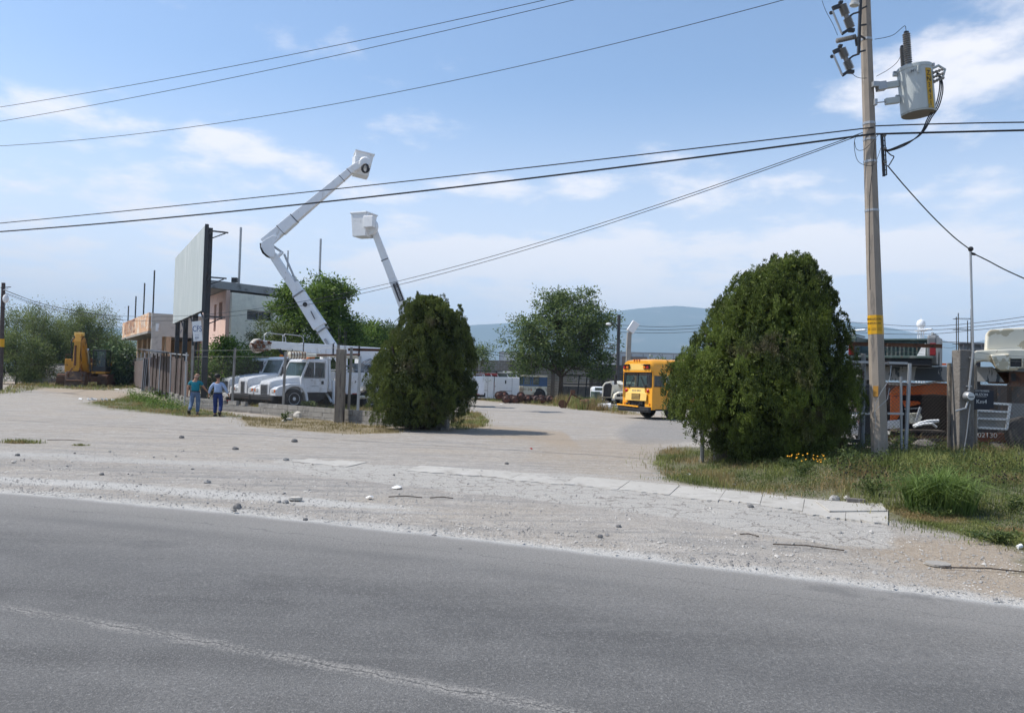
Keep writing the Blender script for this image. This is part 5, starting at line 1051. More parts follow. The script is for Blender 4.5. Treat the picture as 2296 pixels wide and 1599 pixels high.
quick('step_box', FIBER, bo, lambda b: b.box(to_local(tD, at(828, 498, Yd-.78)), (.75, .35, .75), (0, 0, R(-24)-hd4)), bev=.04)
quick('rotator_drum', FIBER, tD, lambda b: b.lathe([(0, .3), (.05, .56), (.35, .56), (.4, .3)], to_local(tD, at(834, 511, Yd-.1)), to_local(tD, Vector(tD.location)+Vector((-.5, -1, 0))), 20), smooth=True)

# --- yellow school bus
hb_ = Vector((-.866, -.5, 0)); bus = thing('school_bus', 'yellow flat nosed school bus half hidden by the big cypress', 'bus', (6.38, 40.34, 0), math.atan2(hb_.y, hb_.x))
W_ = 1.18; LB_ = 10.5
def bsec(x, zb, zt, hw=W_, rt=.42): return rr(x, hw, zb, zt, rt, .04, 5, crown=.06)
rf = MB(); rf.loft([bsec(-.10, 2.30, 2.86, 1.10, .36), bsec(-.16, 2.30, 2.94, 1.16, .40), bsec(-.5, 2.30, 3.0), bsec(-LB_, 2.30, 3.0)]); rf.build('roof', YBUS, bus, smooth=True)
rm_ = MB(); 
sec = [(y, z+.012) for (x, y, z) in bsec(0, 2.36, 2.9, 1.15, .40)]
rm_.loft([[(-.02, y*.96, z) for y, z in sec], [(-.18, y*1.02, z+.04) for y, z in sec]]); rm_.build('front_cap', YBUS, bus, smooth=True)
quick('cap_recess', YPALE, bus, lambda b: b.bb(-.03, -.008, -.62, .62, 2.46, 2.78), bev=.03)
lo = MB(); lo.bb(-LB_, -2.2, -W_, W_, .60, 1.62)          # side walls below the windows, leaving the wheel arch
lo.prism([(-.10, .60), (-.10, 1.62), (-2.2, 1.62), (-2.2, 1.12), (-1.95, 1.14), (-1.45, 1.14), (-1.12, .95), (-.98, .60)], W_-.05, W_); lo.prism([(-.10, .60), (-.10, 1.62), (-2.2, 1.62), (-2.2, 1.12), (-1.95, 1.14), (-1.45, 1.14), (-1.12, .95), (-.98, .60)], -W_, -W_+.05)
lo.v = []; lo.f = []; lo.mi = []
for s in (-1, 1):
    a, c = (W_-.06, W_) if s > 0 else (-W_, -W_+.06)
    arch = [(-.95+math.cos(t)*0, 0) for t in ()]
    P = [(-.12, .52), (-.12, 1.62), (-LB_, 1.62), (-LB_, .60)]+[(-1.62+.60*math.cos(t)*-1, .52+.60*math.sin(t)) for t in [math.pi*k/10 for k in range(10, -1, -1)]][::-1]
    # split in three: in front of, above and behind the front wheel arch
    lo.prism([(-.12, .48), (-.12, 1.62), (-1.02, 1.62), (-1.02, .48)], a, c); lo.prism([(-2.24, .60), (-2.24, 1.62), (-LB_, 1.62), (-LB_, .60)], a, c)
    arc = [(-1.63+.61*math.cos(t), .52+.62*math.sin(t)) for t in [math.pi*k/12 for k in range(13)]]
    lo.prism([(-1.02, 1.62)]+arc+[(-2.24, 1.62)], a, c)
lo.bb(-LB_, -LB_+.06, -W_, W_, .6, 2.3); lo.bb(-.14, -.08, -W_, -.62, .48, 1.60); lo.bb(-.14, -.08, .62, W_, .48, 1.60); lo.bb(-.14, -.08, -.62, .62, 1.0, 1.60)
lo.build('lower_body', YBUS, bus, bev=.012)
quick('floor', BLACK, bus, lambda b: (b.bb(-LB_+.1, -2.3, -1.1, 1.1, .8, .9), b.bb(-2.3, -.2, -.8, .8, .95, 1.05)))
pi_ = MB()
for s in (-1, 1):
    for x in [-.14, -.92, -2.02]+[-2.02-.95*k for k in range(1, 9)]: pi_.bb(x-.05, x+.05, s*W_-.03*(s > 0)-.0*(s < 0), s*W_+.03*(s < 0), 1.62, 2.32)
    pi_.bb(-LB_, -.1, min(s*W_, s*(W_-.05)), max(s*W_, s*(W_-.05)), 2.2, 2.34)
pi_.build('pillar', YBUS, bus)
quick('rub_rail', BLACK, bus, lambda b: [b.bb(-LB_, -.95, s*W_-.003, s*W_+.02, 1.56, 1.66) if s > 0 else b.bb(-LB_, -.95, -W_-.02, -W_+.003, 1.56, 1.66) for s in (-1, 1)]+[b.bb(-LB_, -2.3, W_-.002, W_+.015, .52, .62), b.bb(-1.0, -.3, W_-.002, W_+.012, .44, .52)])
ws = quick('windshield', GLASS, bus, lambda b: b.sheet([(-.10, -1.02, 1.62), (-.10, 1.02, 1.62), (-.14, 1.02, 2.32), (-.14, -1.02, 2.32)]))
quick('windshield_frame', BLACK, bus, lambda b: (b.bar((-.09, -1.1, 1.61), (-.09, 1.1, 1.61), .06, .05), b.bar((-.12, -1.1, 2.33), (-.12, 1.1, 2.33), .06, .05), [b.bar((-.09, y, 1.6), (-.13, y, 2.34), .05, .05) for y in (-1.08, -1.0, 0, 1.0, 1.08)]))
quick('corner_window', DGLASS, bus, lambda b: [b.sheet([(-.16, s*(W_-.01), 1.64), (-.86, s*(W_-.01), 1.64), (-.86, s*(W_-.01), 2.2), (-.16, s*(W_-.01), 2.2)]) for s in (-1, 1)])
for k in range(9):
    x = -.97-(.0 if k == 0 else 1.10+.95*(k-1)); x1 = -1.97 if k == 0 else x-.85
    w_ = quick('window', GALV, bus, lambda b: (b.bb(x1, x, W_-.022, W_+.006, 1.68, 1.73), b.bb(x1, x, W_-.022, W_+.006, 2.15, 2.2), b.bb((x+x1)/2-.02, (x+x1)/2+.02, W_-.022, W_+.006, 1.73, 2.15), b.bb(x-.03, x, W_-.022, W_+.006, 1.73, 2.15), b.bb(x1, x1+.03, W_-.022, W_+.006, 1.73, 2.15)))
    quick('pane', DGLASS, w_, lambda b: b.sheet([(x, W_-.012, 1.7), (x1, W_-.012, 1.7), (x1, W_-.012, 2.18), (x, W_-.012, 2.18)]))
for s in (-1, 1):
    quick('wiper', BLACK, bus, lambda b: (b.bar((-.05, s*.62, 1.58), (-.09, s*.28, 2.12), .025, .03), b.bar((-.05, s*.6, 1.58), (-.06, s*.7, 1.72), .08, .08)))
    quick('turn_signal', LENSR, bus, lambda b: b.lathe([(0, .09), (.05, .09), (.07, .06)], (-.08, s*.86, 1.43), (1, 0, 0), 12))
    wl_ = quick('warning_light', BLACK, bus, lambda b: b.bb(-.06, .03, s*.80-.26, s*.80+.26, 2.52, 2.74), bev=.04)
    for q in (-.12, .12): quick('lens', LENSR if q*s > 0 else LENSO, wl_, lambda b: b.lathe([(0, .09), (.03, .09), (.05, .05)], (.03, s*.80+q, 2.62), (1, 0, 0), 12))
    quick('visor', BLACK, wl_, lambda b: b.bb(.0, .13, s*.80-.27, s*.80+.27, 2.735, 2.76))
    quick('mirror', BLACK, bus, lambda b: (b.tube([(-.1, s*1.12, 2.25), (.35, s*1.28, 2.3), (.38, s*1.30, 1.9), (.1, s*1.15, 1.6)], .018, 5), b.box((.30, s*1.33, 1.95), (.05, .18, .5))))
    wheel(bus, -1.62, s*1.13, side=s, rim=STEEL); wheel(bus, -7.4, s*1.13, side=s, rim=STEEL, dual=True)
np_ = quick('nose_panel', YPALE, bus, lambda b: (b.add([(-.075, -.60, 1.56), (-.075, .60, 1.56), (-.03, .66, 1.36), (-.03, -.66, 1.36), (-.01, .84, 1.30), (-.01, -.84, 1.30), (.02, .84, .92), (.02, -.84, .92), (-.08, .84, .92), (-.08, -.84, .92)], [(0, 1, 2, 3), (3, 2, 4, 5), (5, 4, 6, 7), (7, 6, 8, 9)])))
gl = quick('grille', BLACK, bus, lambda b: b.bb(-.02, .03, -.32, .32, .97, 1.28)); quick('louvre', YPALE, gl, lambda b: [b.box((.035, 0, 1.0+i*.065), (.02, .66, .018)) for i in range(5)])
text('BLUE BIRD', .13, GREYP, bus, face_M((-.035, 0, 1.42), (0, 1, 0)), sx=1.15)
quick('engine_bay', BLACK, bus, lambda b: (b.bb(-.5, -.10, -.95, .95, .55, .92), [b.box((-.06, random.uniform(-.8, .8), random.uniform(.6, .85)), (.06, .15, .1)) for _ in range(12)]))
bp2 = quick('bumper', BLACK, bus, lambda b: (b.bb(.0, .16, -1.25, 1.22, .36, .62), b.bb(.16, .19, -1.25, 1.22, .44, .50)), bev=.03); quick('painted_strip', YBUS, bp2, lambda b: b.bar((.17, -1.3, .68), (.2, .45, .63), .05, .07))
quick('marker_light', LENSO, bus, lambda b: [b.bb(-.06, .02, y-.03, y+.03, 2.93, 3.01) for y in (-.2, 0, .2)]+[b.bb(-.09, -.05, s*1.0-.04, s*1.0+.04, .72, .80) for s in (-1, 1)])
bird = [(-1.35, 2.58), (-1.55, 2.63), (-1.75, 2.62), (-1.85, 2.72), (-1.9, 2.60), (-2.35, 2.60), (-1.95, 2.54), (-2.2, 2.42), (-1.8, 2.44), (-1.7, 2.52)]
def byz(z): # follow the roof side
    return W_+.004 if z < 2.58 else W_+.004-(.42-math.sqrt(max(0, .42**2-(z-2.58)**2)))
quick('bird_emblem', STEEL, bus, lambda b: b.add([(x, byz(z)+.006, z) for x, z in bird]+[(x, byz(z)-.02, z) for x, z in bird], [tuple(range(10))]+[(i, i+10, (i+1) % 10+10, (i+1) % 10) for i in range(10)]))
quick('roof_hatch', FIBER, bus, lambda b: b.bb(-4.3, -3.1, -.4, .4, 3.05, 3.14), bev=.03)
quick('door_seam', BLACK, bus, lambda b: (b.bb(-.99, -.975, W_, W_+.006, .5, 1.55), b.bb(-2.2, -1.0, W_, W_+.005, 1.24, 1.252), b.bb(-.93, -.87, W_, W_+.03, 1.22, 1.45)))
text('07', .5, FIBER, bus, face_M((-3.2, W_+.004, 1.3), (-1, 0, 0)))
quick('seat_row', mat('green_vinyl', (.05, .09, .07), .5), bus, lambda b: [b.bb(-2.8-k*.9, -2.65-k*.9, s*.35 if s > 0 else -1.05, 1.05 if s > 0 else -.35, .9, 1.9) for k in range(8) for s in (-1, 1)])

# --- excavator, seen from the front
ex = gp(200, 66.0); exc = thing('excavator', 'mud stained yellow excavator facing the road with its bucket on the ground', 'excavator', ex, R(16)); K = 1.12
def E(name, m, par, fn, **k): b = MB(Matrix.Scale(K, 4)); fn(b); return b.build(name, m, par, **k)
for s in (-1, 1):
    tr = E('track', RUST, exc, lambda b: b.loft([[(s*1.33+dx, y, z) for dx, (y, z) in zip((0,)*12, [(-2.0, .12), (-1.8, 0), (1.8, 0), (2.0, .12), (2.12, .42), (2.0, .75), (1.75, .88), (0, .9), (-1.75, .88), (-2.0, .75), (-2.12, .42), (-2.08, .2)])] for s_ in (0,)]*0+[[(s*1.33-.32, y, z) for y, z in PR] for PR in ([(-2.0, .12), (-1.8, 0), (1.8, 0), (2.0, .12), (2.12, .42), (2.0, .75), (1.75, .88), (0, .9), (-1.75, .88), (-2.0, .75), (-2.12, .42), (-2.08, .2)],)]+[[(s*1.33+.32, y, z) for y, z in PR] for PR in ([(-2.0, .12), (-1.8, 0), (1.8, 0), (2.0, .12), (2.12, .42), (2.0, .75), (1.75, .88), (0, .9), (-1.75, .88), (-2.0, .75), (-2.12, .42), (-2.08, .2)],)]))
    E('track_pad', mat('worn_track_steel', (.10, .07, .05), .7, .3), tr, lambda b: [b.box((s*1.33, -2.12+.0*k, .15+.13*k), (.66, .06, .05)) for k in range(6)]+[b.box((s*1.33, -1.9+.3*k, .91), (.66, .06, .05)) for k in range(13)])
E('undercarriage', RUST, exc, lambda b: (b.bb(-1.0, 1.0, -1.2, 1.2, .35, .75), b.lathe([(0, .7), (.25, .7)], (0, 0, .75), (0, 0, 1), 16)))
E('house', YEX, exc, lambda b: (b.bb(-1.35, -.45, -1.3, 2.4, 1.0, 1.98), b.bb(-.45, .45, -.6, 2.4, 1.0, 1.7), b.bb(.45, 1.35, .6, 2.4, 1.0, 1.9), b.bb(.45, 1.38, -1.3, .6, .98, 1.12)), bev=.07)
E('engine_cover', RUST, exc, lambda b: (b.bb(-1.1, .4, .8, 2.2, 1.7, 2.1), b.tube([(-1.1, .2, 1.98), (-1.1, .2, 2.45)], .07, 8), b.tube([(-1.3, -1.2, 1.98), (-1.3, -1.2, 2.3), (-.5, -1.2, 2.3), (-.5, -1.2, 1.98)], .025, 5)))
cb_ = E('cab', mat('dark_cab_paint', (.04, .045, .05), .5), exc, lambda b: (b.bb(.46, 1.36, -1.28, .5, 1.12, 1.5), b.bb(.46, 1.36, -1.28, .5, 2.62, 2.72), [b.box((x, y, 2.05), (.07, .07, 1.2)) for x in (.50, 1.32) for y in (-1.24, .46)]), bev=.02)
E('pane', GLASS, cb_, lambda b: (b.sheet([(.5, -1.26, 1.5), (1.32, -1.26, 1.5), (1.32, -1.26, 2.62), (.5, -1.26, 2.62)]), b.sheet([(1.34, -1.2, 1.5), (1.34, .42, 1.5), (1.34, .42, 2.62), (1.34, -1.2, 2.62)]), b.sheet([(.48, -1.2, 1.5), (.48, .42, 1.5), (.48, .42, 2.62), (.48, -1.2, 2.62)])))
E('seat', BLACK, cb_, lambda b: (b.bb(.7, 1.15, -.2, .2, 1.3, 1.6), b.bb(.7, 1.15, .15, .28, 1.6, 2.2)))
E('yellow_cab_skirt', YEX, exc, lambda b: b.bb(.46, 1.37, -1.31, -1.1, .95, 1.12))
E('boom', YEX, exc, lambda b: b.loft([[(x*.20, y+dy*w_, z+dz*w_) for x, dy, dz in ((-1, -.6, -.8), (1, -.6, -.8), (1, .6, .8), (-1, .6, .8))] for y, z, w_ in ((-.9, 1.4, .30), (-1.9, 2.5, .36), (-2.5, 3.15, .34), (-3.3, 3.45, .30))]), bev=.04)
E('boom_cylinder', CHROME, exc, lambda b: [b.tube([(x, -1.2, 1.1), (x, -2.3, 2.7)], .08, 8) for x in (-.36, .36)])
E('stick', YEX, exc, lambda b: b.loft([[(x*.21, y-.0, z) if False else (x*.21, y+dy*w_, z) for x, dy in ((-1, -1), (1, -1), (1, 1), (-1, 1))] for y, z, w_ in ((-3.35, 3.75, .14), (-3.45, 3.2, .30), (-3.6, 2.2, .30), (-3.7, 1.15, .18))]), bev=.03)
E('stick_cylinder', RUST, exc, lambda b: (b.tube([(0, -3.15, 3.85), (0, -3.5, 3.35)], .11, 10), b.tube([(-.1, -3.85, 2.9), (-.06, -3.95, 1.5)], .07, 8)))
E('head_bracket', YPALE, exc, lambda b: (b.box((0, -3.3, 3.72), (.62, .3, .25)), b.box((-.36, -3.4, 3.3), (.12, .2, .3))), bev=.03)
E('hydraulic_hose', BLACK, exc, lambda b: [b.tube([(x, -3.3, 3.6), (x-.12, -3.7, 3.2), (x-.08, -3.75, 2.4), (x, -3.8, 1.8)], .025, 5) for x in (-.3, -.24, .3)])
bk_ = E('bucket', mat('worn_bucket_steel', (.11, .07, .05), .7, .2, spots=[((.3, .17, .05), 3, .6, .1)]), exc, lambda b: b.loft([[(x*.62, y, z) for y, z in ((-3.85, 1.1), (-3.4, 1.05), (-3.0, .6), (-3.1, .15), (-3.6, .02), (-4.15, .1), (-4.1, .5))] for x in (-1, 1)]), bev=.03)
E('link', RUST, bk_, lambda b: [b.tube([(x, -4.0, .25), (x, -4.0, .9), (x*.5, -3.9, 1.3)], .05, 6) for x in (-.45, .45)]+[b.tube([(-.5, -4.2, .45), (.5, -4.2, .45)], .05, 6)])
E('tooth', GALV, bk_, lambda b: [b.box((x, -4.25, .06), (.10, .25, .08)) for x in (-.5, -.25, 0, .25, .5)])

# --- old vehicles and parts at the back of the yard
def pv_(vx, Y): p = gp(vx, Y); p.z = 0; return p
def ubox(vx, Y, w, h, d, label, rz=0):
    r = thing('storage_box', label, 'storage box', pv_(vx, Y), rz, 'white service bodies stored on the ground')
    quick('shell', FIBER, r, lambda b: b.bb(0, w, 0, d, .15, h), bev=.05)
    q = quick('door', FIBER, r, lambda b: b.bb(w*.22, w*.68, -.03, -.003, h*.42, h*.95), bev=.01); quick('latch', BLACK, q, lambda b: b.bb(w*.42, w*.47, -.05, -.032, h*.72, h*.86))
    quick('seam', STEEL, r, lambda b: (b.bb(w*.22, w*.7, -.012, -.003, h*.40, h*.412), b.bb(w*.36, w*.38, -.02, -.003, .2, h*.4), b.bb(w*.7, w*.71, -.012, -.003, .2, h*.98)))
    quick('skid', RUST, r, lambda b: (b.bb(.1, w-.1, .1, .25, 0, .149), b.bb(.1, w-.1, d-.3, d-.15, 0, .149)))
    quick('roof_hook', FIBER, r, lambda b: [b.bar((w*q, .1, h), (w*q-.12, .1, h+.22), .05, .05) for q in (.15, .55, .9)])
ubox(1062, 68, 1.75, 2.05, 1.2, 'white service body on the ground, left of the pair, with small door')
ubox(1109, 68, 2.15, 2.03, 1.2, 'white service body on the ground, right of the pair beside the old cab')
r_ = thing('red_truck', 'red cab roof showing behind the left white service body', 'truck', pv_(1062, 71)); quick('cab', mat('dark_red_paint', (.22, .02, .02), .5), r_, lambda b: b.bb(0, 2.2, 0, 2, .6, 2.35), bev=.12); quick('windshield', GLASS, r_, lambda b: b.bb(.15, 2.05, -.02, -.003, 1.6, 2.1)); quick('ladder_rack', STEEL, r_, lambda b: (b.bb(-.1, 2.6, .1, .2, 2.5, 2.58), b.bb(-.1, 2.6, 1, 1.1, 2.5, 2.58), b.bb(.2, .28, .1, 1.1, 2.36, 2.5), b.bb(2., 2.08, .1, 1.1, 2.36, 2.5))); [wheel(r_, x, .0, .45, .28, -1) for x in (.4, 1.9)]
r_ = thing('old_cab', 'white cab top with green glass behind the right service body', 'truck', pv_(1113, 71.5)); quick('cab', FIBER, r_, lambda b: (b.bb(0, 2.0, 0, 1.8, .5, 1.8), b.bb(0, 2.0, 0, 1.8, 2.35, 2.55), b.bb(0, .1, 0, 1.8, 1.8, 2.35), b.bb(1.9, 2.0, 0, 1.8, 1.8, 2.35)), bev=.06); quick('windshield', GLASS, r_, lambda b: b.sheet([(.1, .02, 1.8), (1.9, .02, 1.8), (1.9, .02, 2.35), (.1, .02, 2.35)])); [wheel(r_, x, .02, .45, .28, -1) for x in (.45, 1.6)]
# cab-over truck
co = thing('cab_over_truck', 'old blue and cream flat fronted truck cab behind the axle pile', 'truck', pv_(1165, 69.5), R(0)); BLU = mat('faded_blue_paint', (.06, .12, .24), .5, spots=[((.35, .36, .37), 3, .6, .1)])
quick('cab_shell', CREAM, co, lambda b: (b.loft([rr(0, .05, .6, .6, .01, .01)]*0+[[(x+.9 if False else x, y, z) for x, y in ((0, .35), (.35, 0), (1.0, 0), (2.45, .25), (2.45, 2.0), (0, 2.0))] for z in (.55, 1.30)])), bev=.04)
quick('blue_band', BLU, co, lambda b: (b.loft([[(x, y, z) for x, y in ((-.01, .34), (.345, -.012), (1.0, -.012), (2.46, .24), (2.46, 2.01), (-.01, 2.01))] for z in (1.30, 1.42)]), [b.bar((x, y, 1.4), (x, y, 2.12), .10, .10) for x, y in ((.02, .4), (.36, .04), (.98, .04), (1.15, .08), (2.4, .28))], b.bb(1.7, 2.42, .26, .32, 1.42, 2.1)))
quick('roof', CREAM, co, lambda b: b.loft([[(x, y, z) for x, y in ((-.02, .34), (.345, -.02), (1.0, -.02), (2.47, .23), (2.47, 2.02), (-.02, 2.02))] for z in (2.1, 2.28)]), bev=.06)
quick('windshield', GLASS, co, lambda b: (b.sheet([(.0, .36, 1.42), (.35, .02, 1.42), (.35, .02, 2.1), (0, .36, 2.1)]), b.sheet([(.36, .02, 1.42), (.98, .02, 1.42), (.98, .02, 2.1), (.36, .02, 2.1)]), b.sheet([(1.0, .03, 1.42), (1.75, .16, 1.42), (1.75, .16, 2.1), (1.0, .03, 2.1)])))
quick('grille', BLACK, co, lambda b: [b.bar((.02, .33-.0, .7+i*.07), (.36, -.01, .7+i*.07), .03, .03) for i in range(8)]); quick('turn_signal', LENSO, co, lambda b: b.box((1.05, -.02, .95), (.1, .05, .1))); quick('wheel_arch', BLACK, co, lambda b: b.lathe([(0, .58), (.05, .58)], (1.75, .08, .55), (0, 1, 0), 18))
wheel(co, 1.75, -.02, .48, .28, -1, RUST)
# axles lying in a row
AX = mat('greasy_rusty_axle', (.075, .045, .038), .6, .3, spots=[((.20, .19, .18), 6, .62, .05), ((.15, .06, .04), 3, .52, .1)])
proto = None
for i in range(12):
    vx = 1120+i*9.6+random.uniform(-2, 2); Y = 62.5+random.uniform(-1.2, 1.8)
    if proto is None:
        ax = thing('truck_axle', 'x', 'axle', (0, 0, 0), 0, 'old truck axles lying on the grass')
        quick('housing', AX, ax, lambda b: b.lathe([(-.9, .07), (-.3, .08), (-.16, .22), (.16, .22), (.3, .08), (.9, .07)], (0, 0, .32), (0, 1, 0), 10), smooth=True)
        for s in (-1, 1):
            quick('brake_drum', AX, ax, lambda b: b.lathe([(0, .10), (.02, .32), (.26, .32), (.28, .20), (.30, .20), (.36, .11), (.42, .10)], (0, s*.75, .32), (0, s, 0), 16), smooth=True)
        proto = ax; o = ax
    else: o = copy_tree(proto)
    o.location = (gp(vx, Y).x, Y, random.choice((0, 0, .25))); o.rotation_euler = (0, 0, R(random.uniform(-25, 25)+(180 if i % 2 else 0)))
    o['label'] = 'greasy rusty truck axle lying among others on the grass before the old cab'
# hood of a wrecked truck
hh = thing('wrecked_truck', 'cream wrecked truck front with black radiator opening beside the bus', 'truck', pv_(1350, 55), 0)
quick('hood', CREAM, hh, lambda b: b.loft([[(x, 0+.25*abs(x-.55) if False else .02, z) for x, z in ((.0, .75), (.03, 1.55), (.18, 1.78), (.62, 1.90), (.82, 1.66), (.72, .72))], [(x*1.1, 1.8, z) for x, z in ((.5, .8), (.5, 1.6), (.7, 1.86), (1.4, 1.95), (1.7, 1.8), (1.7, .8))]]), bev=.05)
quick('radiator_opening', BLACK, hh, lambda b: b.add([(.10, -.01, .8), (.14, -.01, 1.52), (.24, -.01, 1.68), (.56, -.01, 1.76), (.70, -.01, 1.60), (.62, -.01, .8), (.10, .05, .8), (.14, .05, 1.52), (.24, .05, 1.68), (.56, .05, 1.76), (.70, .05, 1.60), (.62, .05, .8)], [(0, 1, 2, 3, 4, 5)]+[(i, i+6, (i+1) % 6+6, (i+1) % 6) for i in range(6)]))
quick('side_panel', CREAM, hh, lambda b: b.loft([[(.74, .1, .8), (.84, .1, 1.66), (.66, .4, 1.88), (.66, .5, .8)], [(2.6, 1.4, .8), (2.6, 1.4, 1.75), (2.6, 1.9, 1.9), (2.6, 1.9, .8)]]), bev=.04)
quick('fender', CREAM, hh, lambda b: b.loft([rr(.0, .4, .62, .98, .12, .04)]*0+[[(x, y, z) for x, z in ((.72, .66), (.80, 1.0), (1.1, 1.18), (1.9, 1.2), (2.3, 1.0), (2.35, .7))] for y in (-.75, .1)]), bev=.06)
quick('headlight_hole', BLACK, hh, lambda b: (b.bb(.95, 1.2, -.77, -.745, .84, 1.02), b.bb(1.24, 1.46, -.77, -.745, .86, 1.04)))
quick('chassis', STEEL, hh, lambda b: (b.bb(0, 2.2, -.6, 0, .32, .46), b.bb(0, .12, -.6, 3, .3, .6), b.bb(1.7, 1.85, -.6, 3, .3, .6), [b.box((random.uniform(.1, 2), -.5, random.uniform(.35, .7)), (.3, .2, .2)) for _ in range(9)])); wheel(hh, 2.1, .1, .48, .28, -1, RUST)
pk = thing('parked_pickup', 'nose of a white pickup left of the wrecked cream truck', 'pickup', pv_(1329, 60), R(0))
quick('body', WHITE, pk, lambda b: b.loft([rr(0, .02, .5, .5)]*0+[[(x, y, z) for x, z in ((0, .45), (0, .95), (.15, 1.12), (1.75, 1.12), (1.9, .95), (1.9, .45))] for y in (0, 1.5)]), bev=.06); quick('cab', WHITE, pk, lambda b: b.bb(.15, 1.75, 1.6, 3.4, .45, 1.45), bev=.2); quick('windshield', DGLASS, pk, lambda b: b.bb(.35, 1.55, 1.56, 1.595, 1.16, 1.38))
quick('grille', BLACK, pk, lambda b: [b.bb(.25, 1.65, -.03, -.003, .6+.1*i, .66+.1*i) for i in range(4)]); [wheel(pk, x, .9, .38, .24, -1) for x in (.3,)]
# plough scraps and logs in front
tag(quick('plough_frame', RUST, None, lambda b: (b.bar(pv_(1268, 53), pv_(1283, 53)+Vector((0, 0, 1.05)), .14, .10), b.bar(pv_(1283, 53)+Vector((0, 0, .95)), pv_(1322, 53.5)+Vector((0, 0, .30)), .07, .07), b.box(pv_(1285, 53)+Vector((0, 0, 1.1)), (.3, .2, .25)), b.lathe([(0, .28), (.12, .28)], pv_(1262, 53)+Vector((0, -.1, .28)), (0, 1, 0), 12))), 'bent rusty plough frame leaning on the grass mound', 'scrap metal')
for vx, Y, c, lb, m in ((1315, 51.5, .38, 'brown dented drum half buried in the grass mound', RUST), (1352, 51, .26, 'white broken bumper lying before the wrecked cream truck', FIBER), (1345, 57, .35, 'green oil drum behind the grass mound', GREEN)):
    tag(quick('oil_drum' if 'drum' in lb else 'broken_bumper', m, None, lambda b: b.lathe([(0, c*.9), (.03, c), (.3, c), (.32, c*1.04), (.34, c), (.85, c), (.88, c*.9)], pv_(vx, Y)+Vector((-.3, 0, c*.7)), (1, .3, .12) if 'drum' in lb and 'green' not in lb else ((0, 0, 1) if 'green' in lb else (1, -.2, .05)), 14), smooth=True), lb, 'drum' if 'drum' in lb else 'bumper')
# ================================================================ right side: fence, scrap yard, meter post
YF = 18.4
rf0 = gp(1577, YF); rfx = lambda vx: gp(vx, YF)
fr_ = thing('chain_link_fence', 'chain link fence of the scrap yard right of the big cypress', 'fence', rf0)
def rl(p): return Vector(p)-rf0
mm = MB(); a, b_ = rl(rfx(1577)), rl(rfx(2134)); a.z = b_.z = 0; chain(mm, a, b_, .05, 2.02, .088, .0027)
a, b_ = rl(rfx(2186)), rl(rfx(2420)); a.z = b_.z = 0; chain(mm, a, b_, .05, 2.02, .088, .0027); mm.build('wire_mesh', WIRE2, fr_)
for vx, h, r, m in ((1577, .95, .05, CONC), (1935, 2.62, .055, GREYP), (2030, 2.42, .045, GALV), (2024, 2.1, .03, GALV), (2131, 2.45, .05, OLDC), (2186, 2.42, .075, OLDC), (2400, 2.4, .06, GALV), (1800, 2.4, .05, GALV), (1700, 2.4, .05, GALV)):
    p = rl(rfx(vx)); p.z = 0; k = random.uniform(-.05, .02) if vx not in (2030,) else .10
    quick('post', m, fr_, lambda b: b.tube([p+Vector((0, 0, -.2)), p+Vector((k, 0, h))], r, 8))
def hbar(b, x0, x1, vy, w, h, Y=YF-.06):
    b.bar(at(x0, vy, Y)-rf0, at(x1, vy+(x1-x0)*.026, Y)-rf0, w, h)
quick('top_beam', RUST, fr_, lambda b: (hbar(b, 1887, 2112, 767, .06, .012), hbar(b, 1887, 2112, 771, .012, .08)))
quick('rail', GALV, fr_, lambda b: (hbar(b, 2112, 2203, 767, .03, .02), hbar(b, 1895, 2034, 811, .05, .05), hbar(b, 1860, 1955, 925, .05, .05), hbar(b, 1990, 2026, 927, .05, .05)))
quick('barbed_wire', WIRE, fr_, lambda b: [b.tube([at(x, y, YF)-rf0 for x, y in pts], .005, 4, False) for pts in (((2112, 779), (2131, 781), (2142, 778)), ((2186, 790), (2230, 796), (2310, 800)), ((2186, 805), (2240, 808), (2310, 812)), ((1993, 821), (2040, 824), (2085, 825), (2131, 818)), ((1960, 770), (1995, 790), (2030, 788), (2100, 800)))])
tag(quick('concrete_stub', OLDC, None, lambda b: b.box(gp(1617, 18.5)+Vector((0, 0, .5)), (.27, .27, 1.15)), bev=.02), 'short square concrete post at the left foot of the big cypress', 'post')
CURB = mat('pale_concrete_curb', (.52, .48, .40), .9, spots=[((.30, .27, .22), 2, .56, .1)])
tag(quick('curb', CURB, None, lambda b: b.bar(gp(2176, 18.15)+Vector((0, 0, .05)), gp(2420, 18.15)+Vector((0, 0, .05)), .16, .24), bev=.02), 'pale low concrete curb under the fence at the right edge', 'curb')
# meter post
mp_ = gp(2158, 18.15); mpt = thing('meter_post', 'thick concrete post carrying the electricity meter and conduit mast', 'post', mp_)
quick('shaft', DCONC, mpt, lambda b: (b.box((-.03, 0, 1.2), (.27, .34, 2.55)), b.box((.16, .03, 1.18), (.12, .26, 2.55))), bev=.02)
for x, y, h in ((-.16, -.1, .85), (-.09, .1, .78), (.13, -.1, .95), (.17, .1, .7)): quick('reinforcing_rod', STEEL, mpt, lambda b: b.tube([(x, y, 2.4), (x-.01, y, 2.47+h)], .011, 5))
quick('stirrup', STEEL, mpt, lambda b: [b.tube([(-.17, -.12, z), (.17, -.12, z), (.17, .12, z), (-.17, .12, z), (-.17, -.12, z)], .006, 4) for z in (2.62, 2.95, 3.2)])
quick('conduit', GALV, mpt, lambda b: (b.tube([(.02, -.21, 1.55), (.10, -.23, 2.45), at(2176, 562, 17.95)-mp_], .026, 8), b.tube([(.0, -.22, 1.3), (-.06, -.24, 1.15), (-.28, -.22, 1.08)], .022, 6)), smooth=True)
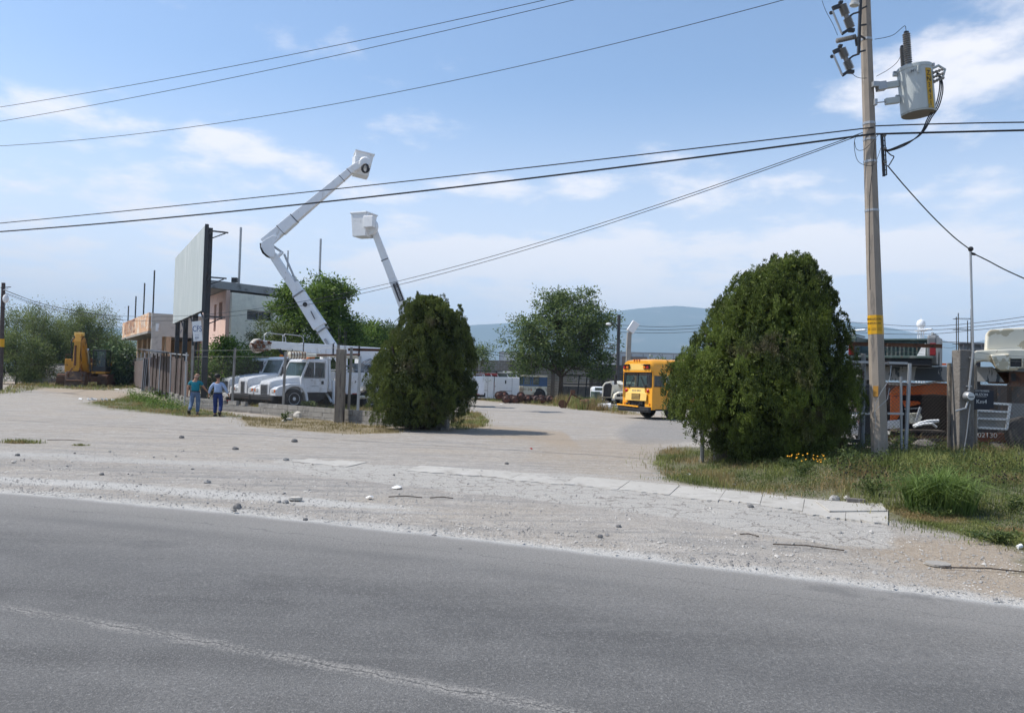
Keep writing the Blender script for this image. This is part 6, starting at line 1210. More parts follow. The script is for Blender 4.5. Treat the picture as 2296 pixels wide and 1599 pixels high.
quick('ground_wire', GALV, mpt, lambda b: b.tube([(.05, -.22, 1.25), (-.02, -.23, .6), (-.12, -.22, -.1)], .012, 5)); quick('clamp', GALV, mpt, lambda b: [b.box((x, -.2, z), (.12, .04, .03)) for x, z in ((.10, 2.3), (.03, 1.65))])
quick('weather_head', BLACK, mpt, lambda b: (b.ball(at(2176.5, 559, 17.95)-mp_, .06, 8, 6), b.tube([at(2176, 568, 17.95)-mp_, at(2186, 571, 17.95)-mp_], .03, 6)))
mt = quick('meter', GALV, mpt, lambda b: b.lathe([(0, .11), (.05, .11), (.06, .10), (.12, .095), (.15, .07)], (.0, -.19, 1.42), (0, -1, 0), 20), smooth=True); quick('meter_glass', LENSC, mt, lambda b: b.lathe([(0, .085), (.01, .085)], (.0, -.335, 1.42), (0, -1, 0), 18)); quick('meter_plate', GREYP, mt, lambda b: b.box((.0, -.35, 1.41), (.11, .01, .035)))
# mailbox notice
NAVY = mat('dark_navy_board', (.015, .018, .03), .6); LETW = mat('hand_painted_white', (.65, .65, .64), .8)
so = at(2184, 918, YF-.12); sg2 = thing('mailbox_sign', 'black hand painted sign hanging on the fence beside the meter post', 'sign', so)
quick('board', NAVY, sg2, lambda b: b.bb(0, .36, 0, .02, 0, .46)); quick('side_flap', NAVY, sg2, lambda b: b.bb(.362, .46, .01, .02, .03, .44))
text('JORGE VILLARREAL', .042, LETW, sg2, face_M((.18, -.003, .425), (1, 0, 0)), sx=.95); text('BUZON', .085, LETW, sg2, face_M((.17, -.003, .345), (1, 0, 0))); text('Km4', .13, LETW, sg2, face_M((.17, -.003, .18), (1, 0, 0))); quick('painted_line', LETW, sg2, lambda b: (b.bb(.06, .29, -.003, -.001, .295, .301), b.bb(.02, .35, -.003, -.001, .452, .456)))

# flatbed deck standing high behind the fence
A_, B_ = gp(1898, 21.8), gp(2252, 19.9); A_.z = B_.z = 0; dk = thing('trailer_deck', 'long grey patched trailer deck raised behind the fence', 'trailer', A_); dv = (B_-A_); L_ = dv.length; dv.normalize(); dn_ = Vector((-dv.y, dv.x, 0))
PATCH = mat('patched_grey_beam', (.30, .29, .27), .7, spots=[((.05, .055, .06), .8, .58, .01), ((.42, .42, .38), 3.5, .66, .02)], stretch=(1, 1, .3))
quick('side_beam', PATCH, dk, lambda b: b.add([Vector((0, 0, 2.05)), dv*(L_)+Vector((0, 0, 2.07)), dv*(L_-.25)+Vector((0, 0, 2.45)), Vector((0, 0, 2.43))]+[p+dn_*.12 for p in (Vector((0, 0, 2.05)), dv*(L_)+Vector((0, 0, 2.07)), dv*(L_-.25)+Vector((0, 0, 2.45)), Vector((0, 0, 2.43)))], [(0, 1, 2, 3), (7, 6, 5, 4), (0, 4, 5, 1), (1, 5, 6, 2), (2, 6, 7, 3), (3, 7, 4, 0)]), bev=.01)
quick('deck', GREYP, dk, lambda b: b.add([Vector((0, 0, 2.33))+dn_*.12, dv*(L_+2.5)+Vector((0, 0, 2.35))+dn_*.12, dv*(L_+2.5)+dn_*2.6+Vector((0, 0, 2.35)), dn_*2.6+Vector((0, 0, 2.33))]+[p+Vector((0, 0, .08)) for p in (Vector((0, 0, 2.33))+dn_*.12, dv*(L_+2.5)+Vector((0, 0, 2.35))+dn_*.12, dv*(L_+2.5)+dn_*2.6+Vector((0, 0, 2.35)), dn_*2.6+Vector((0, 0, 2.33)))], [(3, 2, 1, 0), (4, 5, 6, 7), (0, 1, 5, 4), (1, 2, 6, 5), (2, 3, 7, 6), (3, 0, 4, 7)]))
quick('rear_beam', RUST, dk, lambda b: b.bar(dv*(L_+.1)+dn_*.3+Vector((0, 0, 2.22)), dv*(L_+3)+dn_*.3+Vector((0, 0, 2.22)), .2, .5))
for s in (.5, 3.0, L_+.2): quick('leg', STEEL, dk, lambda b: (b.bar(dv*s+dn_*.5, dv*s+dn_*.5+Vector((0, 0, 2.32)), .12, .14), b.bar(dv*s+dn_*2.3, dv*s+dn_*2.3+Vector((0, 0, 2.32)), .12, .14)))
quick('cross_beam', STEEL, dk, lambda b: [b.bar(dv*s+dn_*.2+Vector((0, 0, 2.2)), dv*s+dn_*2.5+Vector((0, 0, 2.2)), .1, .2) for s in np.arange(.4, L_+2, .7)])
tag(quick('rust_box', RUST, None, lambda b: b.loft([[at(x, y, Y) for x, y in ((2205, 828), (2420, 836), (2420, 866), (2215, 860))] for Y in (20.9, 22.2)]), bev=.02), 'rusty brown box beam under the cream hood shell', 'box beam')
# dark gooseneck chassis under it
gn = thing('gooseneck_chassis', 'black bent trailer gooseneck and ladder frame beside the big cypress', 'chassis', gp(1900, 20.6)); go = gn.location.copy()
def gg(b, pts, Y, w, h): [b.bar(at(*pts[i], Y)-go, at(*pts[i+1], Y)-go, w, h) for i in range(len(pts)-1)]
quick('neck', STEEL, gn, lambda b: (gg(b, [(1925, 870), (1900, 890), (1868, 920), (1850, 960)], 20.6, .3, .22), gg(b, [(1948, 872), (1944, 900), (1936, 1000)], 20.4, .2, .26), gg(b, [(1905, 880), (1935, 868), (1960, 868)], 20.6, .3, .14)), bev=.02)
quick('frame', STEEL, gn, lambda b: (gg(b, [(1840, 983), (1935, 990)], 19.6, .2, .10), gg(b, [(1838, 996), (1935, 1004)], 19.3, .25, .12), gg(b, [(1846, 1008), (1960, 1016)], 19.0, .2, .08)), bev=.01)
quick('saddle', BLACK, gn, lambda b: gg(b, [(1850, 925), (1875, 938), (1880, 965)], 20.2, .5, .3), bev=.05)
# pickup bed on the deck, tail towards the road
po = at(1998, 800, 20.9); TH = R(-32); pb = thing('pickup_bed', 'green and grey pickup truck bed without tailgate lying on the trailer deck', 'truck bed', po, TH); po2 = po
SC = 1.06; h2 = 1.0*SC
quick('bed_floor', GREEN, pb, lambda b: (b.bb(-.82*SC, .82*SC, 0, 2.2, -.02, .03), b.bb(-.95*SC, .95*SC, -.03, .06, -.045, .012)), bev=.01)
quick('bed_floor_shadow', BLACK, pb, lambda b: (b.bb(-.9*SC, .9*SC, .02, .3, -.24, -.05), b.bb(-.7*SC, .7*SC, .3, 1.9, -.16, -.03)), bev=.02)  # black blocks standing in for the shadow hanging below the bed floor
quick('front_panel', GREEN, pb, lambda b: (b.bb(-.82*SC, .82*SC, 2.15, 2.2, 0, .56), [b.bb(-.75*SC+.11*i, -.70*SC+.11*i, 2.11, 2.149, .03, .50) for i in range(14)], b.bb(-.85*SC, .85*SC, 2.08, 2.22, .54, .60)), bev=.01)
for s in (-1, 1):
    x0, x1 = sorted((s*.80*SC, s*h2))
    arc = [(1.0+.36*math.cos(t), -.20+.38*math.sin(t)) for t in [math.pi*k/10 for k in range(11)]]
    q = quick('side_panel', GREYV if s > 0 else GREEN, pb, lambda b: b.prism([(0, -.02), (-.02, .5), (.03, .57), (2.3, .60), (2.3, -.16), (1.37, -.2)]+arc[1:-1]+[(.64, -.2), (.12, -.18)], x0, x1, 'yz'), bev=.03)
    quick('tail_light', mat('dark_red_lens', (.20, .012, .015), .3), pb, lambda b: b.bb(min(s*.86, s*.99)*SC, max(s*.86, s*.99)*SC, -.035, .0, .04, .36), bev=.01)
    quick('bed_rail', GREYP, pb, lambda b: (b.bar((s*.9*SC, .1, .62), (s*.9*SC, 2.1, .66), .06, .03), b.bar((s*.9*SC, .05, .56), (s*.9*SC, .12, .63), .05, .04)), bev=.01)
    quick('stake_rail', CHROME, pb, lambda b: (b.bar((s*.62*SC if s < 0 else .9*SC, .2, .73), (s*.98*SC if s < 0 else .62*SC, .35, .72), .06, .05),), bev=.01)
quick('wheel_housing', GREEN, pb, lambda b: [b.lathe([(0, .40), (.22, .38)], (s*.82*SC, 1.0, 0), (-s, 0, 0), 14) for s in (-1, 1)], bev=.02)
quick('white_scrap', FIBER, pb, lambda b: b.add([(.60, .10, .03), (.80, .10, .03), (.80, .12, .36), (.74, .12, .34), (.60, .4, .03), (.80, .4, .03), (.80, .4, .36), (.74, .4, .34)], [(0, 1, 2, 3), (4, 7, 6, 5), (0, 3, 7, 4), (3, 2, 6, 7), (1, 5, 6, 2)]))
quick('axle_spring', BLACK, pb, lambda b: (b.tube([(-.7, .9, -.22), (.7, .9, -.22)], .05, 8), b.bar((-.5, .1, -.12), (-.5, 2, -.12), .08, .1), b.bar((.5, .1, -.12), (.5, 2, -.12), .08, .1)))
# cream hood shell
hs = thing('truck_hood', 'large peeling cream truck hood shell resting on the deck at the right edge', 'truck hood', at(2186, 831, 20.0)); ho = hs.location.copy()
def hp2(vx, vy, Y): return at(vx, vy, Y)-ho
quick('hood', CREAM, hs, lambda b: b.loft([[hp2(x, y, Y) for x, y in P] for Y, P in ((20.05, ((2211, 786), (2214, 745), (2220, 739), (2300, 734), (2380, 733), (2386, 790))), (21.6, ((2206, 792), (2209, 750), (2215, 744), (2300, 738), (2370, 738), (2376, 794))))]), bev=.06)
quick('fender', CREAM, hs, lambda b: b.loft([[hp2(x, y, Y) for x, y in P] for Y, P in ((19.85, ((2182, 790), (2190, 786), (2262, 783), (2390, 784), (2390, 832), (2300, 830), (2244, 832), (2232, 826), (2222, 812), (2205, 809), (2190, 811), (2183, 824))), (21.4, ((2182, 794), (2190, 790), (2262, 787), (2380, 788), (2380, 830), (2300, 828), (2244, 830), (2232, 824), (2222, 812), (2205, 811), (2190, 813), (2183, 824))))]), bev=.035)
quick('side_fold', CREAM, hs, lambda b: b.loft([[hp2(x, y, Y) for x, y in P] for Y, P in ((19.7, ((2222, 797), (2262, 795), (2262, 829), (2244, 831), (2234, 824))), (19.84, ((2220, 795), (2264, 793), (2264, 831), (2244, 833), (2232, 825))))]), bev=.02)
lb2 = quick('light_recess', BLACK, hs, lambda b: b.loft([[hp2(x, y, Y) for x, y in ((2264, 804), (2330, 804), (2330, 823), (2264, 823))] for Y in (19.78, 19.86)])); quick('light_frame', CREAM, lb2, lambda b: [b.bar(hp2(*p, 19.76), hp2(*q, 19.76), .03, .03) for p, q in (((2263, 803), (2331, 803)), ((2263, 824), (2331, 824)), ((2263, 803), (2263, 824)), ((2293, 803), (2293, 824)))])
tag(quick('grey_channel', GREYP, None, lambda b: (b.bar(at(2150, 770, 24), at(2215, 772, 24), .1, .06), b.bar(at(2150, 783, 24), at(2215, 784, 24), .1, .06), b.bar(at(2150, 777, 24.04), at(2215, 778, 24.04), .03, .16), [b.bar(at(x, 770, 23.96), at(x, 784, 23.96), .04, .03) for x in (2160, 2180, 2200)])), 'grey steel channel end seen between meter post and cream hood', 'beam')
tag(quick('channel_prop', STEEL, None, lambda b: b.bar(gp(2190, 24.05), at(2190, 785, 24.05), .15, .15)), 'dark prop standing under the grey steel channel', 'prop')
# orange cab below the deck
ot = thing('orange_truck', 'bright orange truck cab with open dark doorway under the raised deck', 'truck', gp(2065, 23.0)); oo = ot.location.copy()
def op(vx, vy, Y): return at(vx, vy, Y)-oo
def block(b, quad, Y0, Y1): b.loft([[op(x, y, Y0) for x, y in quad], [op(x, y, Y1) for x, y in quad]])
quick('roof', ORANGE, ot, lambda b: block(b, ((1992, 887), (1998, 875), (2008, 866), (2080, 862), (2095, 858), (2140, 860), (2141, 888), (2095, 884)), 22.2, 24.6), bev=.06)
quick('roof_edge', FIBER, ot, lambda b: b.tube([op(1993, 861, 21.9), op(2050, 864, 21.9), (op(2098, 856, 21.9)), op(2139, 854, 21.9)], .02, 5))
quick('pillar', ORANGE, ot, lambda b: (block(b, ((1996, 886), (2023, 887), (2024, 920), (2012, 940), (1996, 943)), 22.5, 24.4), block(b, ((2023, 898), (2062, 900), (2065, 906), (2028, 914)), 22.5, 22.7), block(b, ((2134, 886), (2141, 886), (2141, 990), (2134, 990)), 22.5, 24.4)), bev=.03)
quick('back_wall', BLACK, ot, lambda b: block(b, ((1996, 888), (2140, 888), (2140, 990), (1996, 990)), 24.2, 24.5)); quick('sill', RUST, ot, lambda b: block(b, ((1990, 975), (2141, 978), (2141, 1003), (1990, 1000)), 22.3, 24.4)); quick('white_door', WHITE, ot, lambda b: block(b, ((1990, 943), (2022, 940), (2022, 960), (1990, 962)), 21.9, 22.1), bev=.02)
tag(quick('roof_board', ORANGE, None, lambda b: b.bar(at(2015, 815, 24.2), at(2115, 817, 24.2), .35, .05)), 'thin orange board lying on the deck behind the pickup bed', 'board')
cd = thing('scrap_door', 'cream cabinet door and bent pipes dumped before the orange cab', 'scrap', gp(2050, 20.0)); co_ = cd.location.copy()
quick('panel', CREAM, cd, lambda b: b.loft([[at(x, y, Y)-co_ for x, y in ((2030, 927), (2062, 925), (2068, 935), (2060, 950), (2031, 950))] for Y in (19.9, 20.15)]), bev=.02); quick('rack', GALV, cd, lambda b: (b.bar(at(2028, 917, 19.9)-co_, at(2066, 915, 19.9)-co_, .03, .02), b.bar(at(2064, 913, 19.85)-co_, at(2052, 948, 19.85)-co_, .05, .05)))
quick('bent_pipe', FIBER, cd, lambda b: (b.tube([at(x, y, 19.7)-co_ for x, y in ((2048, 956), (2062, 949), (2080, 945), (2104, 944))], .045, 7), b.tube([at(x, y, 19.65)-co_ for x, y in ((2052, 956), (2070, 951), (2090, 950), (2100, 958))], .03, 6))); quick('pallet', WOODM, cd, lambda b: [b.bar(at(2000, y, 20.1)-co_, at(2110, y+2, 20.1)-co_, .5, .05) for y in (965, 985)])
# white car nose
wc = thing('white_car', 'crumpled white car nose behind the fence at the right foot of the big cypress', 'car', gp(1908, 22.8)); wo = wc.location.copy()
quick('body', WHITE, wc, lambda b: b.loft([[at(x, y, Y)-wo for x, y in P] for Y, P in ((22.2, ((1885, 977), (1886, 945), (1893, 930), (1910, 935), (1924, 944), (1927, 977))), (23.6, ((1882, 975), (1884, 935), (1892, 922), (1925, 925), (1938, 940), (1940, 970))))]), bev=.06, smooth=True)
quick('headlight', LENSC, wc, lambda b: b.loft([[at(x, y, Y)-wo for x, y in ((1900, 940), (1918, 943), (1916, 950), (1902, 948))] for Y in (22.15, 22.25)]), bev=.01); wheel(wc, .35, -.35, .32, .2, -1, STEEL)
# white shelf frame, numbered bumper, tyre and dark backdrop box added beyond for shade
wf = thing('ladder_frame', 'white welded ladder frame leaning behind the hand painted sign', 'frame', gp(2228, 19.2)); fo = wf.location.copy()
quick('frame', FIBER, wf, lambda b: [b.bar(at(*p, 19.2)-fo, at(*q, 19.2)-fo, .05, .05) for p, q in (((2216, 904), (2266, 907)), ((2190, 921), (2260, 924)), ((2190, 938), (2263, 941)), ((2194, 959), (2256, 962)), ((2265, 905), (2257, 964)), ((2190, 920), (2189, 960)))], bev=.006); quick('panel', GREYP, wf, lambda b: b.loft([[at(x, y, Y)-fo for x, y in ((2192, 925), (2259, 928), (2256, 960), (2193, 957))] for Y in (19.27, 19.3)]))
nb_ = thing('numbered_bumper', 'rusty beam with white painted number behind the fence at the lower right', 'bumper', gp(2228, 19.6)); no = nb_.location.copy()
quick('beam', mat('rust_red_beam', (.22, .07, .035), .8, spots=[((.05, .04, .035), 2, .5, .05)]), nb_, lambda b: b.loft([[at(x, y, Y)-no for x, y in ((2150, 970), (2264, 972), (2264, 992), (2150, 990))] for Y in (19.45, 19.6)]), bev=.01); text('02130', .17, LETW, nb_, Matrix.Translation(-no) @ face_M(at(2214, 976.5, 19.44), (1, 0, 0)), sx=1.15); quick('leg', STEEL, nb_, lambda b: [b.bar(at(x, 990, 19.55)-no, at(x, 1012, 19.55)-no, .08, .08) for x in (2165, 2250)])
tyr = thing('tyre', 'black tyre leaning at the lower right behind the fence', 'tyre', gp(2286, 19.4)); quick('tyre', TYRE, tyr, lambda b: b.lathe([(0, .28), (.02, .44), (.06, .48), (.20, .48), (.24, .44), (.26, .28)], (0, 0, .45), (.2, -1, .25), 22), smooth=True); quick('rim', RUST, tyr, lambda b: b.lathe([(.05, .27), (.1, .25), (.12, .1)], (0, 0, .45), (.2, -1, .25), 16))
dc = thing('dark_backdrop_box', 'dark brown backdrop box added for the shade under the raised deck', 'backdrop', gp(2200, 25)); dc.location.z = 0; quick('box', mat('dark_brown_steel', (.055, .045, .04), .8, spots=[((.12, .08, .06), 2, .55, .1)]), dc, lambda b: b.bb(-3.2, 3.5, 0, 2.2, .5, 2.04), bev=.03); quick('rib', STEEL, dc, lambda b: [b.bb(-3.1+.6*i, -3.02+.6*i, -.05, -.003, .52, 1.98) for i in range(11)]); [wheel(dc, x, .1, .5, .28, -1, RUST) for x in (-1.0, 2.2)]  # added dark backdrop, gives the deep shade behind the fence
tag(quick('metal_sheet', GREYP, None, lambda b: b.loft([[at(x, y, Y) for x, y in ((2266, 904), (2300, 905), (2300, 962), (2264, 962))] for Y in (19.9, 20.0)])), 'weathered grey panel right of the white ladder frame', 'metal sheet')
tag(quick('rust_drum', RUST, None, lambda b: b.lathe([(0, .13), (.03, .17), (.5, .17), (.53, .13)], at(1842, 1001, 18.9), (1, .1, .1), 12), smooth=True), 'small round brown drum lying under the chassis frame', 'drum')
for i, (x0, y0, x1, y1) in enumerate(((1850, 1012, 1955, 1008), (2000, 1004, 2080, 1008), (2200, 1008, 2290, 1004))):
    tag(quick('plank', WOODM, None, lambda b: b.bar(at(x0, y0, 19.0+i*.1), at(x1, y1, 19.1+i*.1), .2, .05)), ('grey plank on the ground under the chassis frame', 'grey plank on the ground before the orange cab', 'grey plank below the numbered beam')[i], 'plank')
for vx, s_, lb in ((1985, .22, 'grey block of rubble beside the power pole behind the fence'), (2075, .25, 'pale lump of rubble under the bent pipes'), (2150, .18, 'rubble lump left of the meter post'), (2235, .24, 'broken rubble below the numbered beam')):
    tag(quick('rubble_block', DCONC, None, lambda b: b.ball(gp(vx, 19.5)+Vector((0, 0, s_*.5)), s_, 7, 5, (1.2, .9, .8), .2)), lb, 'rubble')
# far water tower
wt = thing('water_tower', 'tiny round white water tower on thin legs far beyond the yard', 'water tower', (at(2065, 725, 560).x, 560, 0)); zt = at(2065, 727, 560).z
quick('tank', FIBER, wt, lambda b: b.ball((0, 0, zt), 3.0, 16, 12, (1, 1, 1.15)), smooth=True)
for x, y in ((-2, -2), (2, -2), (-2, 2), (2, 2)): quick('leg', FIBER, wt, lambda b: b.tube([(x, y, 0), (x*.6, y*.6, zt-1)], .35, 6))
quick('gallery', FIBER, wt, lambda b: (b.lathe([(0, 4), (.4, 4)], (0, 0, zt-5), (0, 0, 1), 16), b.tube([(0, 0, zt+2.5), (0, 0, zt+6)], .15, 5)))

# ================================================================ pole, transformer, wires
YP = 16.4
pz0 = at(1973.5, 1046, YP); pz1 = at(1939.5, 0, YP); pdir = (pz1-pz0).normalized(); ptop = pz1+pdir*2.2
pole = thing('utility_pole', 'octagonal concrete power pole with yellow warning band', 'utility pole', pz0)
def PP(vx, vy, Y=YP): return at(vx, vy, Y)-pz0
POLEC = mat('power_pole_concrete', (.28, .24, .20), .9, spots=[((.17, .15, .13), 3, .56, .1), ((.36, .33, .28), 6, .6, .1)], bump=(20, .5, .01), stretch=(2, 2, .4))
def axis(vy): 
    t = (1046-vy)/1046; return (pz1-pz0)*t
def rad_at(vy): return .168-(.168-.107)*(1046-vy)/1046
tl = (ptop-pz0).length; quick('shaft', POLEC, pole, lambda b: b.lathe([(0, .168), (tl, .168-(.168-.107)*tl/(pz1-pz0).length)], (0, 0, 0), pdir, 8, Vector((math.cos(R(28)), math.sin(R(28)), 0))))
YSG = mat('yellow_warning_sticker', (.62, .33, .01), .5, spots=[((.45, .25, .05), 6, .6, .1)])
def band(name, vy0, vy1, m, par, ex=.004):
    return quick(name, m, par, lambda b: b.lathe([(0, rad_at(vy1)+ex), ((axis(vy0)-axis(vy1)).length, rad_at(vy0)+ex)], axis(vy1), pdir, 8, Vector((math.cos(R(28)), math.sin(R(28)), 0))))
bnd = band('warning_band', 712, 754, YSG, pole)
vdir = Vector((-.42, -.907, 0)); nrm_ = (Vector((math.cos(R(28-90-22.5)), math.sin(R(28-90-22.5)), 0))); 
def polefacetext(s, size, vy, par, m, facet, sx=1.0, off=.006):
    ang = R(28+22.5+45*facet); n = Vector((math.cos(ang), math.sin(ang), 0)); xd = Vector((-n.y, n.x, 0)); c = axis(vy)+n*(rad_at(vy)*math.cos(R(22.5))+off)
    text(s, size, m, par, face_M(c, xd, pdir), sx=sx, ext=.001)
# facets: find the one looking at the camera, and its neighbours
toc = -Vector((pz0.x, pz0.y, 0)).normalized(); fc = min(range(8), key=lambda k: -toc.dot(Vector((math.cos(R(28+22.5+45*k)), math.sin(R(28+22.5+45*k)), 0))))
for df, t1, t2 in ((-1, 'PREC', 'NO E'), (0, 'AUCI', 'XCAV'), (1, 'ON', 'AR')):
    polefacetext(t1, .062, 721, bnd, BLACK, fc+df, .95); polefacetext(t2, .055, 730, bnd, BLACK, fc+df, .95); polefacetext('=====\n=====', .03, 743, bnd, BLACK, fc+df)
ang = R(28+22.5+45*fc); nf = Vector((math.cos(ang), math.sin(ang), 0)); quick('small_sticker', mat('faded_orange_sticker', (.38, .19, .03), .6), pole, lambda b: b.box(axis(880)+nf*(rad_at(880)*.93+.004), (.10, .004, .22), Matrix.Rotation(math.atan2(nf.y, nf.x)+math.pi/2, 3, 'Z')))
for vy in (92, 282, 318, 368, 478): band('steel_band', vy-2.5, vy+2.5, GALV, pole, .008)
quick('riser_wire', CABLE, pole, lambda b: b.tube([PP(1962, 318, YP-.2), PP(1950, 440, YP-.16), PP(1949, 560, YP-.17), PP(1951, 650, YP-.17)], .007, 4))
quick('tied_wire', GALV, pole, lambda b: (b.tube([PP(1998, 820, YP-.14), PP(1995, 850, YP-.2), PP(1975, 880, YP-.22), PP(1962, 910, YP-.2), PP(1960, 935, YP-.17)], .007, 4), b.tube([PP(1994, 870, YP-.1), PP(1990, 895, YP-.22), PP(1968, 915, YP-.22), PP(1960, 925, YP-.2)], .006, 4), b.tube([PP(1960, 900, YP-.17), PP(1964, 960, YP-.19)], .005, 4)))
mb_ = quick('mounting_bar', STEEL, pole, lambda b: b.bar(PP(1931, -40, YP-.16), PP(1925, 121, YP-.16), .06, .05)); quick('bracket', STEEL, mb_, lambda b: [b.bar(PP(*p, YP-.15), PP(*q, YP-.12), .03, .03) for p, q in (((1925, 118), (1940, 114)), ((1927, 80), (1940, 88)), ((1928, 58), (1942, 56)), ((1929, 22), (1943, 15)))])
rk = quick('service_rack', STEEL, pole, lambda b: (b.bar(PP(1977, 300, YP-.05), PP(1982, 396, YP-.05), .04, .05), b.bar(PP(1983.5, 303, YP-.08), PP(1988, 393, YP-.08), .02, .02), [b.tube([PP(1976+i*.5, 305+i*11, YP-.06), PP(1985+i*.5, 305+i*11, YP-.1)], .012, 5) for i in range(9)])); quick('knob', PORC, rk, lambda b: [b.lathe([(0, .02), (.01, .04), (.05, .04), (.06, .02)], PP(1983+i*.7, 307+i*30, YP-.09), (0, 0, 1), 8) for i in range(3)])
# transformer
TB, TT = at(2059, 257, YP-.15), at(2050, 152, YP-.15); ta = (TT-TB); TLn = ta.length; ta.normalize(); RT = .335
tf = thing('transformer', 'pale grey transformer drum with yellow number strip hung on the power pole', 'transformer', TB)
TP = mat('pale_grey_tank_paint', (.42, .45, .44), .4, spots=[((.30, .31, .29), 2.5, .58, .1)], coat=.1, var=.05)
quick('tank', TP, tf, lambda b: b.lathe([(0, RT*.97), (.02, RT*.985), (.03, RT*.94), (.031, RT*.985), (TLn-.09, RT), (TLn-.08, RT*1.03), (TLn-.02, RT*1.03), (TLn, RT*.98), (TLn+.04, RT*.6), (TLn+.05, .05)], (0, 0, 0), ta, 40), smooth=True)
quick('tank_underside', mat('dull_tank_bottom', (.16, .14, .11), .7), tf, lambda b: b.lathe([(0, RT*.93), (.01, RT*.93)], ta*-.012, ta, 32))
tcam = -TB.normalized(); tcam = (tcam-ta*tcam.dot(ta)).normalized(); tr_ = ta.cross(tcam).normalized()
if tr_.x < 0: tr_ = -tr_
def TS(ang, h, off=0): return ta*h+(tcam*math.cos(R(ang))+tr_*math.sin(R(ang)))*(RT*1.0+off)   # ang: 0 faces the camera, + to the right
def arc_patch(b, a0, a1, h0, h1, off, n=8):
    for i in range(n):
        u0, u1 = a0+(a1-a0)*i/n, a0+(a1-a0)*(i+1)/n
        b.add([TS(u0, h0, off), TS(u1, h0, off), TS(u1, h1, off), TS(u0, h1, off)], [(0, 1, 2, 3)])
ys_ = quick('number_strip', mat('sprayed_yellow_strip', (.50, .29, .02), .6, spots=[((.30, .26, .12), 9, .55, .1)]), tf, lambda b: arc_patch(b, 36, 62, .02, TLn-.14, .004))
def glyph(s, size, ang, h, par, m): 
    n = (tcam*math.cos(R(ang))+tr_*math.sin(R(ang))).normalized(); xd = ta.cross(n).normalized()
    xd = xd if xd.dot(tr_) > 0 else -xd; text(s, size, m, par, face_M(TS(ang, h, .008), xd, ta), ext=.0015)
for i, ch in enumerate('ZN3431'): glyph(ch, .14, 46, TLn-.25-i*.125, ys_, BLACK)
glyph('H1', .085, -3, TLn-.17, tf, BLACK)
quick('lug', TP, tf, lambda b: (b.box(TS(12, TLn-.16, .02), (.03, .03, .16)), b.box(TS(-75, TLn-.10, .03), (.10, .08, .05)), b.box(TS(-80, TLn-.55, .03), (.06, .06, .06)))); quick('lid_clamp', GALV, tf, lambda b: (b.box(TS(-82, TLn-.05, .04), (.06, .05, .08)), b.box(TS(80, TLn-.05, .02), (.04, .04, .06))))
def TP_(vx, vy, dy=0): return at(vx, vy, YP-.15+dy)-TB
def ribbed(b, p0, p1, r, n, core=.6): 
    d = (Vector(p1)-Vector(p0)); L = d.length; pr = [(0, r*core)]
    for i in range(n): t = L*(i+.5)/n; pr += [(t-L/n*.42, r*core), (t-L/n*.1, r), (t+L/n*.12, r), (t+L/n*.3, r*core)]
    b.lathe(pr+[(L, r*core)], p0, d, 16)
for p, q, r, dy in (((2037, 148), (2032, 76), .078, -.05), ((2027, 155), (2024, 108), .062, .15)):
    bs = quick('bushing', PORC, tf, lambda b: ribbed(b, TP_(*p, dy), TP_(*q, dy), r, 15), smooth=True); quick('terminal', STEEL, bs, lambda b: b.box(TP_(q[0], q[1]-2, dy), (.08, .06, .05)))
for p, q in (((2014, 189), (1966, 196)), ((2016, 225), (1985, 229))): quick('mount_arm', TP, tf, lambda b: b.bar(TP_(*p, .05), TP_(*q, .05), .10, .13), bev=.01)
quick('mount_clamp', GALV, tf, lambda b: (b.bar(TP_(1985, 193, .02), TP_(1966, 196, .02), .16, .17), b.tube([TP_(1985, 229, .05), TP_(1966, 231, .05)], .014, 6), b.box(TP_(1963, 190, -.02), (.13, .1, .11)), b.box(TP_(1963, 230, 0), (.06, .08, .13))), bev=.01)
quick('side_bushing', PORC, tf, lambda b: [ribbed(b, TS(80, TLn-.22-.09*i, -.02), TS(80, TLn-.19-.09*i, .20), .035, 4) for i in range(3)])
quick('side_guard', TP, tf, lambda b: b.tube([TP_(x, y, -.1) for x, y in ((2084, 158), (2104, 148), (2119, 157), (2114, 173), (2093, 186))], .028, 6))
def curve_pts(P, n=8):     # smooth curve through points (Catmull-Rom)
    P = [Vector(p) for p in P]; Q = [P[0]*2-P[1]]+P+[P[-1]*2-P[-2]]; out = []
    for i in range(1, len(Q)-2):
        for k in range(n):
            t = k/n; out.append(.5*((2*Q[i])+(Q[i+1]-Q[i-1])*t+(2*Q[i-1]-5*Q[i]+4*Q[i+1]-Q[i+2])*t*t+(3*Q[i]-Q[i-1]-3*Q[i+1]+Q[i+2])*t**3))
    return out+[Q[-2]]
def cable(name, label, pts, r, m=CABLE, cat='cable', par=None, n=8, group=None, Y=YP-.25):
    P = curve_pts([at(p[0], p[1], p[2] if len(p) > 2 else Y) for p in pts], n); b = MB(); b.tube(P, r, 5, False); o = b.build(name, m, par, smooth=True)
    return tag(o, label, cat, group)
for k, (dx, dy) in enumerate(((0, 0), (-4, 3), (4, -2))):
    cable('service_cable', ('outer', 'middle', 'inner')[k]+' black cable looping from the transformer down to the pole rack', [(2101+dx*.4, 163), (2109+dx*.6, 178), (2110+dx, 205), (2101+dx, 240), (2085+dx, 264), (2071+dx, 292+dy), (2052+dx, 311+dy), (2024, 326+dy), (1995, 337+dy*.6), (1986, 337+dy*.3)], .013, group='cables below the transformer', Y=YP-.2-.04*k)
cable('jumper_wire', 'thin wire from the pole up to the taller transformer bushing', [(1961, 89), (1985, 85), (2005, 78), (2024, 62), (2030, 60), (2032, 75)], .006, cat='wire'); cable('jumper_wire', 'thin wire from the pole to the shorter transformer bushing', [(1965, 172), (1990, 158), (2010, 142), (2020, 126)], .006, cat='wire')
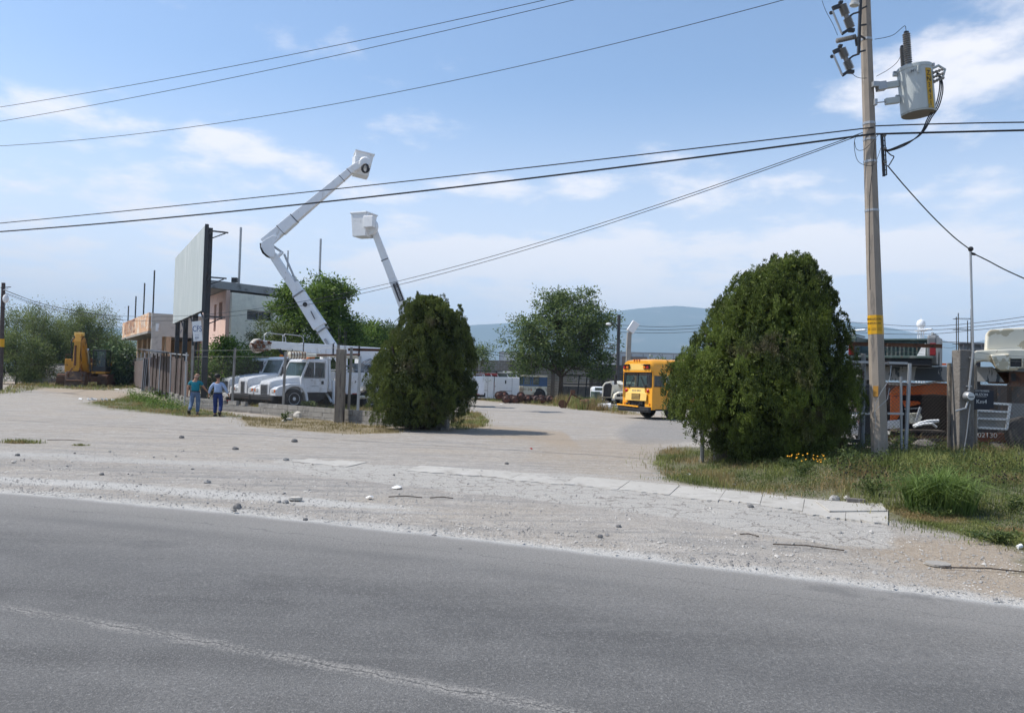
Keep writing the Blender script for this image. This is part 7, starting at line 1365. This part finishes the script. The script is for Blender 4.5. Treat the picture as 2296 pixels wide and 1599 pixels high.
cable('hanging_wire', 'thin loop of wire hanging left of the pole below the thick cables', [(1925, 302), (1917, 312), (1916, 335), (1924, 362), (1945, 372), (1962, 366), (1976, 330)], .006, cat='wire'); cable('hanging_wire', 'shorter thin wire loop crossing the pole below the thick cables', [(1916, 318), (1920, 334), (1930, 338), (1945, 330), (1972, 300)], .006, cat='wire')
cable('hanging_wire', 'thin curved wire from the pole top at the left down to the small insulator', [(1843, 2), (1852, 26), (1868, 56), (1878, 80)], .005, cat='wire'); cable('hanging_wire', 'thin wire from the lower fuse switch back to the pole', [(1908, 163), (1918, 172), (1930, 176), (1944, 176)], .006, cat='wire')
def cutout(label, a, b_, c, d, e):
    r = thing('fuse_cutout', label, 'fuse switch', at(*a, YP-.3), 0, 'fuse switches left of the power pole'); o = r.location.copy(); Q = lambda p, dy=0: at(*p, YP-.3+dy)-o
    mid = ((a[0]+b_[0])/2, (a[1]+b_[1])/2); m1_ = (mid[0]-1.5, mid[1]-3.5); m2_ = (mid[0]+1.5, mid[1]+3.5)
    quick('insulator', PORC, r, lambda b: (ribbed(b, Q(a), Q(m1_), .088, 8, .68), b.lathe([(0, .05), (Vector(Q(m2_)-Q(m1_)).length, .05)], Q(m1_), Q(m2_)-Q(m1_), 10), ribbed(b, Q(m2_), Q(b_), .088, 7, .68)), smooth=True)
    quick('fuse_tube', GALV, r, lambda b: (b.tube([Q(c, -.05), Q(d, -.05)], .022, 8),)); quick('contact', STEEL, r, lambda b: (b.bar(Q(a), Q((c[0], c[1]-6), -.04), .06, .09), b.bar(Q(b_), Q(d, -.05), .05, .06), b.lathe([(0, .04), (.03, .04)], Q((c[0]-3, c[1]+3), -.05), (0, 1, 0), 8), b.box(Q((a[0]-3, a[1]-6)), (.08, .08, .05)), b.box(Q((b_[0]+1, b_[1]+5)), (.12, .08, .07))), bev=.008)
    quick('arm', STEEL, r, lambda b: b.tube([Q(m2_), Q(((m2_[0]+e[0])/2, (m2_[1]+e[1])/2-3)), Q(e, .12)], .02, 5))
cutout('upper ribbed porcelain fuse switch tilted left of the pole', (1888, 12), (1908, 64), (1867, 26), (1888, 77), (1927, 28)); cutout('lower ribbed porcelain fuse switch tilted left of the pole', (1887, 110), (1907, 157), (1869, 124), (1889, 170), (1926, 122))
sa = thing('surge_arrester', 'thin ribbed insulator lying level between the two fuse switches', 'insulator', at(1875, 93, YP-.3)); so_ = sa.location.copy(); quick('ribbed_body', PORC, sa, lambda b: ribbed(b, Vector(), at(1919, 83, YP-.25)-so_, .052, 11, .32), smooth=True); quick('mount', STEEL, sa, lambda b: (b.bar(at(1919, 84, YP-.25)-so_, at(1922, 104, YP-.22)-so_, .05, .04), b.bar(at(1920, 86, YP-.25)-so_, at(1926, 84, YP-.18)-so_, .03, .03)))
ti = thing('pin_insulator', 'white bell insulator cut by the top of the picture beside the pole', 'insulator', at(1915, 16, YP-.25)); quick('bell', mat('white_porcelain', (.55, .55, .53), .25), ti, lambda b: b.lathe([(0, .03), (.02, .09), (.06, .10), (.09, .06), (.12, .08), (.16, .04)], (0, 0, 0), (.1, 0, 1), 16), smooth=True)
# overhead lines: each hangs in its own upright plane between poles
def line(name, label, p0, dirv, pts, r, tmin, tmax, m=CABLE, group=None):
    p0 = Vector((p0[0], p0[1])); dv_ = Vector(dirv).normalized(); T, Z = [], []
    for (vx, vy) in pts:
        d = ray(vx, vy); # solve p0 + t*dv = s*(d.x, 1)
        t = (d.x*p0.y-p0.x)/(dv_.x-d.x*dv_.y); Yq = p0.y+t*dv_.y; T.append(t); Z.append(HCAM+d.z*Yq)
    c = np.polyfit(T, Z, min(2, len(T)-1)); P = [(p0.x+dv_.x*t, p0.y+dv_.y*t, float(np.polyval(c, t))) for t in np.linspace(tmin, tmax, 60)]
    b = MB(); b.tube(P, r, 5, False); o = b.build(name, m, smooth=True); return tag(o, label, 'power line', group)
dL = (-.93, .36); GW = 'overhead wires along the road'
line('overhead_wire', 'uppermost thin overhead wire crossing the sky from the left edge', (7.2, 16.4), dL, [(0, 241), (620, 130), (1230, -1)], .0085, -3, 48, group=GW)
line('overhead_wire', 'second thin overhead wire, just under the uppermost one', (7.4, 16.5), dL, [(0, 273), (640, 150), (1290, 0)], .0085, -3, 48, group=GW)
line('overhead_wire', 'third thin overhead wire reaching the top edge left of the pole', (7.5, 16.7), dL, [(0, 328), (1000, 185), (1760, 0)], .0085, -3, 48, group=GW)
line('overhead_cable', 'upper of the two thick black cables attached to the pole from the left', (7.4, 16.25), dL, [(0, 501), (1100, 386), (1943, 288)], .014, 0, 48)
line('overhead_cable', 'lower and thickest black cable attached to the pole from the left', (7.4, 16.2), dL, [(0, 520), (1100, 411), (1943, 303)], .022, 0, 48)
line('overhead_cable', 'upper dark cable leaving the pole towards the right edge', (7.4, 16.2), (.95, -.3), [(1945, 284), (2130, 278), (2296, 275)], .014, 0, 30); line('overhead_cable', 'lower thick dark cable leaving the pole towards the right edge', (7.4, 16.15), (.95, -.3), [(1945, 302), (2130, 297), (2296, 293)], .021, 0, 30)
lpw = gp(2, 54); dT = (lpw.x-7.4, lpw.y-16.4)
TL_ = math.hypot(*dT)
line('overhead_wire', 'upper of two thin twin wires falling left from the pole past the crane booms', (7.4, 16.3), dT, [(12, 652), (544, 696), (1000, 606), (1500, 449), (1925, 302)], .009, .2, TL_, group='twin wires falling left'); line('overhead_wire', 'lower of two thin twin wires falling left from the pole past the crane booms', (7.4, 16.3), dT, [(12, 660), (391, 718), (1000, 614), (1500, 457), (1925, 304)], .009, .2, TL_, group='twin wires falling left')
cable('service_drop', 'twisted black cable sloping from the pole rack down to the meter mast', [(1990, 372, YP-.1), (2035, 425, 16.9), (2090, 485, 17.4), (2140, 533, 17.8), (2178, 562, 17.93)], .013); cable('service_drop', 'twisted cable from the meter mast to the right edge', [(2178, 567, 17.9), (2215, 585, 17.9), (2255, 606, 17.9), (2330, 640, 17.9)], .014)
cable('rack_wire', 'short bent wires at the pole rack end', [(1986, 338), (1997, 348), (2004, 352), (1999, 362), (1993, 372)], .012, Y=YP-.2)
# left edge pole
lp_ = gp(2, 54); lpo = thing('utility_pole', 'dark slim utility pole cut by the left edge with orange band', 'utility pole', lp_); quick('shaft', mat('dark_wood_pole', (.07, .055, .05), .9, spots=[((.13, .11, .1), 5, .55, .1)]), lpo, lambda b: b.tube([(0, 0, -.1), (-.08, 0, 7.4)], [.17, .12], 10)); quick('band', YSG, lpo, lambda b: b.lathe([(0, .168), (.55, .166)], (-.02, 0, 3.0), (0, 0, 1), 10)); quick('lamp', FIBER, lpo, lambda b: (b.bar((0, -.1, 6.9), (.35, -.15, 7.0), .06, .05), b.ball((.22, -.15, 6.3), .2, 8, 6, (1, 1, 1.5)))); quick('crossarm', STEEL, lpo, lambda b: b.bar((-.2, -.1, 7.05), (.5, -.1, 7.12), .05, .05))
# dark mast with lamp arm, slanted floodlight post
ms_ = vt(1384, 66); mst = thing('lamp_mast', 'tall dark mast with a small curved lamp arm beside the walnut tree', 'lamp post', ms_); hz_m = at(1384, 706, 66).z
quick('mast', STEEL, mst, lambda b: b.tube([(0, 0, 0), (.03, 0, hz_m)], .14, 8)); quick('arm', STEEL, mst, lambda b: b.tube([(0, -.1, hz_m-2.0), (-.1, -.1, hz_m-.95), (-.3, -.1, hz_m-.75), (-.7, -.1, hz_m-.75)], .035, 6)); quick('lamp_head', FIBER, mst, lambda b: b.ball((-.85, -.1, hz_m-.82), .2, 8, 6, (1.2, 1, .6)), smooth=True)
fl_ = vt(1405, 58); flp = thing('floodlight_post', 'weathered concrete post carrying a tilted white floodlight box', 'lamp post', fl_); zf = at(1405, 745, 58).z
quick('post', CONC, flp, lambda b: b.bar((0, 0, 0), (.12, 0, zf), .32, .32), bev=.02); fb = quick('light_box', FIBER, flp, lambda b: b.box((.38, 0, zf+.38), (.55, .5, .85), (0, R(32), 0)), bev=.03); quick('underside', GREYP, fb, lambda b: b.box((.60, -.0, zf+.24), (.03, .42, .75), (0, R(32), 0)))
fp = vt(1745, 82); fpo = thing('utility_pole', 'far pole mostly hidden behind the big cypress carrying three thin lines', 'utility pole', fp); quick('shaft', STEEL, fpo, lambda b: b.tube([(0, 0, 0), (0, 0, 8.2)], .14, 8))
for i in range(3):
    cable('far_line', ('highest', 'middle', 'lowest')[i]+' thin far line between the dark mast and the big cypress', [(1385, 729+i*8, 66), (1480, 733+i*7, 72), (1575, 729+i*7, 76), (1745, 716+i*7, 82)], .022, cat='power line', group='far lines left of the cypress'); cable('far_line', ('highest', 'middle', 'lowest')[i]+' thin far line right of the big cypress to the right edge', [(1745, 716+i*7, 82), (1895, 722+i*11, 70), (2060, 732+i*9, 62), (2200, 723+i*8, 58), (2330, 706+i*9, 55)], .020, cat='power line', group='far lines right of the cypress')
for i in range(2): cable('far_line', ('upper', 'lower')[i]+' thin far line behind the walnut tree', [(1040, 772+i*7, 74), (1100, 788+i*6, 74), (1180, 796+i*6, 73), (1384, 770+i*8, 66)], .02, cat='power line')
for i in range(2): cable('far_line', ('upper', 'lower')[i]+' thin line from the left edge pole towards the orange building', [(8, 650+i*6, 54), (90, 680+i*5, 60), (180, 700+i*5, 68), (275, 712+i*5, 74)], .02, cat='power line')
# ================================================================ people
def skinmesh(name, V, E, Rr, m, par, root=0, sub=2, sy=.86, ns=True):
    me = bpy.data.meshes.new(name); me.from_pydata(V, E, []); o = mesh_obj(name, me, m, par, loc=(0, 0, 0) if par is None else None)
    sk = o.modifiers.new('skin', 'SKIN'); sk.use_smooth_shade = True; sk.branch_smoothing = .6
    if not me.skin_vertices: me.attributes
    bm = bmesh.new(); bm.from_mesh(me); ly = bm.verts.layers.skin.verify(); bm.verts.ensure_lookup_table()
    for i, v in enumerate(bm.verts): v[ly].radius = (Rr[i], Rr[i]); v[ly].use_root = (i == root)
    bm.to_mesh(me); bm.free(); ss = o.modifiers.new('subsurf', 'SUBSURF'); ss.levels = ss.render_levels = sub
    o.scale = (1, sy, 1)
    # freeze to an ordinary mesh
    bpy.context.view_layer.update(); dg = bpy.context.evaluated_depsgraph_get(); nm = bpy.data.meshes.new_from_object(o.evaluated_get(dg)); o.modifiers.clear(); o.data = nm
    nm.materials.clear(); nm.materials.append(m); nm.polygons.foreach_set('use_smooth', [True]*len(nm.polygons)); return o
def person(label, loc, rz, pose, top, legs, hair, sleeves, sc=1.0):
    """local +Y is the way the person faces"""
    root = thing('person', label, 'person', loc, rz); root.scale = (sc*1.14, sc*1.1, sc); root['category'] = 'person'
    J = pose; V, E, Rr = [], [], []
    def add(p, r, prev=None):
        V.append(tuple(p)); Rr.append(r)
        if prev is not None: E.append((prev, len(V)-1))
        return len(V)-1
    pel = add((0, 0, .96), .105); sp = add((0, .0, 1.14), .11, pel); ch = add((0, -.01, 1.32), .125, sp); nb2 = add((0, -.01, 1.46), .07, ch); nk = add((0, .01, 1.52), .055, nb2)
    hd1 = add((J['h'][0], .02, 1.60), .078, nk); hd2 = add((J['h'][0]*1.1, .02, 1.67), .098, hd1); hd3 = add((J['h'][0]*1.1, .01, 1.74), .070, hd2)
    hx = J['h'][1]; add((J['h'][0]+.105*hx, .03+.095*(1-abs(hx)), 1.64), .012, hd2)     # nose
    for s in (-1, 1):
        sh = add((s*.155, -.01, 1.39), .062, ch); el = add(J['el'][s > 0], .044, sh); w = add(J['wr'][s > 0], .030, el); d = (Vector(J['wr'][s > 0])-Vector(J['el'][s > 0])).normalized(); p = Vector(J['wr'][s > 0]); sd = Vector((0, 1, 0))
        pm = add(p+d*.07, .034, w)
        for k in range(4):
            f = p+d*(.12+(.01 if k in (1, 2) else 0))+sd*(-.03+.02*k); f1 = add(f, .010, pm); add(f+d*(.04+.012*(k in (1, 2)))+Vector((-s*.012, 0, 0)), .008, f1)
        t1 = add(p+d*.05+sd*.04, .012, pm); add(p+d*.09+sd*.055, .009, t1)
        hp = add((s*.09, 0, .88), .085, pel); kn = add(J['kn'][s > 0], .062, hp); an = add(J['an'][s > 0], .042, kn); add(Vector(J['an'][s > 0])+Vector((0, .10, -.05)), .035, an)
    skinmesh('body', V, E, Rr, SKIN, root)
    V, E, Rr = [], [], []                                                              # shirt
    a = add((0, 0, .90), .172); b = add((0, 0, 1.10), .170, a); c = add((0, -.01, 1.31), .168, b); add((0, -.005, 1.455), .078, c)
    for s in (-1, 1):
        sh = add((s*.155, -.01, 1.39), .078, c); e = Vector(J['el'][s > 0]); s0 = Vector((s*.155, -.01, 1.39)); w = Vector(J['wr'][s > 0])
        if sleeves == 'short': add(s0.lerp(e, .75), .066, sh)
        else: q = add(e, .058, sh); add(e.lerp(w, .92), .040, q)
    skinmesh('shirt', V, E, Rr, top, root)
    V, E, Rr = [], [], []                                                              # trousers
    a = add((0, 0, 1.06), .150); b = add((0, 0, .93), .155, a)
    for s in (-1, 1): hp = add((s*.095, 0, .86), .112, b); kn = add(J['kn'][s > 0], .080, hp); an = add(Vector(J['an'][s > 0])+Vector((0, 0, .02)), .066, kn)
    skinmesh('trousers', V, E, Rr, legs, root)
    quick('belt', BLACK, root, lambda b: b.lathe([(0, .168), (.035, .168)], (0, 0, .965), (0, 0, 1), 20)).scale = (1, .86, 1)
    for s in (-1, 1):
        an = Vector(J['an'][s > 0]); tl_ = J['tilt'][s > 0]; M = Matrix.Translation(an) @ Matrix.Rotation(tl_, 4, 'X'); sb = MB(M); sb.loft([[(x*w_, y, z) for x, z in ((-.045, -.085), (.045, -.085), (.045, -.085+h), (.02, -.07+h), (-.02, -.07+h), (-.045, -.085+h))] for y, w_, h in ((-.09, .8, .06), (-.05, 1, .08), (.04, 1, .075), (.13, 1.05, .045), (.19, .7, .03))]); sb.build('shoe', BLACK, root, smooth=True)
    hm_, hz1, kind = hair
    if kind == 'bald': quick('hair', hm_, root, lambda b: b.lathe([(0, .078), (.02, .1), (.035, .101), (.04, .09)], (J['h'][0]*1.1, -.012, 1.575), (0, -.25, 1), 18), smooth=True)
    else: quick('hair', hm_, root, lambda b: b.ball((J['h'][0]*1.1, -.005, 1.70), .112, 14, 10, (1, 1.05, .95)), smooth=True); quick('cap_peak', hm_, root, lambda b: b.box((J['h'][0]+.08*hx, .11, 1.70), (.13, .12, .015)))
    quick('ear', SKIN, root, lambda b: [b.ball((J['h'][0]*1.1+s*.088, .01, 1.64), .02, 6, 5, (.5, 1, 1.5)) for s in (-1, 1)])
    return root
pA = G(436, 931); pA.z = 0
person('bald man in a teal polo shirt and faded jeans walking away', pA, R(8), dict(h=(.03, .8), el=((-.25, -.03, 1.16), (.27, .04, 1.17)), wr=((-.27, .02, .92), (.38, .15, 1.0)), kn=((-.11, -.02, .52), (.10, .06, .50)), an=((-.12, -.28, .19), (.09, .02, .09)), tilt=(R(-48), 0)), TEAL, JEANS, (HAIRG, 0, 'bald'), 'short', 1.0)
pB = G(487, 934); pB.z = 0
person('man in a light blue long sleeved shirt and dark blue jeans walking away', pB, R(4), dict(h=(-.04, -.3), el=((-.27, -.04, 1.17), (.27, -.03, 1.17)), wr=((-.34, .05, .93), (.35, .06, .95)), kn=((-.10, .07, .50), (.12, -.01, .52)), an=((-.09, .03, .09), (.16, -.25, .19)), tilt=(0, R(-48))), LBLUE, JEANS2, (HAIR, 0, 'cap'), 'long', .97)

# ================================================================ stones, litter and small things lying about
DARKS = mat('dark_basalt_stone', (.17, .165, .16), .95, bump=(20, .6)); PALES = mat('pale_limestone', (.48, .45, .40), .95, spots=[((.3, .27, .22), 3, .55, .1)], bump=(12, .7, .03))
def rock(vx, vy, s, m, label, sq=(1, .8, .6), name='stone'):
    p = G(vx, vy); b = MB(); b.ball((p.x, p.y, p.z+s*.35), s, 8, 6, sq, .16); tag(b.build(name, m, bev=0), label, 'stone')
for a in ((533, 1141, .06, DARKS, 'jagged dark stone near the asphalt edge in the left half', (1, .9, .8)), (526, 1146, .03, DARKS, 'small chip beside the jagged dark stone'), (662, 1124, .11, PALES, 'flat pale stone in a patch of coarse gravel', (1, .7, .35)), (640, 1128, .05, STONE, 'grey lump left of the flat pale stone'), (625, 1127, .04, STONE, 'small lump furthest left of the flat pale stone'),
          (39, 1022, .05, DARKS, 'dark stone near the left edge below the flat grass tuft'), (30, 1037, .04, PALES, 'pale stone below the dark one at the left edge'), (465, 1084, .06, STONE, 'lone grey stone in the dark gravel band'), (407, 982, .07, DARKS, 'dark flat stone in front of the two men'), (660, 991, .09, DARKS, 'dark stone in the middle of the gravel before the block wall'), (527, 1009, .08, DARKS, 'dark stone below the light blue shirted man'),
          (228, 1065, .04, DARKS, 'small dark stone in the left gravel band'), (685, 1167, .035, DARKS, 'tiny dark stone near the asphalt edge left of centre'), (641, 1033, .07, STONE, 'grey stone on the pale dusty strip'), (1136, 1041, .05, DARKS, 'dark stone above the pavement slabs in the middle'), (1345, 1205, .04, DARKS, 'dark pebble on grey gravel below the slabs'), (1387, 1183, .04, DARKS, 'dark pebble right below the cracked slabs'),
          (1031, 1236, .035, DARKS, 'dark pebble lying on the asphalt edge in the middle'), (973, 1204, .035, DARKS, 'dark pebble just above the asphalt in the middle'), (1683, 1138, .05, DARKS, 'dark stone on the cracked slabs right of centre'), (1871, 1124, .08, STONE, 'grey stone at the edge of the raised slab', (1, .8, .8)), (1899, 1119, .06, PALES, 'pale stone at the edge of the raised slab'), (673, 937, .27, PALES, 'large pale boulder leaning at the block wall foot', (1, .7, .8)), (646, 943, .15, PALES, 'smaller pale boulder left of the large one', (1.2, .8, .5)), (636, 946, .09, PALES, 'small pale stone at the left of the boulders')):
    rock(*a)
for i in range(24):     # scattered fist-sized stones
    vx = random.uniform(30, 1800); vy = random.uniform(985, 1050)+vx*.05; p = G(vx, vy)
    b = MB(); s_ = random.uniform(.015, .035); b.ball((p.x, p.y, p.z+s_*.3), s_, 7, 5, (1, .8, .6), .2); o = b.build('stone', random.choice((DARKS, STONE, PALES))); tag(o, 'fist sized loose stone on the open gravel in front of the yard', 'stone', 'loose stones on the gravel')
def litter(name, label, cat, vx, vy, m, fn): p = G(vx, vy); b = MB(Matrix.Translation(p)); fn(b); tag(b.build(name, m), label, cat)
crump = lambda w: (lambda b: b.add([(random.uniform(-1, 1)*w*.1+math.cos(k*.785)*w*random.uniform(.4, .6), math.sin(k*.785)*w*.35, random.uniform(.01, .05)) for k in range(8)]+[(0, 0, .06)], [(k, (k+1) % 8, 8) for k in range(8)]))
litter('paper_scrap', 'crumpled white paper below the pavement in the middle', 'litter', 890, 1096, PAPER, crump(.18)); litter('paper_scrap', 'flat white scrap left of the crumpled paper', 'litter', 828, 1120, PAPER, crump(.13)); litter('paper_scrap', 'white scrap on the yard driveway', 'litter', 1125, 907, PAPER, crump(.35)); litter('paper_scrap', 'white scrap in the verge grass at its left end', 'litter', 1542, 1068, PAPER, crump(.12)); litter('paper_scrap', 'white scrap among the far left grass', 'litter', 262, 849+24, PAPER, crump(.5))
litter('plastic_cup', 'white plastic cup on the dirt bank at the right edge', 'litter', 2281, 1232, PAPER, lambda b: b.lathe([(0, .02), (.06, .027)], (0, 0, .03), (1, .3, .2), 10)); litter('plastic_bottle', 'clear plastic bottle lying under the dark cypress', 'litter', 867, 957, LENSC, lambda b: b.lathe([(0, .04), (.2, .045), (.26, .015), (.3, .015)], (0, 0, .05), (1, .2, 0), 10)); litter('red_scrap', 'small red plastic scrap on the driveway gravel', 'litter', 1191, 1009, LENSR, crump(.08)); litter('orange_scrap', 'orange red plastic piece on the block wall behind the men', 'litter', 508, 917, LENSR, lambda b: b.box((0, .2, .40), (.42, .1, .07)))
for vx, vy, l, an, lb in ((909, 1117, .5, .1, 'curved dark stick below the pavement in the middle'), (990, 1119, .35, .15, 'short stick right of the curved one'), (1812, 1230, .75, -.3, 'long dark strip of rubber below the cracked slabs'), (1680, 1203, .22, -.4, 'short dark strip left of the long one'), (147, 989, .9, .05, 'thin stick near the flat grass tuft'), (2220, 1282, .9, -.15, 'long brown root on the dirt bank at the right edge')):
    litter('stick', lb, 'stick', vx, vy, WOODM, lambda b: b.tube([(-l/2*math.cos(an), -l/2*math.sin(an), .02), (0, .03, .03), (l/2*math.cos(an), l/2*math.sin(an), .015)], .008, 5))
litter('brick', 'grey broken brick on the raised slab', 'brick', 1919, 1131, DCONC, lambda b: b.box((0, 0, .05), (.26, .12, .08), (0, 0, -.3))); litter('manhole_ring', 'flat grey disc half buried in the dirt bank', 'disc', 2103, 1267, CONC, lambda b: b.lathe([(0, .12), (.02, .12)], (0, 0, .004), (0, 0, 1), 20))
litter('litter_heap', 'flat heap of white rubbish on the dirt road at the left', 'litter', 213, 897, PAPER, lambda b: [b.box((random.gauss(0, .5), random.gauss(0, .12), .03), (.2, .1, .06), (random.random(), random.random(), random.random())) for _ in range(9)])
litter('plastic_heap', 'white plastic sheet heap between the excavator and the shrubs', 'litter', 257, 862, PAPER, lambda b: b.ball((0, 0, .35), .55, 10, 6, (1.5, .8, .5), .15))
rs = [G(1827, 1126), G(1978, 1134), G(1988, 1150), G(1860, 1151)]; tag(quick('concrete_slab', PAVE, None, lambda b: b.add([Vector((p.x, p.y, p.z+.012)) for p in rs]+[Vector((p.x, p.y, p.z+.04)) for p in rs], [(3, 2, 1, 0), (4, 5, 6, 7), (0, 1, 5, 4), (1, 2, 6, 5), (2, 3, 7, 6), (3, 0, 4, 7)]), bev=.008), 'raised pale concrete slab at the end of the pavement by the verge', 'slab')
rh = thing('rubble_heap', 'dark rubble heap under the mesquite trees left of the excavator', 'rubble', gp(128, 78)); 
quick('earth', DCONC, rh, lambda b: b.ball((0, 0, .3), 3.2, 14, 8, (1.2, .8, .45), .12)); quick('debris', PALES, rh, lambda b: [b.box((random.gauss(0, 1.6), -1.8+random.gauss(0, .3), random.uniform(.3, 1.6)), (random.uniform(.2, .7), .3, random.uniform(.08, .25)), (random.random(), random.random(), random.random()*3)) for _ in range(30)])
